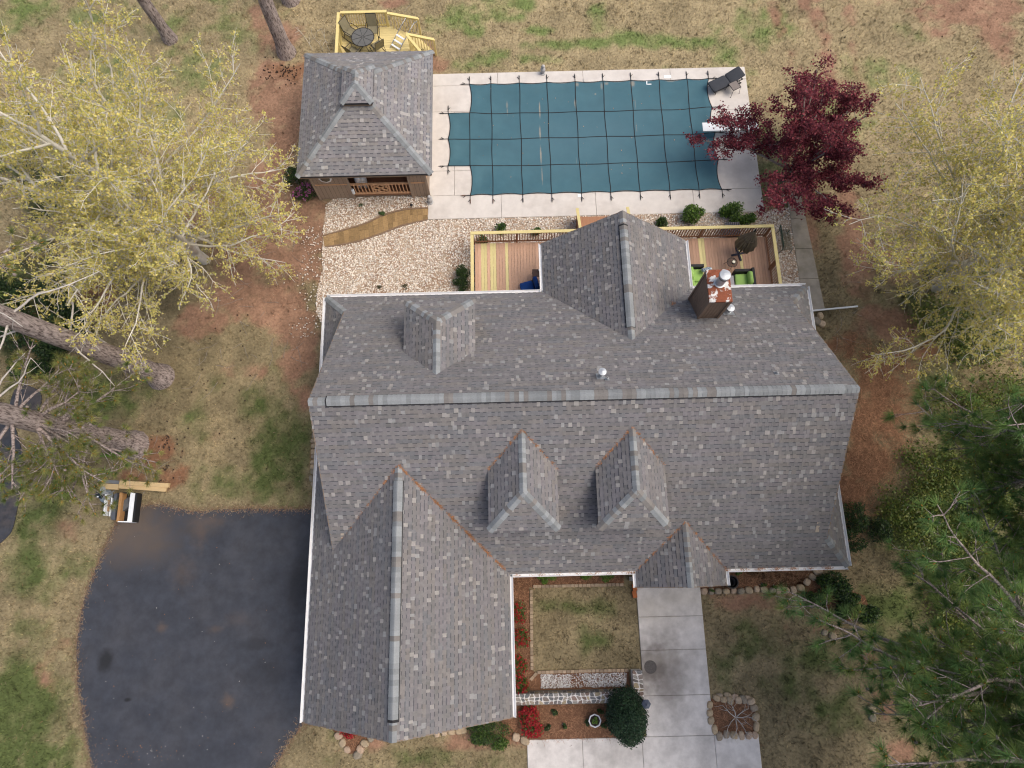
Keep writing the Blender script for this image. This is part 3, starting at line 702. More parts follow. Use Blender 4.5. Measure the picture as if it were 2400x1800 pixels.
gutter((EX0, EY, EZ), (EX0, YS - .02, EZ), (-1, 0, 0)); gutter((EX1, EY, EZ), (EX1, YS - .02, EZ), (1, 0, 0))
MB().tube([(-.16, -5.02, 2.68), (-.16, -5.02, .1)], .045, 8).build('downspout', M_white, house)
def rake(a, b, m=M_trim):
    MB().beam(np.array(a) - np.array([0, 0, .10]), np.array(b) - np.array([0, 0, .10]), .03, .17).build('rake_board', m, house)
for x in (RW + .02, RE - .02):
    rake((x, YS + 1.0, hz(1.0)), (x, YR, ZR)); rake((x, YN - 1.0, hz(1.0)), (x, YR, ZR))
rake((WX0, WY + .02, EZ), (WXR, WY + .02, WZR)); rake((WX1, WY + .02, EZ), (WXR, WY + .02, WZR))
rake((BX0, BY - .02, EZ), (BXR, BY - .02, BZR)); rake((BX1, BY - .02, EZ), (BXR, BY - .02, BZR))
rake((EX0, EY + .02, EZ), (EXR, EY + .02, EZR)); rake((EX1, EY + .02, EZ), (EXR, EY + .02, EZR))

# chimney
CX0, CX1, CY0, CY1, CZ = 7.10, 7.80, 8.86, 9.98, 6.05
M_sid = mat('brown_siding', (.215, .155, .115), rough=.75, var=.18, scale=4, stretch=(8, 8, .6))
M_gro = mat('groove_dark', (.05, .035, .026), rough=.9)
ch = MB().bbox((CX0 + .02, CY0 + .02, 2.9), (CX1 - .02, CY1 - .02, CZ - .02)).build('chimney', M_gro, house)
def sboards(a, b, out, z0, z1, n):
    a = np.array(a, float); b = np.array(b, float); out = np.array(out, float)
    for i in range(n):
        p = a + (b - a) * (i + .05) / n; q = a + (b - a) * (i + .95) / n
        MB().idx([(*(p), z0), (*(q), z0), (*(q), z1), (*(p), z1)] + [(*(k + out * .022), z) for k, z in ((p, z0), (q, z0), (q, z1), (p, z1))], [(4, 5, 6, 7), (0, 4, 7, 3), (1, 2, 6, 5), (3, 7, 6, 2), (0, 1, 5, 4)]).build('siding_board', M_sid, ch)
sboards((CX0, CY0), (CX1, CY0), (0, -1), 3.9, CZ - .05, 6); sboards((CX0, CY1), (CX1, CY1), (0, 1), 3, CZ - .05, 6)
sboards((CX0, CY0), (CX0, CY1), (-1, 0), 3.2, CZ - .05, 9); sboards((CX1, CY0), (CX1, CY1), (1, 0), 3.2, CZ - .05, 9)
for x in (CX0 - .012, CX1 + .012):
    for y in (CY0 - .012, CY1 + .012): MB().box((x, y, 4.52), (.09, .09, 3.0)).build('corner_board', M_sid, ch)
M_rust = mat('rusted_cap', (.22, .070, .036), rough=.85, var=.35, scale=7, c2=(.60, .60, .58), c2scale=2.3, c2lo=.53, c2hi=.57)
MB().idx([(CX0 - .06, CY0 - .06, CZ - .05), (CX1 + .06, CY0 - .06, CZ - .05), (CX1 + .06, CY1 + .06, CZ - .05), (CX0 - .06, CY1 + .06, CZ - .05), (CX0 - .06, CY0 - .06, CZ + .03), (CX1 + .06, CY0 - .06, CZ + .03), (CX1 + .06, CY1 + .06, CZ + .03), (CX0 - .06, CY1 + .06, CZ + .03), ((CX0 + CX1) / 2, 9.45, CZ + .075)],
     [(3, 2, 1, 0), (0, 1, 5, 4), (1, 2, 6, 5), (2, 3, 7, 6), (3, 0, 4, 7), (4, 5, 8), (5, 6, 8), (6, 7, 8), (7, 4, 8)]).build('chimney_cap', M_rust, ch, label='rust-streaked white metal chimney cap')
M_galv = mat('galvanised', (.42, .45, .48), rough=.5, metal=.6, var=.12, scale=9)
M_galvd = mat('galvanised_dark', (.12, .12, .12), rough=.6, metal=.3)
fc = ((CX0 + CX1) / 2 + .0, 9.5)
MB().lathe([(.20, 0), (.20, .05), (.155, .06), (.155, .55)], (*fc, CZ + .05), 20).build('flue', M_galv, ch, smooth=False)
MB().lathe([(.17, 0), (.17, .14)], (*fc, CZ + .56), 20).build('flue_screen', M_galvd, ch)
MB().lathe([(.205, 0), (.205, .05), (.19, .075), (.05, .10)], (*fc, CZ + .70), 24).build('flue_cap', M_galv, ch)
# roof vents
rz_ = lambda y: hz(YN - y)
def vent(x, y, h, r, capr=None):
    z = rz_(y)
    v = MB().lathe([(r, -.15), (r, h)], (x, y, z), 14).build('vent_pipe', M_galv, house)
    a = math.atan(S); MM = [[1, 0, 0], [0, math.cos(-a), -math.sin(-a)], [0, math.sin(-a), math.cos(-a)]]
    MB().box((x, y, z + .03), (r * 4.2, r * 5.0, .012), mat=MM).build('flashing', M_galv, v)
    MB().lathe([(r * 1.7, -.05), (r * 1.15, .12)], (x, y, z + .03), 14).build('collar', M_galv, v)
    if capr:
        MB().lathe([(capr * .9, 0), (capr * .9, .06)], (x, y, z + h), 14).build('screen', M_galvd, v)
        MB().lathe([(capr, 0), (capr, .03), (.02, .06)], (x, y, z + h + .06), 16).build('cap', M_galv, v)
    else: MB().lathe([(r * .8, 0), (r * .8, .006)], (x, y, z + h), 12).build('opening', M_galvd, v)
vent(2.94, 5.98, .50, .065, .13); vent(3.14, 5.86, .18, .035); vent(8.76, 5.94, .16, .035); vent(8.32, 9.18, .34, .10, .15)

# dry pine needles caught in the valleys
M_ndl = mat('dry_needles', tint=True, rough=.9, var=.2)
def needles(name, pts, ln, wd, cols, m, flat=.15, parent=None):
    n = len(pts); a = rng.uniform(0, 6.28, n); e = rng.normal(0, flat, n)
    d = np.stack([np.cos(a) * np.cos(e), np.sin(a) * np.cos(e), np.sin(e)], 1); L = (ln * rng.uniform(.5, 1.3, n))[:, None]
    sd = np.stack([-np.sin(a), np.cos(a), np.zeros(n)], 1) * wd / 2
    V = np.stack([pts - d * L / 2 - sd, pts - d * L / 2 + sd, pts + d * L / 2 + sd * .6, pts + d * L / 2 - sd * .6], 1)
    return npmesh(name, V.reshape(-1, 3), np.arange(n * 4).reshape(n, 4), m, cols)
vp = []
def valley(a, b, n, spread):
    t = rng.random(n) ** .9; clump = np.sin(t * 41 + a[0]) * .5 + .6
    t = t[rng.random(n) < clump]
    vp.append(np.array(a) + (np.array(b) - np.array(a)) * t[:, None] + rng.normal(0, spread, (len(t), 3)) * [1, 1, .25] + [0, 0, .03])
valley((WX1 - .15, YS + .15, hz(.15) + .01), (WXR, WYV, WZR), 1500, .035); valley((GW, YS + 1.3, hz(1.3)), (WXR, WYV, WZR), 260, .03)
for x0, x1, ye, yp, yv, yt, z0, z1 in DORM[:2]:
    xr = (x0 + x1) / 2
    valley((x0, yv, z0), (xr, yt, z1), 260, .03); valley((x1, yv, z0), (xr, yt, z1), 220, .03)
valley((EX0, YS, EZ), (EXR, EYV, EZR), 300, .03); valley((EX1, YS, EZ), (EXR, EYV, EZR), 300, .03)
valley((BX1 - .9, YN - .9, hz(.9)), (BX1 - 1.05, YN - 1.05, hz(1.05)), 60, .05)
valley((EX1, YS - .05, EZ + .02), (XE - .5, YS - .05, EZ + .02), 260, .02); valley((WX1 + .2, YS - .05, EZ + .02), (EX0, YS - .05, EZ + .02), 160, .02)
vp = np.concatenate(vp); vc = np.array([.36, .17, .075]) * rng.uniform(.5, 1.35, (len(vp), 1))
tag(link('pine_needle_litter', needles('pine_needle_litter', vp, .11, .010, vc, M_ndl)), 'rust coloured pine needles caught in the roof valleys and gutters', 'needle litter', kind='stuff')

# ================================================================== the pool house
ph = thing('pool_house', 'small brown pool house with a grey hip roof beside the pool', 'pool house', (-6.2, 19.6, 0))
HX0, HX1, HY0, HY1, HE = -9.12, -3.26, 16.46, 22.86, 2.6
hk = .65; HXR = (HX0 + HX1) / 2; HW = (HX1 - HX0) / 2; HZ = HE + hk * HW; HR0, HR1 = HY0 + HW, HY1 - HW
pr_ = Roof(11, 1.22)          # paler shingle tint paints in the brighter light over the pool house
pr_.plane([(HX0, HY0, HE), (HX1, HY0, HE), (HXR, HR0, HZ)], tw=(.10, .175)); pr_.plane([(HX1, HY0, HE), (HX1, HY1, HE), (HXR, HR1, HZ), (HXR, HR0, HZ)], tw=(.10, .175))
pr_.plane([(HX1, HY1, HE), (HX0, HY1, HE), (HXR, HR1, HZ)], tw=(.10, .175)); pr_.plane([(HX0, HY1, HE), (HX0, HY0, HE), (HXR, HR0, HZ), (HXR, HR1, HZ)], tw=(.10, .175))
kx, lift = .66, .30
ux0, ux1, uy0, uy1, ue, uz = HXR - kx, HXR + kx, HR0 - kx, HR1 + kx, HZ - hk * kx + lift, HZ + lift
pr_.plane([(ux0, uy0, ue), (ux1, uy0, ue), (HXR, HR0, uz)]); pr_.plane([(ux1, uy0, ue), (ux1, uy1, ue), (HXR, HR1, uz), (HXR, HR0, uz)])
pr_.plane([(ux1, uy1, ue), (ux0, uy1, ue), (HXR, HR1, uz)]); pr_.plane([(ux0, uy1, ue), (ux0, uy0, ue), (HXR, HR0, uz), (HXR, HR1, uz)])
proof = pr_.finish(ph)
nn = {'S': (0, -hk, 1), 'N': (0, hk, 1), 'W': (-hk, 0, 1), 'E': (hk, 0, 1)}
for (a, b), (p, q), sd_ in ((((HX0, HY0), (HXR, HR0)), ('W', 'S'), 50), (((HX1, HY0), (HXR, HR0)), ('E', 'S'), 51), (((HX0, HY1), (HXR, HR1)), ('W', 'N'), 52), (((HX1, HY1), (HXR, HR1)), ('E', 'N'), 53)):
    f = 1 - (kx - .1) / HW
    ridge_caps(proof, (*a, HE), (a[0] + (b[0] - a[0]) * f, a[1] + (b[1] - a[1]) * f, HE + hk * HW * f), nn[p], nn[q], .145, .16, seed=sd_)
    c = (ux0 if a[0] < HXR else ux1, uy0 if a[1] < 19 else uy1)
    ridge_caps(proof, (*c, ue), (*b, uz), nn[p], nn[q], .14, .16, seed=sd_ + 10)
ridge_caps(proof, (HXR, HR0 - .05, uz), (HXR, HR1 + .05, uz), nn['W'], nn['E'], .14, .16, seed=70)
MB().bbox((ux0 + .05, uy0 + .05, ue - .45), (ux1 - .05, uy1 - .05, ue - .04)).build('cupola_skirt', M_trim, ph)
M_psid = mat('taupe_board', (.36, .275, .205), rough=.8, var=.14, scale=5, stretch=(6, 6, .7))
M_cedar = mat('cedar_board', (.48, .27, .155), rough=.75, var=.2, scale=4, stretch=(8, 8, .8))
M_cedl = mat('cedar_rail', (.64, .38, .215), rough=.7, var=.15, scale=5)
for a, b in (((HX0 + .02, HY0 + .01, HE - .19), (HX1 - .02, HY0 + .05, HE - .06)), ((HX0 + .02, HY1 - .05, HE - .19), (HX1 - .02, HY1 - .01, HE - .06)), ((HX0 + .01, HY0 + .06, HE - .19), (HX0 + .05, HY1 - .06, HE - .06)), ((HX1 - .05, HY0 + .06, HE - .19), (HX1 - .01, HY1 - .06, HE - .06))):
    MB().bbox(a, b).build('fascia', M_trim, ph)
VX0, VX1, VY0, VY1 = -8.76, -3.70, 16.92, 22.4
MB().bbox((VX0 + .02, VY0 + .02, .2), (VX1 - .02, VY1, .30)).build('floor', mat('porch_floor', (.30, .15, .085), rough=.8, var=.2, stretch=(8, 1, 1)), ph)
MB().bbox((VX0, VY0 + .05, 0), (VX1, VY0 + .12, .24)).build('skirt_board', M_trim, ph)
def bwall(name, a, b, out, z0, z1, wd, m, rail=None):
    a = np.array(a, float); b = np.array(b, float); L = np.linalg.norm(b - a); n = max(1, int(round(L / wd))); out = np.array(out, float)
    w_ = MB().idx([(*(a - out * .08), z0), (*(b - out * .08), z0), (*(b - out * .08), z1), (*(a - out * .08), z1), (*a, z0), (*b, z0), (*b, z1), (*a, z1)], [(0, 1, 2, 3), (7, 6, 5, 4), (0, 4, 5, 1), (3, 2, 6, 7), (1, 5, 6, 2), (0, 3, 7, 4)]).build(name, M_gro, ph)
    for i in range(n):
        p = a + (b - a) * (i + .04) / n; q = a + (b - a) * (i + .96) / n
        MB().idx([(*p, z0), (*q, z0), (*q, z1), (*p, z1)] + [(*(k + out * .02), z) for k, z in ((p, z0), (q, z0), (q, z1), (p, z1))], [(4, 5, 6, 7), (0, 4, 7, 3), (1, 2, 6, 5), (3, 7, 6, 2), (0, 1, 5, 4)]).build('siding_board', m, w_)
    if rail:
        c = (a + b) / 2 + out * .04; MB().beam((*(a + out * .035), rail), (*(b + out * .035), rail), .03, .05).build('trim_strip', M_cedl, w_)
    return w_
xl, xr_ = W(818, 440, 1.1)[0], W(962, 438, 1.1)[0]
bwall('wall', (VX0, VY0), (xl, VY0), (0, -1), .05, 2.45, .19, M_psid, 1.25)
bwall('wall', (xr_, VY0), (VX1, VY0), (0, -1), .05, 2.45, .19, M_psid, 1.25)
bwall('wall', (VX1, VY0), (VX1, VY1), (1, 0), .05, 2.45, .2, M_psid, 1.25)
bwall('wall', (VX0, VY0), (VX0, VY1), (-1, 0), .05, 2.45, .2, M_psid)
bwall('wall', (VX0, VY1), (VX1, VY1), (0, 1), .05, 2.45, .2, M_psid)
bwall('back_wall', (xl - .05, VY0 + 1.35), (xr_ + .3, VY0 + 1.35), (0, -1), .3, 2.45, .17, M_cedar)
for x in (VX0 - .03, VX1 + .03, xl + .02, xr_ - .02):
    MB().box((x, VY0 - .03, 1.2), (.11, .09, 2.4)).build('corner_post', M_psid, ph)
ra = MB().box(((xl + xr_) / 2, VY0 - .02, 1.22), (xr_ - xl - .1, .09, .06)).build('railing', M_cedl, ph)
MB().box(((xl + xr_) / 2, VY0 - .02, .46), (xr_ - xl - .1, .07, .08)).build('bottom_rail', M_cedl, ra)
Lx = xr_ - xl; pa, pb = xl + Lx * .36, xl + Lx * .64
for i in range(1, 6):
    for x in (xl + .05 + (pa - xl - .05) * i / 6, pb + (xr_ - .05 - pb) * i / 6): MB().box((x, VY0 - .02, .84), (.04, .04, .70)).build('baluster', M_cedl, ra)
for x in (pa, pb): MB().box((x, VY0 - .02, .84), (.06, .06, .70)).build('baluster', M_cedl, ra)
for (x0, z0, x1, z1) in ((pa, .52, pb, 1.17), (pa, 1.17, pb, .52), (pa, .85, (pa + pb) / 2, 1.17), ((pa + pb) / 2, 1.17, pb, .85), (pa, .85, (pa + pb) / 2, .52), ((pa + pb) / 2, .52, pb, .85)):
    MB().beam((x0, VY0 - .02, z0), (x1, VY0 - .02, z1), .05, .06).build('lattice_bar', M_cedl, ra)
oc = W(762, 418, 1.75); oc[1] = VY0 - .03
ow = MB().tube([oc + [0, -.02, 0], oc + [0, .03, 0]], .30, 8).build('window', M_white, ph)
MB().tube([oc + [0, -.035, 0], oc + [0, -.025, 0]], .22, 8).build('pane', mat('window_glass', (.08, .07, .05), rough=.12, spec=.6), ow)
# ================================================================== pool cover
M_cov = mat('green_mesh_cover', (.046, .122, .158), rough=.75, var=.10, scale=1.2, bump=.15, bscale=200, c2=(.060, .144, .180), c2scale=.5, c2lo=.35, c2hi=.7)
def wc(px, py, rx, ry, a): q = W(1000 + px * .3707, 120 + py * .3707); return (q[0], q[1], rx, ry, a)
add_blobs(M_cov, [wc(715, 370, .035, .45, .8), wc(717, 510, .04, .38, .9), wc(722, 650, .04, .5, .85), wc(730, 780, .03, .5, .5), wc(940, 325, .06, .25, .6), wc(508, 340, .05, .25, .35), wc(510, 375, .03, .25, .4), wc(1320, 330, .03, .3, .25), wc(1328, 480, .03, .3, .3), wc(950, 215, .1, .12, .5), wc(1105, 225, .06, .2, .4), wc(1300, 210, .12, .2, .55), wc(1135, 210, .1, .1, .45), wc(1540, 192, .25, .08, .4), wc(1067, 270, .05, .05, .5), wc(947, 690, .02, .2, .3)], (.38, .32, .24), noise=.22, nscale=6, soft=.8)
add_blobs(M_cov, [wc(1050, 560, 4.2, 2.2, .5)], (.080, .162, .206), noise=.2, nscale=1.2, soft=1.2)
pc_ = thing('pool_cover', 'dark green mesh safety cover strapped over the swimming pool', 'pool cover', (4.2, 20, .05))
XL = [-1.75, -.68, .73, 2.10, 3.50, 4.88, 6.27, 7.67, 9.05, 10.13]; YL = [16.88, 18.50, 19.99, 21.43, 23.10]
def cz(x, y):
    d = np.minimum(np.minimum(x - C0, C1 - x), np.minimum(y - D0, D1 - y))
    d2 = np.minimum(np.minimum(x - SX, C1 - x), np.minimum(y - S0, S1 - y)); d = np.maximum(d, d2)
    return .062 - .11 * np.clip(d / 1.2, 0, 1) ** .8
V_, F_ = [], []; SUBN = 8
panels = [(XL[i], XL[i + 1], YL[j], YL[j + 1], i == 0 and j in (0, 3), i == 8, j == 0, j == 3) for i in range(9) for j in range(4)]
panels += [(-2.80, XL[0], YL[1], YL[2], True, False, False, False), (-2.80, XL[0], YL[2], YL[3], True, False, False, False)]
for x0, x1, y0, y1, w_, e_, s_, n_ in panels:
    t = np.linspace(0, 1, SUBN + 1); U, T = np.meshgrid(t, t, indexing='ij')
    sc_ = lambda a: 4 * a * (1 - a)
    x = x0 + (x1 - x0) * U; y = y0 + (y1 - y0) * T
    if w_: x = x + .10 * sc_(T) * (1 - U)
    if e_: x = x - .14 * sc_(T) * U
    if s_: y = y + .09 * sc_(U) * (1 - T)
    if n_: y = y - .09 * sc_(U) * T
    z = cz(x, y) - .035 * sc_(U) * sc_(T) * (cz(x, y) < .05) + .012 * (vnoise(x, y, 77, .45, 3) - .5)
    b = len(V_) and sum(len(a) for a in V_); k = SUBN + 1
    V_.append(np.stack([x, y, z], -1).reshape(-1, 3)); J = np.arange(k * k).reshape(k, k) + b
    F_.append(np.stack([J[:-1, :-1].ravel(), J[1:, :-1].ravel(), J[1:, 1:].ravel(), J[:-1, 1:].ravel()], 1))
sheet = link('cover_sheet', npmesh('cover_sheet', np.concatenate(V_) - LOC[pc_], np.concatenate(F_), M_cov, smooth=True)); sheet.parent = pc_; LOC[sheet] = LOC[pc_]
M_str = mat('black_webbing', (.012, .012, .014), rough=.7)
M_spr = mat('spring_cover', (.03, .03, .03), rough=.5)
M_rsp = mat('rusty_spring', (.10, .045, .03), rough=.8)
def strap(pts, name='strap'):
    mb = MB(); P = []
    for x, y in pts: P.append((x, y, float(cz(np.array(x), np.array(y))) + .008))
    P = np.array(P); t = np.gradient(P, axis=0); t /= np.linalg.norm(t, axis=1)[:, None]; sx = np.cross(t, (0, 0, 1)); 
    for i in range(len(P) - 1): mb.face([P[i] - sx[i] * .019, P[i] + sx[i] * .019, P[i + 1] + sx[i + 1] * .019, P[i + 1] - sx[i + 1] * .019])
    mb.build(name, M_str, pc_)
def spring(x, y, dx, dy, m=None):
    m = m or M_spr
    p0 = np.array([x, y, .075]); d = np.array([dx, dy, 0.])
    s_ = MB().tube([p0 + d * .22, p0 + d * .40], .024, 6).build('spring', m, pc_)
    MB().beam(p0, p0 + d * .24, .03, .006).build('strap_tail', M_str, s_)
    MB().tube([p0 + d * .40, p0 + d * .46], .012, 5).build('hook', m, s_)
    sd_ = np.array([-dy, dx, 0]) * random.choice((-1, 1))
    MB().beam(p0 + d * .2, p0 + d * .34 + sd_ * .10, .022, .005).build('buckle_tail', M_str, s_)
wob = lambda a: .016 * math.sin(a * 2.1)
for i, x in enumerate(XL):
    y0, y1 = YL[0], YL[-1]
    if i in (0, 9):
        for j in range(4):
            k_ = 0 if (i == 0 and j in (1, 2)) else (.10 if i == 0 else -.14)
            strap([(x + k_ * 4 * t_ * (1 - t_), YL[j] + (YL[j + 1] - YL[j]) * t_) for t_ in np.linspace(0, 1, 9)], 'edge_binding')
    else: strap([(x + wob(y + i) * (0 if y in (y0, y1) else 1), y) for y in np.linspace(y0, y1, 26)])
    spring(x, y0, 0, -1, M_rsp if i < 2 else None); spring(x, y1, 0, 1)
for j, y in enumerate(YL):
    x0 = -2.80 if j in (1, 2, 3) else XL[0]
    if j in (1, 2, 3): strap([(x, y + wob(x + j)) for x in np.linspace(x0, XL[-1], 40)])
    else: strap([(x, y + (.055 if j == 0 else -.055) * abs(math.sin(math.pi * (x - XL[k]) / (XL[k + 1] - XL[k])))) for k in range(9) for x in np.linspace(XL[k], XL[k + 1], 5)], 'edge_binding')
    spring(x0, y, -1, 0, M_rsp if j == 0 else None); spring(XL[-1], y, 1, 0)
for j in (1, 2): strap([(-2.80 + .10 * 4 * t_ * (1 - t_), YL[j] + (YL[j + 1] - YL[j]) * t_) for t_ in np.linspace(0, 1, 9)], 'edge_binding')
for y, d in ((YL[1], -1), (YL[3], 1)): spring(-2.80, y, 0, d)

lq = np.stack([rng.uniform(-1.4, 9.9, 70), rng.uniform(17.2, 22.8, 70)], 1); lc2 = np.array([[.30, .20, .11]]) * rng.uniform(.4, 1.6, (70, 1))
def cover_leaves():
    a = rng.uniform(0, 6.28, 70); s = rng.uniform(.012, .04, 70)[:, None]; z = cz(lq[:, 0], lq[:, 1]) + .014
    c = np.column_stack([lq, z]); u = np.column_stack([np.cos(a), np.sin(a), np.zeros(70)]) * s; v = np.column_stack([-np.sin(a), np.cos(a), np.zeros(70)]) * s * .6
    return npmesh('leaf_specks', np.stack([c - u, c + v, c + u, c - v], 1).reshape(-1, 3), np.arange(280).reshape(70, 4), mat('dead_leaf', tint=True), lc2)
tag(link('leaf_specks', cover_leaves()), 'small dead leaves scattered over the pool cover', 'leaves', kind='stuff')
# diving board
M_bd = mat('white_fibreglass', (.80, .84, .86), rough=.4, var=.04)
b0, b1 = W(1645, 303, .62), W(1775, 300, .62); by = 19.9
db = thing('diving_board', 'white diving board over the east end of the covered pool', 'diving board', (11.4, by, .045))
MB().bbox((9.36, by - .23, .60), (12.0, by + .23, .66)).build('board', M_bd, db)
MB().bbox((9.36, by - .235, .592), (12.0, by + .235, .599)).build('board_edge', mat('pale_blue_edge', (.35, .55, .62)), db)
MB().box((11.75, by, .33), (.4, .40, .52), taper=.85).build('rear_stand', M_bd, db); MB().box((10.75, by, .33), (.22, .40, .52), taper=.8).build('fulcrum_stand', M_bd, db)

# ================================================================== rear deck
DZ, RZ = .50, 1.42
M_old = mat('weathered_deck', tint=True, rough=.82, var=.2, scale=3, stretch=(14, .8, 1), bump=.2, bscale=30)
M_new = mat('new_pine', tint=True, rough=.75, var=.12, scale=3, stretch=(10, .8, 1))
M_dbrown = mat('deck_brown_frame', (.25, .125, .07), rough=.8, var=.2, scale=5)
M_pine = mat('new_pine_rail', (.64, .55, .26), rough=.7, var=.10, scale=4)
dk = thing('rear_deck', 'brown timber deck with pale new railing caps behind the house', 'deck', (5, 12.5, 0))
bx = -1.53; bw = .137
yel = [W(p, 600, DZ)[0] for p in (1132.5, 1139.5, 1153, 1160.5, 1189)] + [W(p, 600, DZ)[0] for p in (1640, 1647)] + [W(1735, 600, DZ)[0]]
while bx < 11.65:
    c = bx + bw / 2; isy = any(abs(c - y) < bw * .55 for y in yel)
    y0 = 12.46 if 1.75 < c < 6.95 else 10.24
    base = np.array([.62, .55, .27]) if isy else np.array([.52, .335, .235]) * (1.05 if c < 4 else .84)
    MB().bbox((bx + .004, y0, DZ - .03), (bx + bw - .004, 14.16 + random.uniform(-.004, .004), DZ), tuple(base * random.uniform(.88, 1.1))).build('deck_board', M_new if isy else M_old, dk)
    bx += bw
MB().bbox((-1.50, 14.08, .05), (11.62, 14.12, DZ - .035)).build('rim_joist', M_dbrown, dk)
MB().bbox((-1.50, 10.3, .05), (-1.46, 14.07, DZ - .035)).build('rim_joist', M_dbrown, dk); MB().bbox((11.58, 10.3, .05), (11.62, 14.07, DZ - .035)).build('rim_joist', M_dbrown, dk)
def rail_run(root, a, b, capm, subm, balm, dz, rz, sp=.118, cw=.14, capn='rail_cap', post=None, bal=.035):
    a = np.array(a, float); b = np.array(b, float); L = np.linalg.norm(b - a); t = (b - a) / L
    ca = MB().beam((*a, rz), (*b, rz), cw, .04).build(capn, capm, root)
    MB().beam((*a, rz - .07), (*b, rz - .07), .04, .08).build('top_rail', subm, ca); MB().beam((*a, dz + .10), (*b, dz + .10), .04, .08).build('bottom_rail', subm, ca)
    n = int(L / sp); me = MB().box((0, 0, 0), (bal, bal, rz - dz - .26)).mesh('baluster', balm)
    for i in range(1, n):
        p = a + t * L * i / n; link('baluster', me, ca, (*p, (rz + dz) / 2 + .01))
    for q in (post or []):
        p = a + t * q; MB().box((*p, (dz + rz) / 2 - .06), (.09, .09, rz - dz + .08)).build('post', subm, ca)
N_Y = 14.20
rail_run(dk, (-1.67, N_Y), (3.15, N_Y), M_pine, M_dbrown, M_dbrown, DZ, RZ, post=[.1, 2.05, 4.6])
rail_run(dk, (5.55, N_Y), (11.74, N_Y), M_pine, M_dbrown, M_dbrown, DZ, RZ, post=[.1, 3.1, 6.1])
rail_run(dk, (-1.60, 10.35), (-1.60, N_Y - .08), M_pine, M_dbrown, M_dbrown, DZ, RZ - .003, post=[.3, 2.0])
rail_run(dk, (11.67, 10.35), (11.67, N_Y - .08), M_pine, M_dbrown, M_dbrown, DZ, RZ - .003, post=[.3, 2.2])
for x in (3.20, 5.48):
    MB().beam((x, 14.2, 1.40), (x - .05, 15.55, .98), .13, .04).build('stair_rail_cap', M_pine, dk)
    MB().idx([(x - .03, 14.22, .02), (x - .03, 15.5, .02), (x - .03, 15.5, .95), (x - .03, 14.22, 1.36), (x + .03, 14.22, .02), (x + .03, 15.5, .02), (x + .03, 15.5, .95), (x + .03, 14.22, 1.36)], [(0, 3, 2, 1), (4, 5, 6, 7), (0, 4, 7, 3), (1, 2, 6, 5), (3, 7, 6, 2)]).build('stair_side', M_dbrown, dk)
for i, (y, z) in enumerate(((14.36, .38), (14.72, .30), (15.08, .22), (15.42, .14))):
    MB().bbox((3.26, y - .17, z - .04), (5.42, y + .165, z), (.36, .19, .11)).build('stair_tread', M_old, dk)

# ---- furniture on the deck
M_wick = mat('charcoal_wicker', (.035, .035, .038), rough=.7, var=.4, scale=60, coord='object', bump=.5, bscale=120)
M_lime = mat('lime_cushion', (.33, .54, .15), rough=.9, var=.08, scale=8, bump=.1)
M_blk = mat('black_metal', (.02, .02, .023), rough=.5)
M_blue = mat('royal_blue_cushion', (.012, .06, .24), rough=.9, var=.2, scale=6, bump=.15, bscale=30)
M_patt = mat('patterned_pillow', (.55, .62, .66), rough=.9, c2=(.07, .12, .17), c2scale=14, c2lo=.47, c2hi=.53, coord='object')
def sofa(name, label, loc, rz, L):
    """two-seat wicker sofa; local x along the seat, back at -y"""
    t = thing(name, label, 'sofa', loc, 'wicker seats on the deck', rz)
    MB().box((0, 0, .19), (L, .78, .20)).build('base', M_wick, t, local=True)
    MB().box((0, -.36, .50), (L, .11, .42)).build('backrest', M_wick, t, local=True)
    for s in (-1, 1): MB().box((s * (L / 2 - .06), .03, .44), (.12, .72, .30)).build('arm', M_wick, t, local=True)
    w = (L - .26) / 2
    for s in (-1, 1):
        MB().cushion((s * w / 2, .06, .36), (w - .01, .64, .16), p=7).build('seat_cushion', M_lime, t, smooth=True, local=True)
        MB().cushion((s * w / 2, -.22, .60), (w - .02, .20, .42), p=6).build('back_cushion', M_lime, t, smooth=True, local=True)
    return t
q = W(1749, 665, DZ + .5); sofa('wicker_sofa', 'charcoal wicker loveseat with lime green cushions right of the chimney', (q[0] - .05, q[1] - .10, DZ), R(90), 1.55)
q = W(1634, 655, DZ + .5); sf2 = sofa('wicker_sofa', 'charcoal wicker loveseat with green cushions against the sun room wall', (q[0] - .05, q[1] - .06, DZ), R(-90), 1.5)
MB().cushion((0, 0, 0), (.46, .16, .42), mat=[[1, 0, 0], [0, .8, -.6], [0, .6, .8]], p=5).build('throw_pillow', M_patt, None, smooth=True)
tp_ = bpy.data.objects['throw_pillow']; q = W(1657, 630, DZ + .75); tp_.location = (q[0], q[1], DZ + .66); tp_.rotation_euler = (0, 0, R(15)); tag(tp_, 'blue and white patterned throw pillow on the shaded loveseat', 'pillow')
q = W(1712, 660, DZ + .4)
ct = thing('coffee_table', 'low grey coffee table between the two green-cushioned loveseats', 'table', (q[0] - .12, q[1] - .2, DZ))
M_gtop = mat('grey_table_top', (.36, .35, .36), rough=.4)
MB().box((q[0] - .12, q[1] - .2, DZ + .40), (.55, .95, .04)).build('tabletop', M_gtop, ct)
for sx in (-.22, .22):
    for sy in (-.4, .4): MB().box((q[0] - .12 + sx, q[1] - .2 + sy, DZ + .19), (.06, .06, .38)).build('leg', M_wick, ct)
q = W(1716, 615, DZ + .5)
st_ = thing('wire_side_table', 'small round black wire side table beside the folded parasol', 'side table', (q[0], q[1], DZ))
rr_ = .225
MB().tube([(q[0] + rr_ * math.cos(a), q[1] + rr_ * math.sin(a), DZ + .5) for a in np.linspace(0, 2 * math.pi, 25)], .013, 6).build('rim', M_blk, st_)
gm = MB()
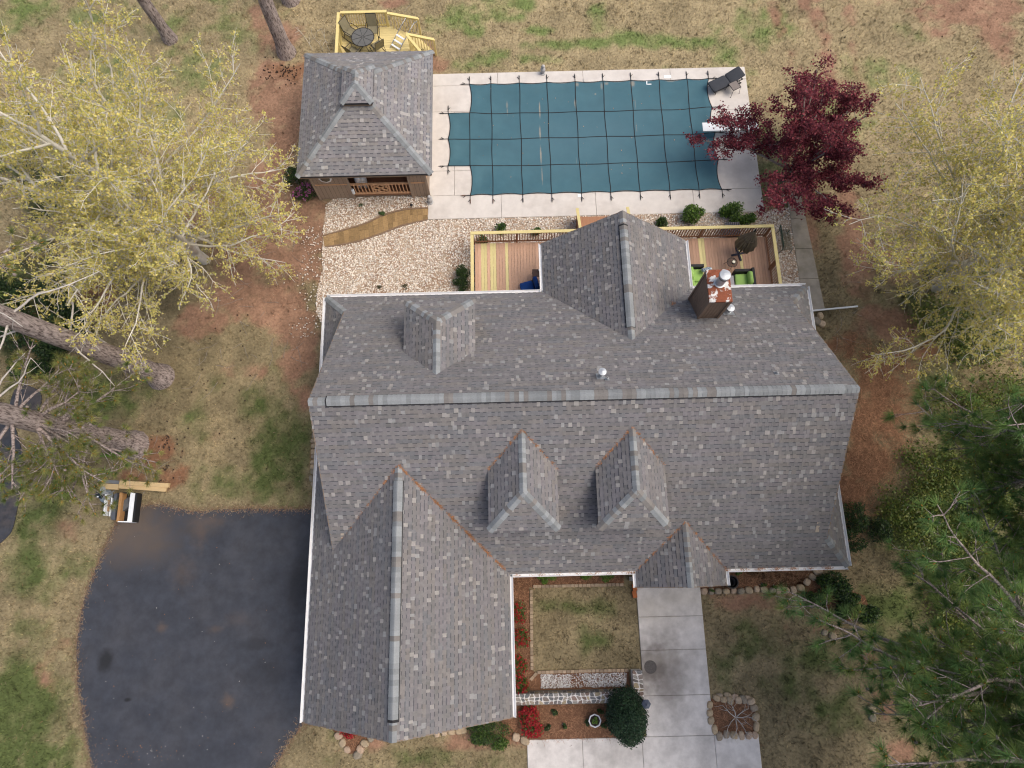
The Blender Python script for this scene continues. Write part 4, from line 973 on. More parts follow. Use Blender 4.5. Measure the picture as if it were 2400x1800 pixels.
for k in np.linspace(-.2, .2, 15):
    h = math.sqrt(rr_ ** 2 - k * k); gm.beam((q[0] + k, q[1] - h, DZ + .5), (q[0] + k, q[1] + h, DZ + .5), .006, .006); gm.beam((q[0] - h, q[1] + k, DZ + .498), (q[0] + h, q[1] + k, DZ + .498), .006, .006)
gm.build('wire_top', M_blk, st_)
for a in (.4, 2.5, 4.6): MB().tube([(q[0] + .15 * math.cos(a), q[1] + .15 * math.sin(a), DZ + .49), (q[0] + .28 * math.cos(a), q[1] + .28 * math.sin(a), DZ)], .010, 5).build('leg', M_blk, st_)
cj = thing('candle_jar', 'white candle in a dark jar on the wire side table', 'candle', (q[0] + .04, q[1] - .02, DZ + .513))
MB().lathe([(.08, 0), (.09, .09), (.075, .085)], (q[0] + .04, q[1] - .02, DZ + .513), 14).build('jar', M_blk, cj); MB().lathe([(.070, .0), (.066, .012)], (q[0] + .04, q[1] - .02, DZ + .6), 14).build('candle', mat('cream_wax', (.8, .78, .62)), cj)
# parasol
q = W(1730.5, 596, DZ)
um = thing('folded_parasol', 'folded taupe parasol on a black cross base on the deck', 'parasol', (q[0], q[1], DZ))
for a in (12, 102):
    c, s = math.cos(R(a)) * .34, math.sin(R(a)) * .34
    MB().beam((q[0] - c, q[1] - s, DZ + .03), (q[0] + c, q[1] + s, DZ + .03 + (.001 if a > 90 else 0)), .085, .05).build('base_bar', mat('navy_black_steel', (.022, .026, .045), rough=.5), um)
MB().tube([(q[0], q[1], DZ + .05), (q[0], q[1], DZ + 2.25)], .022, 8).build('pole', M_blk, um)
nf = 26; lev = [(0.62, .10, .5), (0.75, .30, .5), (1.0, .36, .45), (1.3, .32, .4), (1.65, .20, .35), (1.95, .09, .3), (2.15, .05, .1)]
mb = MB(); P = []
for z, r, k in lev:
    for i in range(nf * 2):
        a = i * math.pi / nf; f = 1 + k * .5 * (1 if i % 2 else -1) + .12 * math.sin(i * 1.7); P.append((q[0] + r * f * math.cos(a), q[1] + r * f * math.sin(a) * .9, DZ + z + .05 * math.sin(i * 2.1) * (z < .8)))
n2 = nf * 2
mb.idx(P, [(i * n2 + k, i * n2 + (k + 1) % n2, (i + 1) * n2 + (k + 1) % n2, (i + 1) * n2 + k) for i in range(len(lev) - 1) for k in range(n2)])
mb.build('canopy', mat('taupe_canvas', (.25, .21, .155), rough=.9, var=.25, scale=5), um)
MB().lathe([(.03, 0), (.045, .04), (.01, .12)], (q[0], q[1], DZ + 2.2), 8).build('finial', M_blk, um)
MB().tube([(q[0] + .25 * math.cos(a), q[1] + .22 * math.sin(a), DZ + 1.55) for a in np.linspace(0, 6.28, 16)], .02, 5).build('tie', mat('tie_strap', (.12, .10, .075)), um)
# blue-cushioned chair and little table at the west end
q = W(1254, 668, DZ + .45)
bc = thing('patio_chair', 'dark patio chair with royal blue cushions on the west deck', 'chair', (q[0] - .22, q[1] - .05, DZ), rz=R(15))
MB().box((0, 0, .22), (.70, .68, .05)).build('seat_frame', M_blk, bc, local=True)
MB().cushion((-.12, 0, .33), (.62, .62, .17), p=6).build('seat_cushion', M_blue, bc, smooth=True, local=True); MB().cushion((.28, 0, .56), (.2, .62, .55), p=6).build('back_cushion', M_blue, bc, smooth=True, local=True)
for sx in (-.3, .3):
    for sy in (-.3, .3): MB().box((sx, sy, .10), (.04, .04, .20)).build('leg', M_blk, bc, local=True)
q = W(1258, 640, DZ + .42)
tt = thing('mesh_side_table', 'small dark mesh side table beside the blue chair', 'side table', (q[0], q[1], DZ))
MB().box((q[0], q[1], DZ + .42), (.40, .36, .02)).build('tabletop', mat('brown_mesh', (.10, .06, .045), rough=.6), tt)
for sx in (-.17, .17):
    for sy in (-.15, .15): MB().tube([(q[0] + sx, q[1] + sy, DZ + .41), (q[0] + sx * 1.15, q[1] + sy * 1.15, DZ)], .012, 5).build('leg', M_blk, tt)
tag(MB().lathe([(.03, 0), (.042, .11), (.034, .105)], (q[0] + .12, q[1] + .1, DZ + .431), 10).build('white_cup', M_bd), 'white cup standing on the dark mesh side table', 'cup')

# ---- on the gravel and pool deck
M_gwire = mat('green_coated_wire', (.02, .06, .04), rough=.5)
q = W(1842, 562, .4)
gb = thing('wire_bench', 'dark green wire bench on the gravel east of the deck', 'bench', (q[0], q[1], 0))
w0 = MB()
for k in np.linspace(-.5, .5, 26): w0.beam((q[0] - .22, q[1] + k, .42), (q[0] + .22, q[1] + k, .42), .008, .006)
for k in np.linspace(-.22, .22, 12): w0.beam((q[0] + k, q[1] - .5, .424), (q[0] + k, q[1] + .5, .424), .008, .006)
w0.build('seat_mesh', M_gwire, gb)
w1 = MB(); w1.tube([(q[0] - .24, q[1] - .52, .42), (q[0] - .34, q[1] - .52, .85), (q[0] - .34, q[1] + .52, .85), (q[0] - .24, q[1] + .52, .42)], .022, 6)
for k in np.linspace(-.48, .48, 18): w1.beam((q[0] - .24, q[1] + k, .44), (q[0] - .34, q[1] + k, .84), .012, .008)
w1.build('backrest', M_gwire, gb)
for sx in (-.22, .22):
    for sy in (-.48, .48): MB().tube([(q[0] + sx, q[1] + sy, .42), (q[0] + sx * 1.2, q[1] + sy * 1.03, .03)], .016, 5).build('leg', M_gwire, gb)
q = W(1717, 543, .5)
ac = thing('air_conditioner', 'grey louvred air conditioning unit half hidden behind the deck railing', 'air conditioner', (q[0], q[1] + .1, 0))
MB().box((q[0], q[1] + .1, .32), (.62, .62, .60)).build('cabinet', mat('ac_grey', (.22, .21, .23), rough=.5), ac)
for i in range(7): MB().box((q[0] - .26 + i * .087, q[1] + .1, .635), (.05, .60, .02)).build('louvre', mat('ac_dark', (.07, .07, .08)) if i == 0 else bpy.data.materials['ac_dark'], ac)
# chaise longue
fa = (W(1657, 196, .36) + W(1674, 216, .36)) / 2; ha = (W(1731, 158, .5) + W(1746.5, 177, .5)) / 2
ang = math.atan2(ha[1] - fa[1], ha[0] - fa[0]); Lc = math.hypot(ha[0] - fa[0], ha[1] - fa[1])
cl = thing('chaise_longue', 'dark grey cushioned chaise longue at the pool corner', 'chaise longue', ((fa[0] + ha[0]) / 2, (fa[1] + ha[1]) / 2, .045), rz=ang)
M_ch = mat('slate_cushion', (.045, .05, .06), rough=.85, var=.1, scale=5)
MB().cushion((-Lc * .22, 0, .33), (Lc * .57, .64, .10), p=9, n=8).build('seat_cushion', M_ch, cl, smooth=True, local=True)
a_ = R(14); MM = [[math.cos(a_), 0, -math.sin(a_)], [0, 1, 0], [math.sin(a_), 0, math.cos(a_)]]
MB().cushion((Lc * .275, 0, .43), (Lc * .46, .64, .10), p=9, n=8, mat=MM).build('back_cushion', M_ch, cl, smooth=True, local=True)
fr = MB()
for s in (-1, 1): fr.beam((-Lc * .48, s * .28, .255), (Lc * .48, s * .28, .255), .04, .04)
for k in np.linspace(-.46, .46, 7): fr.beam((Lc * k, -.28, .253), (Lc * k, .28, .253), .04, .03)
fr.build('frame', M_blk, cl, local=True)
for sx in (-.4, .38):
    for sy in (-.27, .27): MB().tube([(Lc * sx, sy, .25), (Lc * sx, sy * 1.05, 0)], .018, 6).build('leg', M_blk, cl, local=True)
for sy in (-.31, .31): MB().tube([(Lc * .42, sy - .015, .06), (Lc * .42, sy + .015, .06)], .06, 10).build('wheel', M_blk, cl, local=True)
q = W(1722.5, 200, .5)
pt = thing('patio_side_table', 'small square mesh patio table beside the chaise longue', 'side table', (q[0], q[1], .045), rz=ang)
MB().box((0, 0, .44), (.42, .42, .012)).build('mesh_top', mat('grey_brown_mesh', (.20, .175, .16), rough=.7), pt, local=True)
for s in (-1, 1):
    MB().beam((-.22, s * .22, .44), (.22, s * .22, .44), .02, .025).build('rim', M_blk, pt, local=True); MB().beam((s * .22, -.209, .44), (s * .22, .209, .44), .02, .024).build('rim', M_blk, pt, local=True)
    for s2 in (-1, 1):
        l = MB().tube([(s * .2, s2 * .2, .43), (s * .25, s2 * .25, .012)], .010, 5).build('leg', M_blk, pt, local=True); MB().lathe([(.02, 0), (.02, .02)], (s * .25, s2 * .25, 0), 6).build('foot', M_blk, l, local=True)
# garden statues
M_stat = mat('pale_stone_statue', (.42, .42, .42), rough=.9, var=.3, scale=14, bump=.6, bscale=30)
def statue(px, py, label, z0):
    q = W(px, py, z0); t = thing('garden_statue', label, 'statue', (q[0], q[1], z0), 'stone statues by the pool')
    MB().lathe([(.14, 0), (.14, .05), (.11, .07)], (q[0], q[1], z0), 10).build('plinth', M_stat, t)
    MB().lathe([(.07, .07), (.125, .17), (.135, .28), (.11, .38), (.06, .43)], (q[0], q[1], z0), 12, sx=.95).build('body', M_stat, t, smooth=True)
    MB().lathe([(.03, .40), (.085, .47), (.085, .54), (.03, .60)], (q[0], q[1] - .02, z0), 10).build('head', M_stat, t, smooth=True)
statue(1272, 172, 'pale grey stone statue on the lawn edge north of the pool', .045); statue(1009, 474, 'pale grey stone statue at the corner of the pool house', .045)
tag(MB().bbox((*(W2(1354, 463)), .046), (*(W2(1363, 456)), .056)).build('skimmer_lid', M_bd), 'small white square skimmer lid south of the pool cover', 'lid')
tag(MB().bbox((*(W2(1556, 185)), .046), (*(W2(1572, 178)), .055)).build('deck_plate', M_bd), 'small white square plate beside the north pool edge', 'plate')
sk = MB(); q = W(1520, 195, .0); z_ = .05
sk.box((q[0] - .10, q[1], z_), (.05, .26, .03)); sk.box((q[0] + .05, q[1] + .11, z_), (.26, .05, .03)); sk.box((q[0] + .02, q[1] - .11, z_), (.2, .05, .03))
tag(sk.build('white_bracket', M_bd), 'white bracket shaped debris lying on the green pool cover', 'debris')
# lantern by the gravel
q = W(966, 487, 0)
ln = thing('garden_light', 'small black garden light in the gravel by the paver path', 'light', (q[0], q[1], 0))
MB().tube([(q[0], q[1], 0), (q[0], q[1], .22)], .014, 6).build('stake', M_blk, ln); MB().lathe([(.04, .2), (.07, .23), (.07, .28), (.02, .33)], (q[0], q[1], 0), 10).build('lamp_head', M_blk, ln)
# pots on the pool house porch
for px, lab in ((837, 'left one of two white pots behind the pool house railing'), (850, 'right one of two white pots behind the pool house railing')):
    q = W(px, 425, 1.0); t = thing('white_pot', lab, 'pot', (q[0], VY0 + .42, .30), 'white pots on the porch')
    MB().lathe([(.10, 0), (.15, .35), (.16, .62), (.14, .80), (.10, .90)], (q[0], VY0 + .42, .30), 14).build('body', M_bd, t, smooth=True); MB().lathe([(.09, .9), (.07, .93)], (q[0], VY0 + .42, .30), 12).build('rim', mat('grey_rim', (.4, .42, .45)) if px == 837 else bpy.data.materials['grey_rim'], t)
q = W(828, 440, .8); t = thing('white_lantern', 'small white lantern hanging on the pool house railing', 'lantern', (q[0], VY0 - .12, .62))
MB().lathe([(.05, 0), (.07, .03), (.07, .30), (.03, .36)], (q[0], VY0 - .12, .62), 10).build('body', M_bd, t); MB().lathe([(.045, .36), (.01, .42)], (q[0], VY0 - .12, .62), 8).build('cap', bpy.data.materials['grey_rim'], t)

# ================================================================== the small deck north of the pool house
QZ, QR = .50, 1.42
M_yel = mat('fresh_pine_board', tint=True, rough=.75, var=.10, scale=3, stretch=(.8, 12, 1))
M_yrail = mat('fresh_pine_rail', (.72, .60, .26), rough=.7, var=.08, scale=4)
pk = thing('pool_house_deck', 'new yellow pine deck with railings north of the pool house', 'deck', (-6.3, 24.6, 0))
xa, xb = -8.05, -4.05; ya, yb = 22.5, 26.30; cut = 24.75
y = ya
while y < yb - .05:
    x1 = xb + .2 if y < 24.45 else max(-5.75, xb + .2 - (y - 24.45) * .98)
    MB().bbox((xa, y + .004, QZ - .03), (x1, y + .136, QZ), tuple(np.array([.66, .55, .26]) * random.uniform(.88, 1.1))).build('deck_board', M_yel, pk); y += .14
for a, b in (((xa + .02, ya), (xa + .06, yb)), ((xb + .10, ya), (xb + .14, 24.3))): MB().bbox((*a, .02), (*b, QZ - .035)).build('rim_joist', M_yrail, pk)
MB().bbox((xa + .07, yb - .06, .02), (-5.75, yb - .02, QZ - .035)).build('rim_joist', M_yrail, pk)
rail_run(pk, (xa, ya), (xa, yb), M_yrail, M_yrail, M_yrail, QZ, QR, sp=.13, post=[.1, 2.2, 3.7])
rail_run(pk, (xa + .08, yb), (-5.70, yb), M_yrail, M_yrail, M_yrail, QZ, QR + .002, sp=.125, post=[.1, 2.2])
def srail(a, b, za, zb, n=9):
    ca = MB().beam((*a, za), (*b, zb), .13, .04).build('stair_rail_cap', M_yrail, pk)
    a3, b3 = np.array([*a, za]), np.array([*b, zb])
    MB().beam(a3 - [0, 0, .07], b3 - [0, 0, .07], .04, .08).build('top_rail', M_yrail, ca)
    for i in range(1, n):
        p = a3 + (b3 - a3) * i / n; MB().box((p[0], p[1], p[2] - .5), (.035, .035, .86)).build('baluster', M_yrail, ca)
    MB().box((b[0], b[1], zb / 2), (.09, .09, zb - .05)).build('post', M_yrail, ca)
srail((-5.66, 26.22), (-4.20, 26.10), 1.40, 1.15, 10); srail((-4.72, 24.98), (-3.42, 24.92), 1.38, 1.05, 10); srail((-4.70, 24.90), (-4.0, 23.9), 1.42, 1.42, 9)
for i in range(4):
    o = .30 * i; z = QZ - .02 - .12 * i
    P = [(-5.72 + o, 26.15), (-4.55 + o * .9, 24.98), (-4.27 + o * .9, 24.98), (-5.40 + o, 26.15)]
    MB().prism(P, z - .04, z, tuple(np.array([.66, .55, .26]) * random.uniform(.9, 1.08))).build('stair_tread', M_yel, pk)
# table and rocking sling chairs
q = W(850, 87, QZ + .7)
ot = thing('mesh_patio_table', 'round black mesh patio table on the yellow deck', 'table', (q[0], q[1], QZ))
M_mesh = mat('smoked_mesh', (.13, .13, .12), rough=.3, spec=.5)
rt = .55
MB().lathe([(rt - .02, 0), (rt - .02, .008)], (q[0], q[1], QZ + .70), 32).build('mesh_top', M_mesh, ot)
MB().tube([(q[0] + rt * math.cos(a), q[1] + rt * math.sin(a), QZ + .705) for a in np.linspace(0, 2 * math.pi, 33)], .018, 6).build('rim', M_blk, ot)
for k in range(8):
    a = k * math.pi / 4 + .3; MB().beam((q[0] + .04 * math.cos(a), q[1] + .04 * math.sin(a), QZ + .715), (q[0] + (rt - .02) * math.cos(a), q[1] + (rt - .02) * math.sin(a), QZ + .715), .014, .008).build('spoke', M_blk, ot)
MB().tube([(q[0], q[1], QZ + .12), (q[0], q[1], QZ + .70)], .025, 8).build('pedestal', M_blk, ot)
for k in range(4):
    a = k * math.pi / 2 + .6; MB().tube([(q[0], q[1], QZ + .25), (q[0] + .3 * math.cos(a), q[1] + .3 * math.sin(a), QZ + .05), (q[0] + .42 * math.cos(a), q[1] + .42 * math.sin(a), QZ + .015)], .014, 5).build('leg', M_blk, ot)
M_sling = mat('tan_sling', (.22, .20, .13), rough=.7, spec=.2)
def rocker(px, py, rz, label):
    q = W(px, py, QZ + .4); t = thing('sling_chair', label, 'chair', (q[0], q[1], QZ), 'sling chairs round the mesh table', R(rz))
    MB().box((0, 0, .40), (.46, .46, .02)).build('seat', M_sling, t, local=True)
    a = R(18); MM = [[1, 0, 0], [0, math.cos(a), -math.sin(a)], [0, math.sin(a), math.cos(a)]]
    MB().box((0, -.31, .72), (.46, .02, .60), mat=[[1, 0, 0], [0, math.cos(-a), -math.sin(-a)], [0, math.sin(-a), math.cos(-a)]] if False else MM).build('backrest', M_sling, t, local=True)
    for s in (-1, 1):
        MB().tube([(s * .25, .30, .0), (s * .25, .20, .40), (s * .25, -.22, .40), (s * .25, -.40, 1.02)], .014, 6).build('side_frame', M_blk, t, local=True)
        MB().tube([(s * .27, .24, .40), (s * .29, .22, .62), (s * .29, -.15, .64), (s * .26, -.28, .60)], .016, 6).build('armrest', M_blk, t, local=True)
        MB().tube([(s * .26, y_, .012 + .16 * (y_ / .5) ** 2) for y_ in np.linspace(-.5, .42, 8)], .015, 5).build('rocker_runner', M_blk, t, local=True)
        MB().tube([(s * .25, -.2, .40), (s * .26, -.34, .09)], .014, 5).build('leg', M_blk, t, local=True)
    MB().tube([(-.25, -.40, 1.02), (.25, -.40, 1.02)], .014, 6).build('top_bar', M_blk, t, local=True)
rocker(823, 76, -125, 'sling rocking chair in the northwest corner of the yellow deck'); rocker(873, 70, 180, 'sling rocking chair north of the round mesh table')
rocker(884, 107, 35, 'sling rocking chair between the mesh table and the pool ladder'); rocker(828, 121, -35, 'sling rocking chair half hidden by the pool house roof edge')
q = W(940, 98, QZ + .1)
ld = thing('pool_ladder', 'stainless pool ladder with white treads lying on the yellow deck', 'ladder', (q[0], q[1], QZ), rz=R(-38))
M_ss = mat('stainless_tube', (.52, .52, .52), rough=.25, metal=.9)
for s in (-1, 1):
    MB().tube([(s * .26, -.55, .04), (s * .26, -.1, .30), (s * .26, .55, .62), (s * .26, .85, .72), (s * .26, 1.05, .66), (s * .26, 1.08, .45), (s * .26, .85, .12)], .022, 8).build('rail', M_ss, ld, local=True)
for k in range(3):
    MB().box((0, -.42 + k * .22, .14 + k * .125), (.50, .09, .03)).build('tread', M_bd, ld, local=True)

# ================================================================== boxes and tools on the driveway corner
M_card = mat('cardboard', (.58, .43, .23), rough=.85, var=.06, scale=6)
M_gtrim = mat('grey_trim', (.18, .19, .20), rough=.6)
M_pla = mat('black_plastic', (.02, .021, .023), rough=.45, var=.2)
zz4 = lambda a, b: (210 + a * .0904, 1100 + b * .0904)
def quadbox(name, pts, z0, z1, m, parent=None, **k):
    P = [W2(*zz4(*p), z1) for p in pts]; return MB().prism(P[::-1] if True else P, z0, z1).build(name, m, parent, **k)
def onebox(name, label, cat, pts, z0, z1, m, group=None):
    o = quadbox(name, pts, z0, z1, m); return tag(o, label, cat, group)
onebox('cardboard_carton', 'long cardboard carton on the grass, upper of the pair on the right', 'carton', [(780, 290), (2060, 360), (2030, 470), (760, 400)], .02, .16, M_card, 'flat cartons by the driveway')
onebox('cardboard_carton', 'long cardboard carton on the grass, lower of the pair on the right', 'carton', [(760, 405), (1995, 470), (1960, 580), (745, 490)], .02, .12, M_card, 'flat cartons by the driveway')
onebox('cardboard_carton', 'short wide cardboard carton above the saw', 'carton', [(195, 355), (750, 385), (725, 530), (200, 500)], .02, .14, M_card, 'flat cartons by the driveway')
onebox('trim_bundle', 'bundle of grey trim strips next to the short carton', 'trim', [(230, 255), (765, 295), (750, 375), (190, 345)], .02, .12, M_gtrim)
bxo = thing('storage_crate', 'open black plastic crate with a white side panel on the driveway', 'crate', (*W2(*zz4(900, 980)), .022))
for nm, pts, z0, z1, m in (('crate_floor', [(700, 620), (1180, 600), (1100, 1370), (690, 1360)], .03, .06, M_pla), ('side_panel', [(1060, 600), (1180, 620), (1090, 1370), (975, 1340)], .03, .42, M_bd), ('side_wall', [(1185, 600), (1245, 610), (1145, 1365), (1100, 1370)], .03, .40, M_pla), ('brown_divider', [(780, 600), (855, 605), (765, 1340), (690, 1355)], .03, .40, mat('brown_board', (.40, .22, .09))), ('end_wall', [(740, 1340), (1085, 1345), (1085, 1375), (720, 1365)], .03, .40, M_bd), ('far_wall', [(860, 598), (1060, 600), (1060, 620), (860, 618)], .03, .40, M_pla), ('grey_wall', [(640, 640), (705, 620), (650, 1310), (540, 1300)], .03, .34, mat('slate_plastic', (.09, .10, .12)))):
    quadbox(nm, pts, z0, z1, m, bxo)
onebox('tool_case', 'dark grey tool case lying inside the open black crate', 'case', [(820, 860), (1000, 720), (1030, 960), (850, 1090)], .062, .24, mat('grey_case', (.11, .115, .12), rough=.5))
rk = thing('white_rack', 'white framed rack holding a timber offcut beside the crate', 'rack', (*W2(*zz4(450, 950)), .022))
for nm, pts, z0, z1, m in (('side_rail', [(400, 640), (435, 640), (385, 1200), (345, 1195)], .03, .35, M_bd), ('side_rail', [(560, 740), (585, 740), (525, 1220), (500, 1215)], .03, .30, M_bd), ('end_rail', [(430, 650), (580, 690), (575, 720), (428, 680)], .03, .30, M_gtrim), ('tray', [(400, 700), (560, 740), (520, 1215), (385, 1190)], .03, .08, M_gtrim)):
    quadbox(nm, pts, z0, z1, m, rk)
onebox('timber_offcut', 'short brown timber offcut lying in the white rack', 'timber', [(460, 790), (530, 800), (525, 1090), (450, 1090)], .085, .2, mat('offcut', (.28, .17, .09), var=.3, scale=20))
q = W(*zz4(350, 680), .25)
sw = thing('mitre_saw', 'mitre saw with blue-grey blade guard beside the white rack', 'saw', (q[0], q[1], .0))
MB().lathe([(.28, 0), (.28, .05), (.20, .10)], (q[0], q[1], 0), 18).build('turntable', mat('saw_table', (.30, .36, .42), rough=.4, metal=.4), sw)
MB().box((q[0] + .06, q[1] + .12, .14), (.42, .06, .12), rz=R(-18)).build('fence', mat('saw_silver', (.5, .52, .55), rough=.35, metal=.6), sw)
MB().tube([(q[0] + .0, q[1] + .2, .34), (q[0] + .05, q[1] + .21, .34)], .17, 16).build('blade_guard', mat('saw_guard', (.42, .47, .52), rough=.4), sw)
MB().box((q[0] - .14, q[1] + .02, .30), (.26, .22, .18), rz=R(-20)).build('motor', mat('saw_navy', (.012, .02, .035), rough=.45), sw)
MB().box((q[0] - .12, q[1] - .06, .405), (.07, .05, .02)).build('rating_label', M_bd, sw)
MB().tube([(q[0] + .2, q[1] + .1, .2), (q[0] + .34, q[1] + .12, .24), (q[0] + .42, q[1] + .2, .2)], .02, 6).build('handle', M_gtrim, sw)

# ================================================================== front garden stonework
M_rock = mat('fieldstone', tint=True, rough=.9, var=.25, scale=9, bump=.6, bscale=26, coord='world')
ROCKC = [(.42, .33, .22), (.36, .29, .20), (.46, .36, .26), (.30, .25, .19), (.40, .30, .22), (.25, .22, .17)]
def rock_mesh(seed, c):
    r = np.random.default_rng(seed); n = 9; P = []
    for z, k in ((0, .96), (.5, 1.0), (.86, .84), (1.0, .5)):
        for i in range(n): a = i * 2 * math.pi / n; f = k * (1 + .10 * math.sin(2 * a + seed) + r.uniform(-.07, .07)); e = .72; P.append((np.sign(math.cos(a)) * abs(math.cos(a)) ** e * f, np.sign(math.sin(a)) * abs(math.sin(a)) ** e * f, z + r.uniform(-.04, .04)))
    P.append((0, 0, 1.0)); mb = MB()
    mb.idx(P, [(i * n + k, i * n + (k + 1) % n, (i + 1) * n + (k + 1) % n, (i + 1) * n + k) for i in range(3) for k in range(n)] + [(3 * n + k, 3 * n + (k + 1) % n, 4 * n) for k in range(n)], c)
    return mb.mesh('stone', M_rock, smooth=False)
ROCKS = [rock_mesh(40 + i, c) for i, c in enumerate(ROCKC)]
def stone_row(label, pts, px=True, size=.13, gap=1.0, z0=0, jitter=.02, h=.14, alt=None, name='stone_border'):
    A = np.array([W2(*p) for p in pts] if px else pts, float); d = np.concatenate([[0], np.cumsum(np.linalg.norm(np.diff(A, axis=0), axis=1))])
    t = thing(name, label, 'stone border', (A[0, 0], A[0, 1], z0)); s = 0
    while s < d[-1]:
        sz = size * random.uniform(.8, 1.2); x = np.interp(s + sz, d, A[:, 0]); y = np.interp(s + sz, d, A[:, 1]); x2 = np.interp(s + sz + .1, d, A[:, 0]); y2 = np.interp(s + sz + .1, d, A[:, 1])
        ang = math.atan2(y2 - y, x2 - x) if s + sz + .1 < d[-1] else ang if s > 0 else 0
        link('stone', random.choice(alt or ROCKS), t, (x + random.uniform(-jitter, jitter), y + random.uniform(-jitter, jitter), z0 - .02), ang + random.uniform(-.15, .15), (sz * .97, size * random.uniform(.8, 1.05), h * random.uniform(.75, 1.2)))
        s += sz * 2 * gap
    return t
zb = lambda a, b: (1600 + a * .1808, 1580 + b * .1808)
stone_row('ring of tan stones round the bare shrub bed beside the front walk', [zb(*p) for p in ((350, 345), (345, 420), (350, 500), (365, 560), (370, 630), (400, 690), (420, 760), (475, 800), (560, 775), (650, 785), (715, 790), (780, 785), (845, 785), (920, 800), (955, 740), (950, 660), (945, 600), (940, 520), (920, 430), (880, 350))], size=.155)
stone_row('back row of tan stones on the north side of the bare shrub bed', [zb(*p) for p in ((385, 300), (480, 330), (545, 320), (610, 335), (680, 330), (740, 335), (800, 345))], size=.15)
stone_row('low outer row of stones on the north side of the bare shrub bed', [zb(*p) for p in ((420, 285), (520, 292), (600, 285), (700, 298), (780, 312), (850, 330))], size=.14, h=.08)
zc = lambda a, b: (1620 + a * .1808, 1320 + b * .1808)
stone_row('row of tan stones edging the bed east of the front walk', [zc(*p) for p in ((125, 362), (330, 358), (550, 358), (760, 352), (835, 330), (905, 345), (1030, 348), (1110, 360), (1250, 350), (1300, 345), (1400, 330), (1440, 300))], size=.145, gap=1.04)
stone_row('short run of stones climbing to the gutter near the glossy shrubs', [zc(*p) for p in ((1480, 300), (1500, 230), (1565, 175), (1600, 120), (1660, 90))], size=.145, gap=1.05)
stone_row('row of tan stones along the west wall of the house', [(737, 985), (736, 1040), (735, 1080), (733, 1110), (731, 1126), (738, 1140)], size=.125)
zd = lambda a, b: (640 + a * .3165, 1640 + b * .3162)
stone_row('left leg of the stone wedge below the garage gable', [zd(*p) for p in ((470, 240), (500, 290), (520, 325), (545, 355), (555, 395))], size=.16)
stone_row('right leg of the stone wedge below the garage gable', [zd(*p) for p in ((600, 405), (650, 400), (635, 375), (660, 340), (690, 310), (715, 285), (740, 268))], size=.16)
stone_row('small row of stones below the garage eave near the big shrub', [zd(*p) for p in ((1190, 250), (1280, 238), (1350, 235), (1410, 225))], size=.14)
stone_row('three stones between the red azalea bed and the front paving', [zd(*p) for p in ((1765, 262), (1810, 282), (1870, 300))], size=.17)
stone_row('loose stones at the end of the east sidewalk', [(1913, 733), (1922, 742), (1915, 752), (1925, 760)], size=.16, gap=.7, jitter=.12)
stone_row('two stones half buried in the east lawn', [(1925, 1478), (1936, 1486), (1965, 1494)], size=.14, gap=1.2)
stone_row('two pale stones at the edge of the pine shade', [(2040, 1650), (2043, 1680)], size=.18, gap=1.0)
# retaining wall of mortared stone
M_mort = mat('white_mortar', (.66, .65, .64), rough=.9, var=.08)
WCOL = [(.21, .18, .16), (.16, .15, .145), (.25, .22, .18), (.19, .14, .12), (.33, .28, .19), (.14, .145, .15), (.24, .23, .21)]
def mortar_wall(label, x0, x1, y0, y1, zt, nx, ny):
    t = thing('stone_wall', label, 'stone wall', ((x0 + x1) / 2, (y0 + y1) / 2, 0))
    MB().bbox((x0 + .02, y0 + .02, 0), (x1 - .02, y1 - .02, zt)).build('mortar_core', M_mort, t)
    r = random.Random(int(x0 * 100) + 5); G = {}
    for i in range(nx + 1):
        for j in range(ny + 1):
            ox = oy = 0
            u = min(nx, max(0, i + ox * (0 < i < nx) + r.uniform(-.42, .42) * (0 < i < nx))); v = min(ny, max(0, j + oy * (0 < j < ny) + r.uniform(-.36, .36) * (0 < j < ny)))
            G[i, j] = np.array([x0 + (x1 - x0) * u / nx, y0 + (y1 - y0) * v / ny])
    for i in range(nx):
        for j in range(ny):
            q = [G[i, j], G[i + 1, j], G[i + 1, j + 1], G[i, j + 1]]; c = sum(q) / 4
            oct_ = []
            for k in range(4):
                a, b = q[k], q[(k + 1) % 4]; oct_ += [a * .80 + b * .20, a * .5 + b * .5, a * .2 + b * .8]
            oct_ = [tuple(c + (p - c) * r.uniform(.74, .88)) for p in oct_]
            cc = np.array(r.choice(WCOL)) * r.uniform(.85, 1.2)
            MB().prism(oct_, zt - .1, zt + r.uniform(.008, .028), tuple(cc)).build('stone', M_rock, t)
    # stones on the face towards the beds
    if x1 - x0 > y1 - y0:
        for yy_, s_ in ((y0, -1), (y1, 1)):
            for i in range(nx):
                for k in range(2):
                    xa_, xb_ = x0 + (x1 - x0) * (i + .06) / nx, x0 + (x1 - x0) * (i + .94) / nx; za, zb_ = zt * (k + .06) / 2, zt * (k + .90) / 2
                    MB().bbox((xa_, yy_ - .0, za), (xb_, yy_ + s_ * .02 - s_ * .03 + s_ * .02, zb_), tuple(np.array(r.choice(WCOL)))).build('stone', M_rock, t)
    return t
mortar_wall('long mortared stone wall between white pebbles and azalea bed', -.30, 4.30, -5.10, -4.70, .55, 26, 3)
mortar_wall('short mortared stone wall running along the front walk', 4.34, 4.74, -5.20, -3.98, .52, 2, 8)
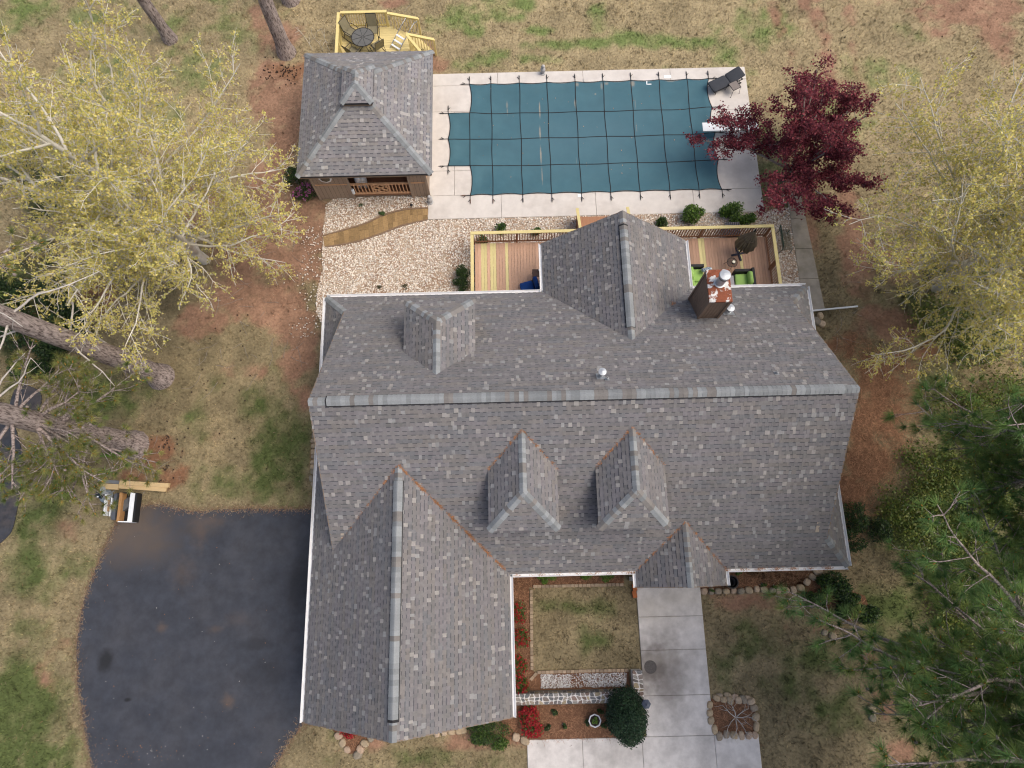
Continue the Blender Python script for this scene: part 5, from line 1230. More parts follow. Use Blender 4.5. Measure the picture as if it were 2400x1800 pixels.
# brick edging of the square lawn
M_brk = mat('tan_brick', tint=True, rough=.9, var=.2, scale=12)
def brick_row(label, a, b, n):
    a = np.array(a, float); b = np.array(b, float); t = thing('brick_edging', label, 'brick edging', (*a, 0)); L = np.linalg.norm(b - a) / n; ang = math.atan2(*(b - a)[::-1])
    for i in range(n):
        p = a + (b - a) * (i + .5) / n
        MB().box((p[0], p[1] + random.uniform(-.008, .008), .03), (L * .9, .11, .08), rz=ang, col_=tuple(np.array([.36, .28, .20]) * random.uniform(.7, 1.15))).build('brick', M_brk, t)
brick_row('row of tan bricks between the square lawn and white pebbles', (.72, -4.03), (4.28, -4.03), 22)
brick_row('row of tan bricks on the west edge of the square lawn', (.52, -3.95), (.58, -.95), 22)
brick_row('row of dull bricks on the north edge of the square lawn', (.66, -.84), (4.3, -.84), 22)
brick_row('short row of tan bricks below the red azaleas at the west edge', (.45, -4.3), (.70, -4.06), 2)
for i, py in enumerate((1377, 1393)):
    q = W(1487, py, .06); tag(MB().box((q[0], q[1], .06), (.17, .26, .12), rz=.15, col_=(.36, .12, .045)).build('orange_brick', M_brk), ('orange brick against the walk edge, closer to the porch', 'orange brick against the walk edge, farther from the porch')[i], 'brick', 'orange bricks by the walk')
# beds (pine straw and white pebbles)
M_bed = mat('pine_straw_bed', (.175, .090, .052), rough=.95, var=.45, scale=18, bump=.9, bscale=50, detail=9)
def bed(name, poly, z=.012): return tag(MB().prism(poly, -.06, z).build(name, M_bed), kind='structure')
bed('azalea_bed', [(-.7, -6.42), (.24, -6.42), (4.70, -6.38), (4.6, -5.25), (4.3, -5.12), (-.7, -5.12)])
bed('court_bed', [(-.7, -4.68), (4.3, -4.68), (4.3, -4.08), (.66, -4.08), (.46, -3.9), (.50, -.86), (4.32, -.80), (4.32, .2), (-.7, .2)], .008)
bed('shrub_bed', [W2(*zb(*p)) for p in ((350, 320), (420, 780), (950, 790), (930, 400), (860, 330))])
bed('porch_bed', [W2(*zc(*p)) for p in ((100, 360), (1440, 330), (1600, 200), (2250, 420), (2350, 700), (2000, 760), (1750, 560), (1300, 352))] + [(13.0, -.2), (12.0, .2), (7.4, .2)], .006)
bed('wedge_bed', [W2(*zd(*p)) for p in ((440, 220), (560, 400), (640, 400), (760, 260))] + [(-4.2, -4.6), (-6.4, -4.6)], .008)
bed('side_bed', [(-8.0, 3.0), (-8.0, 7.2), (-6.9, 7.2), (-6.9, 3.0)], .006)
def strawstuff(name, label, polys, dens, seed):
    pts = np.concatenate([scatter_poly(p, int(dens * abs(sum(p[i][0] * p[(i + 1) % len(p)][1] - p[(i + 1) % len(p)][0] * p[i][1] for i in range(len(p)))) / 2) + 1, seed + k) for k, p in enumerate(polys)])
    c = np.array([.32, .175, .10]) * rng.uniform(.35, 1.5, (len(pts), 1)) * [1, 1, 1]
    pts = pts + rng.normal(0, .05 if 'front' in label else .22, pts.shape); P = np.column_stack([pts, rng.uniform(.012, .05, len(pts))])
    tag(link(name, needles(name, P, .17, .011, c, M_ndl, flat=.2)), label, 'pine straw', kind='stuff')
SB = [[(-.7, -6.45), (.24, -6.45), (3.3, -6.5), (4.5, -6.38), (4.3, -5.12), (-.3, -5.12)], [(-.25, -4.68), (.8, -4.68), (.5, -3.9), (.5, -.86), (4.3, -.8), (4.3, -.3), (-.25, -.3)], [W2(*zb(*p)) for p in ((365, 340), (430, 760), (930, 770), (910, 420), (850, 350))], [W2(*zc(*p)) for p in ((480, 320), (1400, 310), (1540, 130), (1600, 60), (480, 40))], [W2(*zc(*p)) for p in ((1450, 350), (1550, 200), (2200, 400), (2300, 640), (2000, 740))], [W2(*zd(*p)) for p in ((470, 220), (555, 380), (640, 380), (740, 255))]]
strawstuff('pine_straw', 'brown pine straw mulch covering the front beds', SB, 420, 90)
EM = [W2(*p) for p in ((1960, 800), (2010, 790), (2080, 830), (2140, 850), (2160, 940), (2120, 1060), (2060, 1180), (1970, 1330), (1940, 1330), (1960, 1180), (2000, 1000), (2020, 900))]
strawstuff('pine_straw', 'deep pine straw covering the slope east of the house', [EM], 420, 96)
wp = scatter_poly([(.85, -4.62), (4.15, -4.62), (4.2, -4.12), (.85, -4.12)], 3800, 17)
dn = vnoise(wp[:, 0], wp[:, 1], 31, .8, 4); wp = wp[dn + rng.normal(0, .16, len(dn)) < .74]
wcl = np.where(rng.random((len(wp), 1)) < .86, 1, .45) * np.array([.80, .80, .80]) * rng.uniform(.8, 1.1, (len(wp), 1))
tag(link('white_pebbles', pebbles('white_pebbles', np.column_stack([wp, np.full(len(wp), .022)]), .019, wcl, M_peb)), 'strip of bright white pebbles above the mortared stone wall', 'pebbles', kind='stuff')

# planter, post lamp, bin, pipe
q = W(1394, 1689, .35)
pl = thing('round_planter', 'white round stone planter in the pine straw bed', 'planter', (q[0], q[1], 0))
MB().lathe([(.17, 0), (.16, .04), (.14, .12), (.22, .30), (.245, .36), (.245, .40), (.20, .40), (.19, .33)], (q[0], q[1], 0), 8).build('bowl', mat('white_stone', (.62, .63, .66), rough=.7), pl)
MB().lathe([(.195, 0), (.195, .01)], (q[0], q[1], .345), 12).build('soil', mat('dark_soil', (.03, .022, .018)), pl)
b = W(1489, 1623, 0); 
lp = thing('lamp_post', 'dark lamp post with a hexagonal lantern beside the holly', 'lamp post', (b[0], b[1], 0))
MB().tube([(b[0], b[1], 0), (b[0], b[1], 1.95)], .035, 8).build('post', M_blk, lp)
MB().lathe([(.06, 0), (.12, .05), (.14, .28)], (b[0], b[1], 1.95), 6).build('lantern', mat('lantern_glass', (.10, .12, .15), rough=.2), lp)
MB().lathe([(.17, 0), (.15, .04), (.05, .14), (.02, .2)], (b[0], b[1], 2.23), 6).build('lantern_roof', mat('lantern_roof', (.10, .12, .165), rough=.5), lp)
q = W(1714, 1364, .5)
tb = thing('trash_bin', 'round black plastic bin under the corner of the porch roof', 'bin', (q[0], q[1], 0))
MB().lathe([(.20, 0), (.235, .55), (.26, .56), (.26, .60), (.22, .60), (.19, .1)], (q[0], q[1], .01), 20).build('tub', M_pla, tb)
for k in range(3): MB().tube([(q[0] + .16 * math.cos(a), q[1] + .16 * math.sin(a), .3 + k * .08) for a in np.linspace(0, 6.283, 20)], .018, 5).build('hose_coil', M_pla, tb)
a, b = W(1905, 728, .06), W(2010, 718, .06)
tag(MB().tube([a, b], .042, 8).build('drain_pipe', M_bd), 'white drain pipe running out from the east corner of the house', 'pipe')
a, b = W(1840, 672, .06), W(1888, 668, .06)
# ================================================================== plants
def leaf_cards(name, pts, size, cols, m, aspect=1.7, up=.5, seed=0, fold=False):
    r = np.random.default_rng(seed); n = len(pts)
    nrm = r.normal(0, 1, (n, 3)); nrm[:, 2] = np.abs(nrm[:, 2]) + up; nrm /= np.linalg.norm(nrm, axis=1)[:, None]
    t = r.normal(0, 1, (n, 3)); t -= (t * nrm).sum(1)[:, None] * nrm; t /= np.linalg.norm(t, axis=1)[:, None]; b = np.cross(nrm, t)
    s = (size * r.uniform(.6, 1.35, n))[:, None]
    V = np.stack([pts - t * s * .5, pts + b * s * .5 / aspect, pts + t * s * .5, pts - b * s * .5 / aspect], 1)
    return npmesh(name, V.reshape(-1, 3), np.arange(n * 4).reshape(n, 4), m, cols)

class Tree:
    def __init__(s, seed): s.r = np.random.default_rng(seed); s.V = []; s.F = []; s.nv = 0; s.tips = []
    def tube(s, pts, r0, r1, n):
        pts = np.array(pts); m = len(pts); rad = np.linspace(r0, r1, m)
        t = np.gradient(pts, axis=0); t /= (np.linalg.norm(t, axis=1)[:, None] + 1e-9)
        ref = np.array([0, 0, 1.]) if abs(t[0][2]) < .85 else np.array([1., 0, 0])
        x = np.cross(t, ref); x /= (np.linalg.norm(x, axis=1)[:, None] + 1e-9); y = np.cross(t, x); a = np.arange(n) * 2 * math.pi / n
        P = pts[:, None] + rad[:, None, None] * (np.cos(a)[None, :, None] * x[:, None] + np.sin(a)[None, :, None] * y[:, None])
        J = np.arange(m * n).reshape(m, n) + s.nv; K = np.roll(J, -1, 1)
        s.V.append(P.reshape(-1, 3)); s.F.append(np.stack([J[:-1].ravel(), K[:-1].ravel(), K[1:].ravel(), J[1:].ravel()], 1)); s.nv += m * n
    def path(s, p, d, L, seg, wander, up):
        d = np.array(d, float); d /= np.linalg.norm(d); pts = [np.array(p, float)]; n = max(2, int(L / seg))
        for i in range(n):
            d = d + s.r.normal(0, wander, 3) + np.array([0, 0, up]); d /= np.linalg.norm(d); pts.append(pts[-1] + d * L / n)
        return np.array(pts)
    def wood(s, m, name): return npmesh(name, np.concatenate(s.V), np.concatenate(s.F), m, smooth=True)

def side_dir(r, d, ang):
    d = d / np.linalg.norm(d); v = r.normal(0, 1, 3); v -= (v @ d) * d; v /= np.linalg.norm(v)
    return d * math.cos(ang) + v * math.sin(ang)

def jitter_bark(me, amt):
    pass

M_pale = mat('pale_smooth_bark', (.72, .69, .63), rough=.85, var=.30, scale=5, c2=(.55, .53, .44), c2scale=2.5, bump=.5, bscale=25)
M_pineb = mat('pine_bark', (.36, .305, .285), rough=.95, var=.5, scale=12, bump=1.0, bscale=18, c2=(.12, .092, .085), c2scale=17, c2lo=.47, c2hi=.62, stretch=(1, 1, .28), detail=10)
M_leafy = mat('spring_leaf_yellow', tint=True, rough=.6, var=.1, trans=.45)
M_leafg = mat('shrub_leaf', tint=True, rough=.5, var=.15, trans=.2, spec=.4)
M_leafr = mat('maple_leaf_red', tint=True, rough=.55, var=.15, trans=.35)
M_need = mat('pine_needle_green', tint=True, rough=.5, var=.1, trans=.35)
M_twig = mat('grey_twig', (.30, .27, .24), rough=.9, var=.3, scale=10)

def broadleaf(name, label, base, H, lean, limbs, seed, leafcol, crown_r, r0=.24, leaf=.080, skip=None, ncl=3, multi=None, biasdir=(0, 0), lows=None):
    T = Tree(seed); r = T.r; base = np.array(base, float); leaves = []
    trunks = [(base, np.array([lean[0], lean[1], 1.0]), H * .80, r0)]
    if multi:
        for d, L, rr in multi: trunks.append((base + [0, 0, .8], np.array(d, float), L, rr))
    low = []
    for z_, az_, L_, el_ in (lows or []):
        low.append((base + [lean[0] * z_, lean[1] * z_, z_], R(az_), L_, R(el_)))
    for p0, d0, L0, rad in trunks:
        tp = T.path(p0, d0, L0, .8, .05, .02); T.tube(tp, rad, rad * .22, 9)
        k = limbs if p0 is base else int(limbs * .55)
        ext = low if p0 is base else []
        for i in range(k + len(ext)):
            f = .22 + .78 * (min(i, k - 1) + r.random()) / k; j = f * (len(tp) - 1); p = tp[int(j)] + (tp[min(int(j) + 1, len(tp) - 1)] - tp[int(j)]) * (j - int(j))
            az = i * 2.4 + r.uniform(-.5, .5); el = R(r.uniform(2, 30) + 38 * f)
            d = np.array([math.cos(az) * math.cos(el) + biasdir[0], math.sin(az) * math.cos(el) + biasdir[1], math.sin(el)])
            L1 = crown_r * (1.12 - .55 * f) * r.uniform(.75, 1.1)
            if i >= k: p, az, L1, el = ext[i - k]; f = .45; d = np.array([math.cos(az) * math.cos(el), math.sin(az) * math.cos(el), math.sin(el)])
            rl = rad * (1 - .75 * f) * .45 + .018
            lp = T.path(p, d, L1, .5, .11, .03 if r.random() < .8 else -.02); T.tube(lp, rl, .010, 6)
            n2 = int(4 + L1 * 1.9)
            for a in range(n2):
                g = .18 + .82 * (a + r.random()) / n2; q = lp[int(g * (len(lp) - 1))]; dd = lp[min(int(g * (len(lp) - 1)) + 1, len(lp) - 1)] - lp[max(int(g * (len(lp) - 1)) - 1, 0)]
                L2 = L1 * r.uniform(.26, .46) * (1.1 - .5 * g); bp = T.path(q, side_dir(r, dd, R(r.uniform(30, 62))) + [0, 0, .12], L2, .3, .14, .02); T.tube(bp, max(.012, rl * .34 * (1 - g * .6)), .007, 4)
                n3 = int(3 + L2 * 4.2)
                for b in range(n3):
                    h = .2 + .8 * (b + r.random()) / n3; q3 = bp[int(h * (len(bp) - 1))]; d3 = bp[min(int(h * (len(bp) - 1)) + 1, len(bp) - 1)] - bp[max(int(h * (len(bp) - 1)) - 1, 0)]
                    L3 = L2 * r.uniform(.28, .5) * (1.15 - .5 * h); wp_ = T.path(q3, side_dir(r, d3, R(r.uniform(30, 70))) + [0, 0, .1], L3, .22, .16, .02); T.tube(wp_, .008, .004, 3)
                    m_ = int(2 + L3 * 5); t = r.uniform(.15, 1.05, m_); ii = np.clip(t * (len(wp_) - 1), 0, len(wp_) - 1.001); i0 = ii.astype(int); leaves.append(wp_[i0] + (wp_[i0 + 1] - wp_[i0]) * (ii - i0)[:, None] + r.normal(0, .03, (m_, 3)))
    lv = np.concatenate(leaves)
    root = thing(name, label, 'tree', base)
    o = link('trunk', T.wood(M_pale, 'trunk'), None); o.data.transform(Matrix.Translation(Vector((-base).tolist()))); o.parent = root
    lv = np.repeat(lv, ncl, 0) + r.normal(0, .033, (len(lv) * ncl, 3))
    c = np.array(leafcol)[r.integers(0, len(leafcol), len(lv))] * r.uniform(.7, 1.25, (len(lv), 1))
    o = link('crown', leaf_cards('crown', lv - base, leaf, c, M_leafy, 1.35, .35, seed), None); o.parent = root; o['kind'] = 'stuff'
    return len(lv)

YEL = [(.74, .66, .21), (.66, .62, .19), (.80, .71, .27), (.54, .54, .17), (.70, .59, .22)]
n1_ = broadleaf('spring_tree', 'pale barked tree with yellow spring leaves over the west yard', (-14.0, 13.9, 0), 13.5, (-.02, .05), 18, 101, YEL, 6.8, ncl=3, lows=[(2.6, -100, 6.0, 8), (3.2, -68, 5.6, 10), (3.6, -130, 6.5, 8), (2.8, -25, 5.0, 12), (4.2, -85, 6.5, 14), (4.0, 30, 5.5, 12)], multi=[((-.45, .05, 1.0), 8.5, .19), ((.10, .34, 1.0), 8.5, .17), ((.22, -.32, 1.0), 7.0, .14), ((-.12, -.42, 1.0), 7.0, .14)])
n2_ = broadleaf('spring_tree', 'pale barked tree with yellow spring leaves over the east lawn', (19.2, 11.6, 0), 12.0, (.0, .02), 14, 207, YEL, 8.0, r0=.19, ncl=3, lows=[(2.6, -110, 7.0, 10), (3.2, -140, 7.5, 8), (3.6, -80, 7.0, 10), (3.0, -165, 7.0, 8), (4.4, -122, 8.0, 14), (4.0, 165, 7.5, 12), (4.6, 140, 7.5, 16), (3.4, -95, 6.5, 6)], multi=[((.28, .34, 1.0), 8.0, .16), ((-.30, .34, 1.0), 8.5, .15), ((-.25, -.42, 1.0), 7.5, .14), ((.2, -.5, 1.0), 7.0, .13)])

# ---- Japanese maple
def maple(base):
    T = Tree(55); r = T.r; base = np.array(base, float); cl = []
    stems = [((math.cos(k * .571 + .2) * (.95 if k % 3 else .45), math.sin(k * .571 + .2) * (.95 if k % 3 else .45), .62 if k % 3 else 1.0), (4.6 if math.cos(k * .571 + .2) < -.3 else 3.7) * r.uniform(.85, 1.1)) for k in range(11)]
    T.tube(T.path(base, (.1, .1, 1), .9, .2, .03, 0), .13, .11, 8)
    for d, L in stems:
        sp = T.path(base + [.08, .08, .8], d, L, .3, .09, -.01); T.tube(sp, .065, .018, 6)
        for a in range(10):
            g = .25 + .75 * (a + r.random()) / 10; q = sp[int(g * (len(sp) - 1))]; dd = np.array(d) * .5 + r.normal(0, .6, 3); dd[2] = abs(dd[2]) * .35 + .05
            L2 = r.uniform(.7, 1.7) * (1.2 - .4 * g); bp = T.path(q, dd, L2, .2, .16, .0); T.tube(bp, .018, .006, 4)
            for h in np.linspace(.3, 1.0, int(3 + L2 * 3)): cl.append((bp[int(h * (len(bp) - 1))], r.uniform(.14, .28)))
            for h in (.5, .8): 
                tw = T.path(bp[int(h * (len(bp) - 1))], side_dir(r, dd, .9), .5, .15, .2, 0); T.tube(tw, .008, .003, 3); cl.append((tw[-1], r.uniform(.14, .26)))
    lv = []
    for p, s in cl:
        if r.random() < .30: continue
        n = int(95 * (s / .25) ** 2); q = r.normal(0, 1, (n, 3)) * [s, s, s * .32]; lv.append(p + q * .62 + [0, 0, .05])
    lv = np.concatenate(lv)
    root = thing('japanese_maple', 'spreading maple with dark red leaves over the pool corner', 'tree', base)
    o = link('trunk', T.wood(M_twig, 'trunk'), None); o.data.transform(Matrix.Translation(Vector((-base).tolist()))); o.parent = root
    c = np.array([(.17, .028, .044), (.12, .020, .036), (.22, .040, .055), (.09, .016, .030), (.30, .07, .085)])[r.integers(0, 5, len(lv))] * r.uniform(.6, 1.35, (len(lv), 1))
    o = link('crown', leaf_cards('crown', lv - base, .088, c, M_leafr, 1.2, .8, 5), None); o.parent = root; o['kind'] = 'stuff'
maple((13.1, 17.3, 0))

# ---- pines
def tuft_mesh(cen, dirs, r, ln, nn, wd, cols):
    n = len(cen); d = np.repeat(dirs, nn, 0); v = r.normal(0, 1, (n * nn, 3)); v -= (v * d).sum(1)[:, None] * d; v /= np.linalg.norm(v, axis=1)[:, None]
    a = np.abs(r.normal(0, .62, n * nn)) + .12; a = np.minimum(a, 1.6)
    dd = d * np.cos(a)[:, None] + v * np.sin(a)[:, None]; L = (ln * r.uniform(.75, 1.15, n * nn))[:, None]
    droop = np.array([0, 0, -1.]) * (L * .16); p0 = np.repeat(cen, nn, 0) - d * (r.uniform(0, .07, n * nn))[:, None]
    sd_ = np.cross(dd, r.normal(0, 1, (n * nn, 3))); sd_ /= np.linalg.norm(sd_, axis=1)[:, None]; sd_ *= wd / 2
    V = np.stack([p0 - sd_, p0 + sd_, p0 + dd * L + droop], 1)
    c = np.repeat(cols, nn, 0) * r.uniform(.65, 1.3, (n * nn, 1))
    return V.reshape(-1, 3), np.arange(n * nn * 3).reshape(-1, 3), c

def pine(name, label, base, H, r0, limbs, seed, cols, tuft=.27, nn=60, lean=(0, 0), dead=0, trunk_top=.16, dead_el=(-5, 25)):
    """limbs: list of (z, azimuth deg, length, elevation deg)"""
    T = Tree(seed); r = T.r; base = np.array(base, float); tc, td = [], []
    tp = T.path(base, (lean[0], lean[1], 1), H, 1.0, .012, .0)
    flare = np.concatenate([[tp[0]], tp[1:]]); T.tube(flare, r0, trunk_top, 14)
    fl = np.array([base + [0, 0, -.1], base + [0, 0, .25], base + [0, 0, .8]]); T.tube(fl, r0 * 1.45, r0 * .99, 12)
    D = Tree(seed + 1)
    for z, az, L1, el in limbs:
        p = tp[min(len(tp) - 1, int(z / H * (len(tp) - 1)))]; a, e = R(az), R(el)
        lp = T.path(p, (math.cos(a) * math.cos(e), math.sin(a) * math.cos(e), math.sin(e)), L1, .35, .08, .01); T.tube(lp, .05 + L1 * .007, .014, 6)
        n2 = int(3 + L1 * 2.3)
        for k in range(n2):
            g = .28 + .72 * (k + r.random()) / n2; j = int(g * (len(lp) - 1)); q = lp[j]; dd = lp[min(j + 1, len(lp) - 1)] - lp[max(j - 1, 0)]
            L2 = r.uniform(.6, 1.5) * (1.25 - .5 * g); bp = T.path(q, side_dir(r, dd, R(r.uniform(30, 60))) + [0, 0, .05], L2, .2, .12, .03); T.tube(bp, .018, .008, 4)
            n3 = int(1 + L2 * 1.5)
            for b in range(n3):
                h = .3 + .7 * (b + r.random()) / n3; j2 = int(h * (len(bp) - 1)); d3 = bp[min(j2 + 1, len(bp) - 1)] - bp[max(j2 - 1, 0)]
                L3 = r.uniform(.15, .5); wp_ = T.path(bp[j2], side_dir(r, d3, R(r.uniform(20, 60))) + [0, 0, .15], L3, .12, .1, .08); T.tube(wp_, .009, .007, 3)
                tc.append(wp_[-1]); td.append(wp_[-1] - wp_[-2])
            tc.append(bp[-1]); td.append(bp[-1] - bp[-2])
        tc.append(lp[-1]); td.append(lp[-1] - lp[-2])
    for k in range(dead):
        z = H * r.uniform(.2, .8); p = tp[int(z / H * (len(tp) - 1))]; a = r.uniform(0, 6.28); e = R(r.uniform(*dead_el)); L1 = r.uniform(1.2, 4.0)
        lp = T.path(p, (math.cos(a) * math.cos(e), math.sin(a) * math.cos(e), math.sin(e)), L1, .3, .14, -.02); D.tube(lp, .045, .012, 5)
        for b in range(int(L1 * 2)):
            j = r.integers(1, len(lp)); wp_ = D.path(lp[j], r.normal(0, 1, 3), r.uniform(.3, .9), .15, .25, 0); D.tube(wp_, .012, .004, 4)
    root = thing(name, label, 'pine tree', base)
    o = link('trunk', T.wood(M_pineb, 'trunk'), None); o.data.transform(Matrix.Translation(Vector((-base).tolist()))); o.parent = root
    if dead:
        o = link('dead_branches', D.wood(M_dead, 'dead_branches'), None); o.data.transform(Matrix.Translation(Vector((-base).tolist()))); o.parent = root; o['kind'] = 'stuff'
    tc, td = np.array(tc), np.array(td); td = td + [0, 0, .35 * .2]; td /= np.linalg.norm(td, axis=1)[:, None]
    cc = np.array(cols)[r.integers(0, len(cols), len(tc))] * r.uniform(.75, 1.25, (len(tc), 1))
    V, F, C = tuft_mesh(tc - base, td, r, tuft, nn, .014, cc)
    o = link('crown', npmesh('crown', V, F, M_need, C), None); o.parent = root; o['kind'] = 'stuff'
    bu = r.random(len(tc)) < .6; bm = MB()
    for p, d in zip((tc - base)[bu], td[bu]): bm.tube([p, p + d * .05, p + d * .09], [.018, .018, .004], 4)
    o = bm.build('buds', M_bud, root, local=True); o['kind'] = 'stuff'
    cn = r.random(len(tc)) < .07; bm = MB()
    for p in (tc - base)[cn]: bm.lathe([(.015, -.05), (.045, -.02), (.04, .03), (.01, .07)], p + r.normal(0, .06, 3), 7)
    if len(bm.v): o = bm.build('cones', M_cone, root, local=True); o['kind'] = 'stuff'
    return len(tc)
M_dead = mat('bleached_dead_wood', (.50, .47, .43), rough=.9, var=.35, scale=5)
M_bud = mat('orange_bud', (.50, .25, .06), rough=.7)
M_cone = mat('grey_cone', (.26, .22, .20), rough=.9, var=.4, scale=30)
PG = [(.13, .24, .075), (.17, .28, .08), (.11, .21, .07), (.23, .31, .09)]
PY = [(.26, .28, .09), (.31, .31, .10), (.22, .25, .08), (.17, .23, .07)]
rr0 = random.Random(4)
def limbset(n, z0, z1, l0, l1, az=None, spread=180, seed=0):
    q = random.Random(seed)
    return [(z0 + (z1 - z0) * (i + q.random()) / n, (q.uniform(0, 360) if az is None else az + q.uniform(-spread, spread)), q.uniform(l0, l1), q.uniform(-12, 22)) for i in range(n)]
pine('pine_tree', 'tall pine whose trunk base stands by the mulch ring near the cartons', (-16.2, 5.35, 0), 19, .46, limbset(16, 3.6, 7.5, 1.6, 3.4, -75, 60, 1) + limbset(9, 4.6, 8.0, 1.8, 3.4, 50, 40, 8) + limbset(6, 11, 18, 2.5, 4.5, None, 180, 2), 61, PY, dead=8, lean=(-.02, .0), tuft=.27)
pine('pine_tree', 'leaning pine trunk with bleached dead branches at the west edge', (-15.4, 8.35, 0), 19, .44, limbset(7, 11, 18, 2.5, 4.5, None, 180, 3), 62, PY, dead=16, lean=(.01, -.01))
pine('pine_tree', 'pine with a bare trunk left of the yellow deck', (-11.0, 25.3, 0), 18, .36, limbset(6, 11, 17, 2, 4, None, 180, 4), 63, PG, lean=(.0, .0))
pine('pine_tree', 'pine trunk behind the bare trunk at the top edge', (-11.0, 28.6, 0), 18, .36, limbset(5, 11, 17, 2, 4, None, 180, 5), 64, PG)
pine('pine_tree', 'dark pine trunk seen through the yellow leaves top left', (-17.0, 26.3, 0), 18, .28, limbset(5, 11, 17, 2, 4, None, 180, 6), 65, PG)
pine('pine_tree', 'large pine with dark trunk over the southeast lawn', (17.2, -4.6, 0), 17, .42, limbset(46, 5.0, 12.0, 4.5, 9.0, 165, 60, 11), 66, PG, dead=5, tuft=.40, nn=70, dead_el=(5, 30), lean=(-.06, .03))
pine('pine_tree', 'large pine with spreading limbs east of the house', (20.6, 3.0, 0), 17, .38, limbset(36, 5.0, 11.0, 4.0, 7.4, 195, 50, 13), 67, PG, dead=5, tuft=.40, nn=70, lean=(-.14, 0))
pine('pine_tree', 'pine with limbs reaching into the bottom right corner', (14.6, -10.2, 0), 15, .34, limbset(32, 6, 12, 3.5, 6.8, 110, 60, 15) + [(10.5, 152, 7.6, 2), (11.0, 143, 7.2, 2), (10.0, 135, 7.0, 0)] + limbset(8, 8, 14, 2.5, 4, None, 180, 16), 68, PG, dead=3, tuft=.40, nn=70)

# ---- shrubs
def shrub(name, label, c, rad, n, leaf, cols, cat='shrub', group=None, shell=.55, seed=0, stems=5, flowers=None, nflow=0, fsize=.06, lumps=7, m=None):
    r = np.random.default_rng(seed); c = np.array(c, float); rad = np.array(rad, float)
    lc = r.normal(0, 1, (lumps, 3)); lc /= np.linalg.norm(lc, axis=1)[:, None]; lc[:, 2] = np.abs(lc[:, 2]) * .9
    lr = r.uniform(.32, .58, lumps); lc = lc * (1 - lr)[:, None]
    k = r.integers(0, lumps, n); d = r.normal(0, 1, (n, 3)); d /= np.linalg.norm(d, axis=1)[:, None]
    p = lc[k] + d * (lr[k] * (shell + (1 - shell) * r.random(n) ** .5))[:, None] * r.uniform(.78, 1.22, (n, 1)); p[:, 2] = np.maximum(p[:, 2], -.15)
    P = p * rad + [0, 0, rad[2] * .25]
    t = thing(name, label, cat, c, group)
    cc = np.array(cols)[r.integers(0, len(cols), n)] * r.uniform(.65, 1.3, (n, 1))
    o = link('foliage', leaf_cards('foliage', P, leaf, cc, m or M_leafg, 1.7, .5, seed), None); o.parent = t; o['kind'] = 'stuff'
    s = MB()
    for i in range(stems):
        q = lc[i % lumps] * rad * .8 + [0, 0, rad[2] * .25]; s.tube([(r.normal(0, .04), r.normal(0, .04), -.02), q * .5 + r.normal(0, .03, 3), q], [.022, .015, .006], 5)
    s.build('stems', M_twig, t, local=True)
    if flowers is not None:
        d = r.normal(0, 1, (nflow, 3)); d[:, 2] = np.abs(d[:, 2]) + .2; d /= np.linalg.norm(d, axis=1)[:, None]; k = r.integers(0, lumps, nflow)
        F = (lc[k] + d * lr[k][:, None] * 1.03) * rad + [0, 0, rad[2] * .25]
        F = np.repeat(F, 3, 0) + r.normal(0, fsize * .35, (nflow * 3, 3)); fc = np.array(flowers)[r.integers(0, len(flowers), len(F))] * r.uniform(.7, 1.2, (len(F), 1))
        o = link('flowers', leaf_cards('flowers', F, fsize, fc, M_leafr, 1.2, .9, seed + 3), None); o.parent = t; o['kind'] = 'stuff'
    return t
GR = [(.055, .11, .018), (.08, .15, .025), (.04, .08, .016), (.11, .19, .03)]
GD = [(.022, .05, .014), (.03, .065, .016), (.018, .04, .014), (.045, .085, .02)]
GB = [(.12, .22, .03), (.16, .26, .04), (.09, .18, .03)]
RED = [(.42, .020, .030), (.34, .016, .024), (.48, .04, .05)]
PINK = [(.55, .16, .36), (.48, .12, .40), (.60, .25, .45)]
HOL = [(.016, .045, .020), (.024, .06, .026), (.012, .034, .016), (.035, .08, .035)]
shrub('holly_bush', 'tall dark green holly bush beside the front walk', (3.95, -5.42, 0), (.74, 1.02, 2.5), 26000, .062, HOL, seed=1, lumps=22, shell=.7, cat='bush')
q = W(1250, 1692, .4); shrub('azalea', 'red flowering azalea in the bed below the stone wall', (q[0], q[1], 0), (.62, .60, .62), 2400, .05, GR, seed=2, flowers=RED, nflow=380, fsize=.065)
for i, (px, py, rr, lab) in enumerate(((1217, 1435, .34, 'red azalea along the garage wall, nearest the house corner'), (1222, 1500, .38, 'red azalea along the garage wall, second from the house corner'), (1216, 1565, .38, 'red azalea along the garage wall, third from the house corner'), (1222, 1612, .34, 'red azalea along the garage wall, next to the stone wall'))):
    q = W(px, py, .3); shrub('azalea', lab, (q[0] - .02, q[1], 0), (rr, .52, .5), 1500, .045, GR, seed=10 + i, flowers=RED, nflow=95, fsize=.055, group='azaleas along the garage')
for i, (px, py, rr, lab) in enumerate(((1268, 1352, .2, 'small green shrub in the court bed, leftmost under the eave'), (1285, 1356, .36, 'green shrub in the court bed below the left dormer'), (1378, 1350, .30, 'green shrub in the court bed, right pair, left one'), (1424, 1352, .34, 'green shrub in the court bed, right pair, right one'))):
    q = W(px, py, .4); shrub('court_shrub', lab, (q[0], q[1] + .05, 0), (rr, rr * .9, .55), 1300, .05, GB, seed=20 + i, group='shrubs in the court bed')
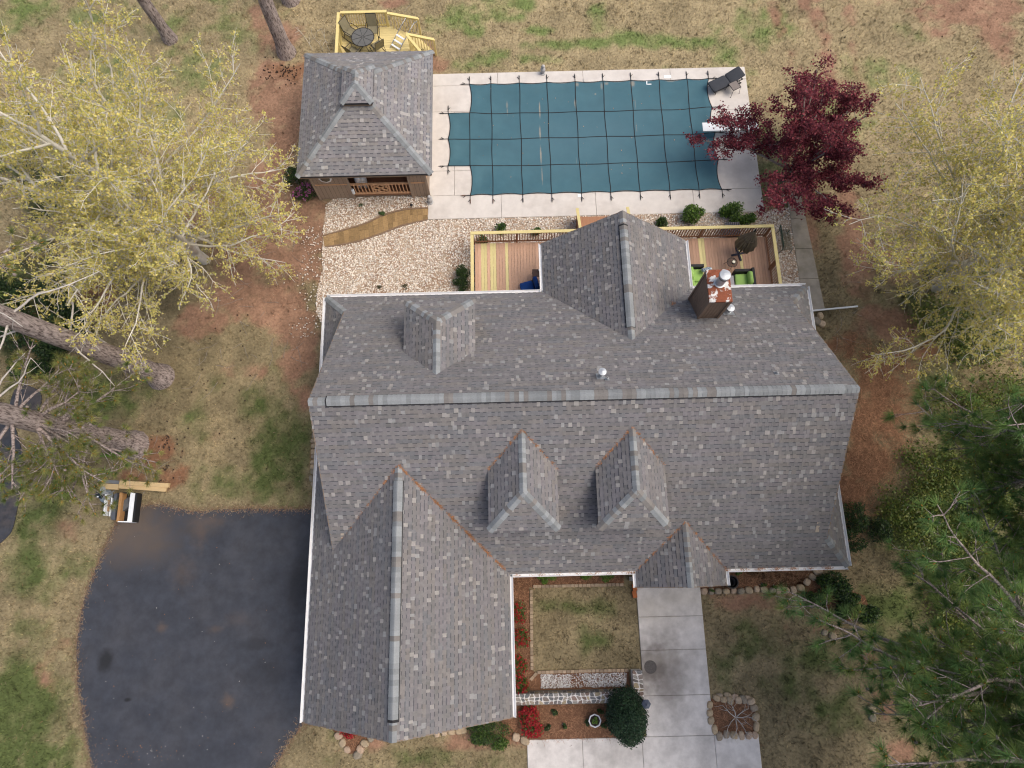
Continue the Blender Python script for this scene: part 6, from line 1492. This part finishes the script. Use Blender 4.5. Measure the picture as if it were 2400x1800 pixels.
for i, (px, py) in enumerate(((1299, 1672), (1408, 1670), (1283, 1706), (1323, 1700), (1378, 1695), (1418, 1702))):
    q = W(px, py, .15); lab = ('sprig left of the planter in the upper row', 'sprig right of the planter in the upper row', 'lowest dark sprig beside the red azalea', 'sprig left of the planter in the lower row', 'sprig touching the right side of the planter', 'sprig beside the holly in the lower row')[i]
    shrub('bedding_plant', 'small dark green bedding ' + lab, (q[0], q[1], 0), (.15, .15, .22), 260, .05, GD + GR[:1], seed=30 + i, cat='plant', group='bedding plants round the planter', stems=3, lumps=4)
q = W(1394, 1689, .42); shrub('planter_plant', 'green plant growing in the white round planter', (q[0], q[1], .355), (.13, .15, .16), 220, .05, GB, seed=37, cat='plant', stems=3, lumps=4)
# bed east of the porch
for i, (px, py, rx, ry, rz) in enumerate(((1965, 1365, .75, .5, .7), (1925, 1400, .5, .4, .5), (1990, 1400, .6, .5, .6), (1985, 1430, .55, .4, .55), (2040, 1440, .6, .4, .5))):
    q = W(px, py, .5); shrub('glossy_shrub', ('glossy green shrub right against the east gutter end', 'glossy green shrub nearest the stone run', 'glossy green shrub in the middle of the east clump', 'glossy green shrub below the middle of the east clump', 'glossy green shrub farthest out in the pine shade')[i], (q[0], q[1], 0), (rx, ry, rz), 1700, .085, GD + GR[:2], seed=40 + i, group='glossy shrubs at the east corner')
for i, (px, py, rx, ry, rz) in enumerate(((2010, 1210, .6, .7, .8), (2000, 1270, .6, .6, .8), (2070, 1240, .6, .7, .6))):
    q = W(px, py, .5); shrub('side_shrub', ('dark green shrub at the top of the east side clump', 'dark green shrub by the house in the east side clump', 'dark green shrub on the outside of the east side clump')[i], (q[0], q[1], 0), (rx, ry, rz), 1700, .075, GD + GR[:1], seed=50 + i, group='shrubs along the east side')
for i, (px, py) in enumerate(((1733, 1343), (1790, 1368), (1817, 1372), (1667, 1387))):
    q = W(px, py, .15); shrub('small_plant', ('small green plant beside the black bin', 'small leafy plant above the stone row, left', 'small leafy plant above the stone row, right', 'small plant between stones beside the walk')[i], (q[0], q[1], 0), (.16, .13, .2), 160, .055, GR, seed=60 + i, cat='plant', group='small plants by the porch', lumps=4, stems=3)
# rear yard
for i, (px, py, rx, ry, rz, n, lab) in enumerate(((1625, 505, .55, .45, .9, 2600, 'bright green shrub left of the pair north of the deck'), (1720, 500, .62, .45, .85, 2600, 'bright green shrub right of the pair north of the deck'), (1757, 512, .40, .3, .6, 1200, 'low green shrub at the end of the pair north of the deck'), (1555, 520, .28, .28, .55, 800, 'small olive shrub beside the sun room roof'), (1175, 532, .30, .25, .5, 700, 'small green shrub north of the west deck'), (1258, 538, .26, .2, .4, 450, 'low green plant behind the west deck railing'), (1130, 558, .28, .22, .35, 420, 'low plant seen through the west deck railing'))):
    q = W(px, py, .4); shrub('yard_shrub', lab, (q[0], q[1], 0), (rx * 1.15, ry * 1.15, rz), int(n * .8), .095, GR + GB if n > 1000 else GR + GD, seed=70 + i, group='shrubs round the rear deck')
for i, (px, py, rx, ry, rz, lab) in enumerate(((1083, 635, .42, .5, .7, 'dark green shrub against the west deck, upper one'), (1078, 668, .46, .45, .7, 'dark green shrub against the west deck, lower one'))):
    q = W(px, py, .4); shrub('deck_shrub', lab, (q[0], q[1], 0), (rx, ry, rz), 1500, .06, GD + GR[:1], seed=80 + i, group='shrubs against the west deck')
q = W(892, 500, .1); shrub('gravel_weed', 'green weed in the gravel south of the pool house', (q[0], q[1], 0), (.22, .17, .16), 260, .06, [(.07, .13, .04)], seed=90, cat='plant', lumps=4, stems=3)
q = W(848, 480, .1); shrub('gravel_weed', 'faint green weed in the gravel close to the pool house railing', (q[0], q[1], 0), (.25, .12, .08), 130, .05, [(.07, .11, .04)], seed=91, cat='plant', lumps=4, stems=3)
for i, (px, py) in enumerate(((892, 672), (948, 673))):
    q = W(px, py, .05); shrub('gravel_weed', ('brown weed in the gravel by the eave, left one', 'brown weed in the gravel by the eave, right one')[i], (q[0], q[1], 0), (.17, .17, .12), 120, .05, [(.06, .06, .03), (.10, .09, .04)], seed=92 + i, cat='plant', lumps=4, stems=3)
q = W(695, 445, .5); shrub('flowering_shrub', 'shrub with pink flowers at the pool house corner', (q[0] + .35, q[1] - .1, 0), (.6, .55, .7), 1600, .06, GR + GD, seed=95, flowers=PINK, nflow=70, fsize=.075)
q = W(690, 425, .6); shrub('yard_shrub', 'dark green shrub west of the pool house wall', (q[0], q[1] + .2, 0), (.65, .8, .9), 2200, .065, GD + GR[:2], seed=96)
# south lawn
q = W(1140, 1725, .5); shrub('gable_shrub', 'wide green shrub under the garage gable corner', (q[0], q[1] + .1, 0), (.95, .52, .65), 4200, .055, GD + GR, seed=97)
q = W(1170, 1742, .3); shrub('gable_shrub', 'low bright edge shrub in front of the wide gable shrub', (q[0], q[1], 0), (.42, .32, .4), 1000, .055, GR, seed=98)
q = W(920, 1733, .1); shrub('low_groundcover', 'low green plants directly below the garage ridge', (q[0] - .15, q[1] + .12, 0), (.75, .14, .2), 900, .05, GB, seed=99, cat='plant')
q = W(815, 1722, .2); shrub('azalea', 'small red azalea inside the stone wedge', (q[0], q[1] + .1, 0), (.40, .25, .35), 500, .045, GR, seed=100, flowers=RED, nflow=150, fsize=.06)
# ivy at the pine's foot and the understory west and east
a_, b_ = W(232, 1057, .3), W(302, 1072, .3)
shrub('trunk_ivy', 'strip of bright green ivy below the pine trunk base', ((a_[0] + b_[0]) / 2, (a_[1] + b_[1]) / 2, 0), (.75, .15, .32), 900, .055, [(.10, .25, .02), (.14, .30, .03)], seed=110, cat='ivy', lumps=14)
for i, (px, py, rx, ry, rz) in enumerate(((40, 770, 1.4, 1.2, 1.6), (130, 800, 1.1, .9, 1.3), (160, 745, .9, .8, 1.2), (20, 690, 1.3, 1.0, 1.5), (120, 690, .9, .8, 1.0), (60, 850, 1.0, .7, 1.0))):
    q = W(px, py, .6); shrub('evergreen_shrub', ('dark evergreen shrub at the west edge, widest of the clump', 'dark evergreen shrub just above the pine tufts', 'dark evergreen shrub beside the leaning pine trunk', 'dark evergreen shrub above the leaning pine trunk at the edge', 'dark evergreen shrub under the dead branch', 'dark evergreen shrub at the west edge, lowest of the clump')[i], (q[0], q[1], 0), (rx, ry, rz), 3600, .10, GD, seed=120 + i, group='evergreens under the west trees')
und = [(2230, 1180), (2300, 1260), (2180, 1260), (2330, 1150), (2260, 1340), (2350, 1370), (2150, 1180), (2200, 1090), (2330, 1040), (2260, 960), (2370, 930), (2290, 800), (2360, 760), (2210, 740), (2260, 1440), (2360, 1480)]
UNL = ['eastern yellow green thicket level with the ' + k for k in ('lower dormer eaves', 'porch ridge, near the right edge', 'porch ridge, nearer the house', 'dormer peaks, near the right edge', 'porch gutter, inner one', 'porch gutter at the right edge', 'dormer hips, closest to the pine straw', 'dormer ridges, beside the straw slope', 'dormer ridge tips at the right edge', 'main ridge, inner one', 'main ridge at the right edge', 'roof vents', 'roof vents at the right edge', 'chimney foot', 'stone ring top, inner one', 'stone ring top at the right edge')]
UN = [(.10, .15, .025), (.14, .18, .03), (.18, .20, .04), (.07, .12, .02)]
for i, (px, py) in enumerate(und):
    q = W(px, py, .6); shrub('understory_shrub', UNL[i], (q[0], q[1], 0), (1.7, 1.5, .8), 1700, .11, UN, seed=140 + i, group='understory under the eastern trees', lumps=22, shell=.0)
# bare shrub in the stone ring
q = W(1724, 1682, 0)
T = Tree(5); rr_ = T.r
for k in range(7):
    a = k * .9 + rr_.uniform(-.2, .2); p = T.path((q[0], q[1], 0), (math.cos(a), math.sin(a), .55), rr_.uniform(.55, 1.0), .12, .16, .02); T.tube(p, .024, .007, 5)
    for b in range(5):
        j = rr_.integers(2, len(p)); w_ = T.path(p[j], side_dir(rr_, p[-1] - p[0], .7), rr_.uniform(.2, .55), .08, .18, .02); T.tube(w_, .009, .003, 4)
t = thing('bare_shrub', 'leafless grey shrub spreading inside the ring of stones', 'shrub', (q[0], q[1], 0))
o = link('branches', T.wood(M_dead, 'branches'), None); o.data.transform(Matrix.Translation(Vector((-q[0], -q[1], 0)))); o.parent = t
# bare saplings beside the pool house
for i, (px, py) in enumerate(((733, 118), (757, 118), (773, 120))):
    q = W(px, py, 0); T = Tree(300 + i); p = T.path(q, (T.r.normal(0, .2), .1, 1), 1.5, .2, .08, 0); T.tube(p, .016, .005, 5)
    for b in range(5): j = T.r.integers(2, len(p)); T.tube(T.path(p[j], (T.r.normal(), T.r.normal(), .8), .4, .12, .15, 0), .006, .003, 4)
    t = thing('bare_sapling', ('leafless sapling behind the pool house, left of three', 'leafless sapling behind the pool house, middle of three', 'leafless sapling behind the pool house, right of three')[i], 'sapling', q, 'bare saplings behind the pool house')
    o = link('branches', T.wood(M_pale, 'branches'), None); o.data.transform(Matrix.Translation(Vector((-q).tolist()))); o.parent = t

# ---- grass blades, cones and twigs on the ground
def solid(x, y):
    bad = (x > -7.3) & (x < 11.9) & (y > -.1) & (y < 10.6); bad |= (x > -7.3) & (x < -.4) & (y > -4.9) & (y < 1)
    bad |= (x > PX0 - .03) & (x < PX1 + .03) & (y > PY0) & (y < PY1 + .03); bad |= (x > VX0 - .1) & (x < VX1 + .1) & (y > VY0 - .1) & (y < VY1 + .2)
    bad |= inpoly(x, y, rag) | inpoly(x, y, rd) | inpoly(x, y, GRAV) | inpoly(x, y, PT + PB[::-1]) | inpoly(x, y, pathy)
    bad |= (x > 4.76) & (x < 7.4) & (y > -6.5) & (y < 0); bad |= (x > .22) & (x < 9.08) & (y < -6.37); bad |= (x > -.3) & (x < 4.8) & (y < -4.02) & (y > -6.5); bad |= (x > -.3) & (x < .6) & (y > -4.1) & (y < 0); bad |= (x > -.3) & (x < 4.4) & (y > -.84) & (y < 0)
    bad |= (x > 13.15) & (x < 14.1) & (y > 10.6) & (y < 16.9); bad |= inpoly(x, y, SB[2]) | inpoly(x, y, SB[5]) | inpoly(x, y, EM)
    bad |= (x > -1.7) & (x < 11.8) & (y > 10) & (y < 14.3)
    return bad
NB = 420000
gx_, gy_ = rng.uniform(-27, 28, NB), rng.uniform(-9, 31, NB)
ok = ~solid(gx_, gy_); gx_, gy_ = gx_[ok], gy_[ok]
pp = proj(np.stack([gx_, gy_, np.zeros(len(gx_))], 1)); ok = (pp[:, 0] > -60) & (pp[:, 0] < 2460) & (pp[:, 1] > -40) & (pp[:, 1] < 1840); gx_, gy_ = gx_[ok], gy_[ok]
fl = ground_fields(gx_, gy_); keep = rng.random(len(gx_)) > np.clip(fl[5] * .92 + fl[6] * .9 + fl[8] * .5, 0, .97); gx_, gy_ = gx_[keep], gy_[keep]; fl = tuple(f[keep] for f in fl)
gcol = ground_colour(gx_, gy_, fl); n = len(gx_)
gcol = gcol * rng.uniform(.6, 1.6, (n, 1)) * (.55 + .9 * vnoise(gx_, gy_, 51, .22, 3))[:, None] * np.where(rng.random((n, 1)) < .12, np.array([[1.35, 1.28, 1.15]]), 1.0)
a = rng.uniform(0, 6.28, n); L = rng.uniform(.05, .12, n); tl = rng.uniform(.3, 1.2, n); wd = rng.uniform(.008, .02, n)
b0_ = np.stack([gx_, gy_, np.full(n, -.03)], 1); tip = b0_ + np.stack([np.cos(a) * np.sin(tl) * L, np.sin(a) * np.sin(tl) * L, np.cos(tl) * L + .02], 1); sdv = np.stack([-np.sin(a), np.cos(a), np.zeros(n)], 1) * wd[:, None]
V = np.stack([b0_ - sdv, b0_ + sdv, tip], 1).reshape(-1, 3)
nc = 15000; cx, cy = rng.uniform(-27, 28, nc), rng.uniform(-9, 31, nc); okc = ~solid(cx, cy) & (vnoise(cx, cy, 61, 1.1, 3) + rng.normal(0, .06, nc) > .5); cx, cy = cx[okc], cy[okc]
flc = ground_fields(cx, cy); kc = rng.random(len(cx)) > np.clip(flc[5] * .85 + flc[6] * .95 + flc[8] * .4, 0, .97); cx, cy = cx[kc], cy[kc]
cc_ = ground_colour(cx, cy) * rng.uniform(.55, 1.5, (len(cx), 1)); kb = 14
tx = np.repeat(cx, kb) + rng.normal(0, .045, len(cx) * kb); ty = np.repeat(cy, kb) + rng.normal(0, .045, len(cx) * kb); nt_ = len(tx)
ta = rng.uniform(0, 6.28, nt_); tl2 = rng.uniform(.3, 1.3, nt_); tL = rng.uniform(.06, .14, nt_); tw2 = rng.uniform(.008, .016, nt_)
tb = np.stack([tx, ty, np.full(nt_, -.03)], 1); tt_ = tb + np.stack([np.cos(ta) * np.sin(tl2) * tL, np.sin(ta) * np.sin(tl2) * tL, np.cos(tl2) * tL + .02], 1); ts_ = np.stack([-np.sin(ta), np.cos(ta), np.zeros(nt_)], 1) * tw2[:, None]
V = np.concatenate([V, np.stack([tb - ts_, tb + ts_, tt_], 1).reshape(-1, 3)]); gcol = np.concatenate([gcol, np.repeat(cc_, kb, 0) * rng.uniform(.75, 1.3, (nt_, 1))]); n = n + nt_
M_grass = mat('grass_blade', tint=True, rough=.8, var=.1, spec=.15)
tag(link('grass', npmesh('grass', V, np.arange(n * 3).reshape(n, 3), M_grass, gcol)), 'thin patchy dry grass covering the lawns round the house', 'grass', kind='stuff')
# straw and leaf litter under the trees
NL = 100000
lx, ly = rng.uniform(-27, 28, NL), rng.uniform(-9, 31, NL); ok = ~solid(lx, ly); lx, ly = lx[ok], ly[ok]; fl = ground_fields(lx, ly); keep = rng.random(len(lx)) < np.clip(fl[5] * .35 + fl[6] * .95 + fl[8] * .3 + .09, 0, 1); lx, ly = lx[keep], ly[keep]
lc_ = np.where(rng.random((len(lx), 1)) < .5, np.array([[.24, .13, .075]]), np.array([[.34, .26, .18]])) * rng.uniform(.4, 1.3, (len(lx), 1))
tag(link('leaf_litter', needles('leaf_litter', np.column_stack([lx, ly, rng.uniform(-.02, .03, len(lx))]), .13, .011, lc_, M_ndl, flat=.2)), 'scattered brown needles and bark litter on bare ground', 'litter', kind='stuff')
cm = MB(); cr = random.Random(8)
for (px, py, sx, sy, k) in ((660, 165, 45, 22, 60), (395, 1040, 25, 20, 22), (380, 1110, 30, 25, 16), (450, 960, 120, 90, 14), (250, 1540, 60, 60, 6), (2000, 120, 200, 60, 10), (560, 800, 60, 90, 8)):
    for i in range(k):
        q = W(px + cr.gauss(0, sx * .6), py + cr.gauss(0, sy * .6), 0)
        if not solid(np.array([q[0]]), np.array([q[1]]))[0]: cm.lathe([(.015, -.03), (.034, 0), (.03, .03), (.01, .05)], q, 6)
tag(cm.build('fallen_cones', mat('dark_cone', (.05, .032, .025), rough=.95)), 'dark fallen pine cones scattered round the trunks', 'cones', kind='stuff')
tm = Tree(77)
for i in range(70):
    px, py = cr.choice(((600, 640), (640, 560), (560, 760), (480, 820), (690, 700), (640, 840), (330, 1090), (880, 100), (1960, 760))); q = W(px + cr.gauss(0, 45), py + cr.gauss(0, 45), 0)
    if solid(np.array([q[0]]), np.array([q[1]]))[0]: continue
    a = cr.uniform(0, 6.28); tm.tube(tm.path(q + [0, 0, .02], (math.cos(a), math.sin(a), .0), cr.uniform(.3, 1.3), .15, .18, 0) * [1, 1, 0] + [0, 0, .02], .010, .004, 4)
tag(link('fallen_twigs', tm.wood(M_twig, 'fallen_twigs')), 'thin fallen twigs and surface roots on the bare clay', 'twigs', kind='stuff')
bc_ = np.array([W2(cr.gauss(300, 60), cr.gauss(1765, 20)) for i in range(60)] + [W2(cr.uniform(220, 700), cr.uniform(1250, 1790)) for i in range(60)]); bc_ = bc_[inpoly(bc_[:, 0], bc_[:, 1], rag)]
bcc = np.where(rng.random((len(bc_), 1)) < .7, np.array([[.32, .15, .07]]), np.array([[.5, .48, .45]]))
tag(link('dry_leaves', leaf_cards('dry_leaves', np.column_stack([bc_, np.full(len(bc_), .03)]), .035, bcc, M_ndl, 1.5, 3, 9)), 'dry leaf flecks blown over the dark asphalt driveway', 'leaves', kind='stuff')

eg = np.array(rag + [rag[0]]); sl_ = np.linalg.norm(np.diff(eg, axis=0), axis=1); cs = np.concatenate([[0], np.cumsum(sl_)]); u = rng.uniform(0, cs[-1], 9000)
ep = np.stack([np.interp(u, cs, eg[:, 0]), np.interp(u, cs, eg[:, 1])], 1) + rng.normal(0, .08, (9000, 2)) * rng.uniform(.3, 2.0, (9000, 1)); ep = ep[~((ep[:, 0] > -7.6))]
ec = np.where(rng.random((len(ep), 1)) < .6, np.array([[.22, .135, .085]]), np.array([[.30, .24, .16]])) * rng.uniform(.45, 1.3, (len(ep), 1))
tag(link('edge_litter', needles('edge_litter', np.column_stack([ep, rng.uniform(.02, .05, len(ep))]), .11, .012, ec, M_ndl, flat=.25)), 'brown needles and dead grass fraying the edge of the driveway', 'litter', kind='stuff')
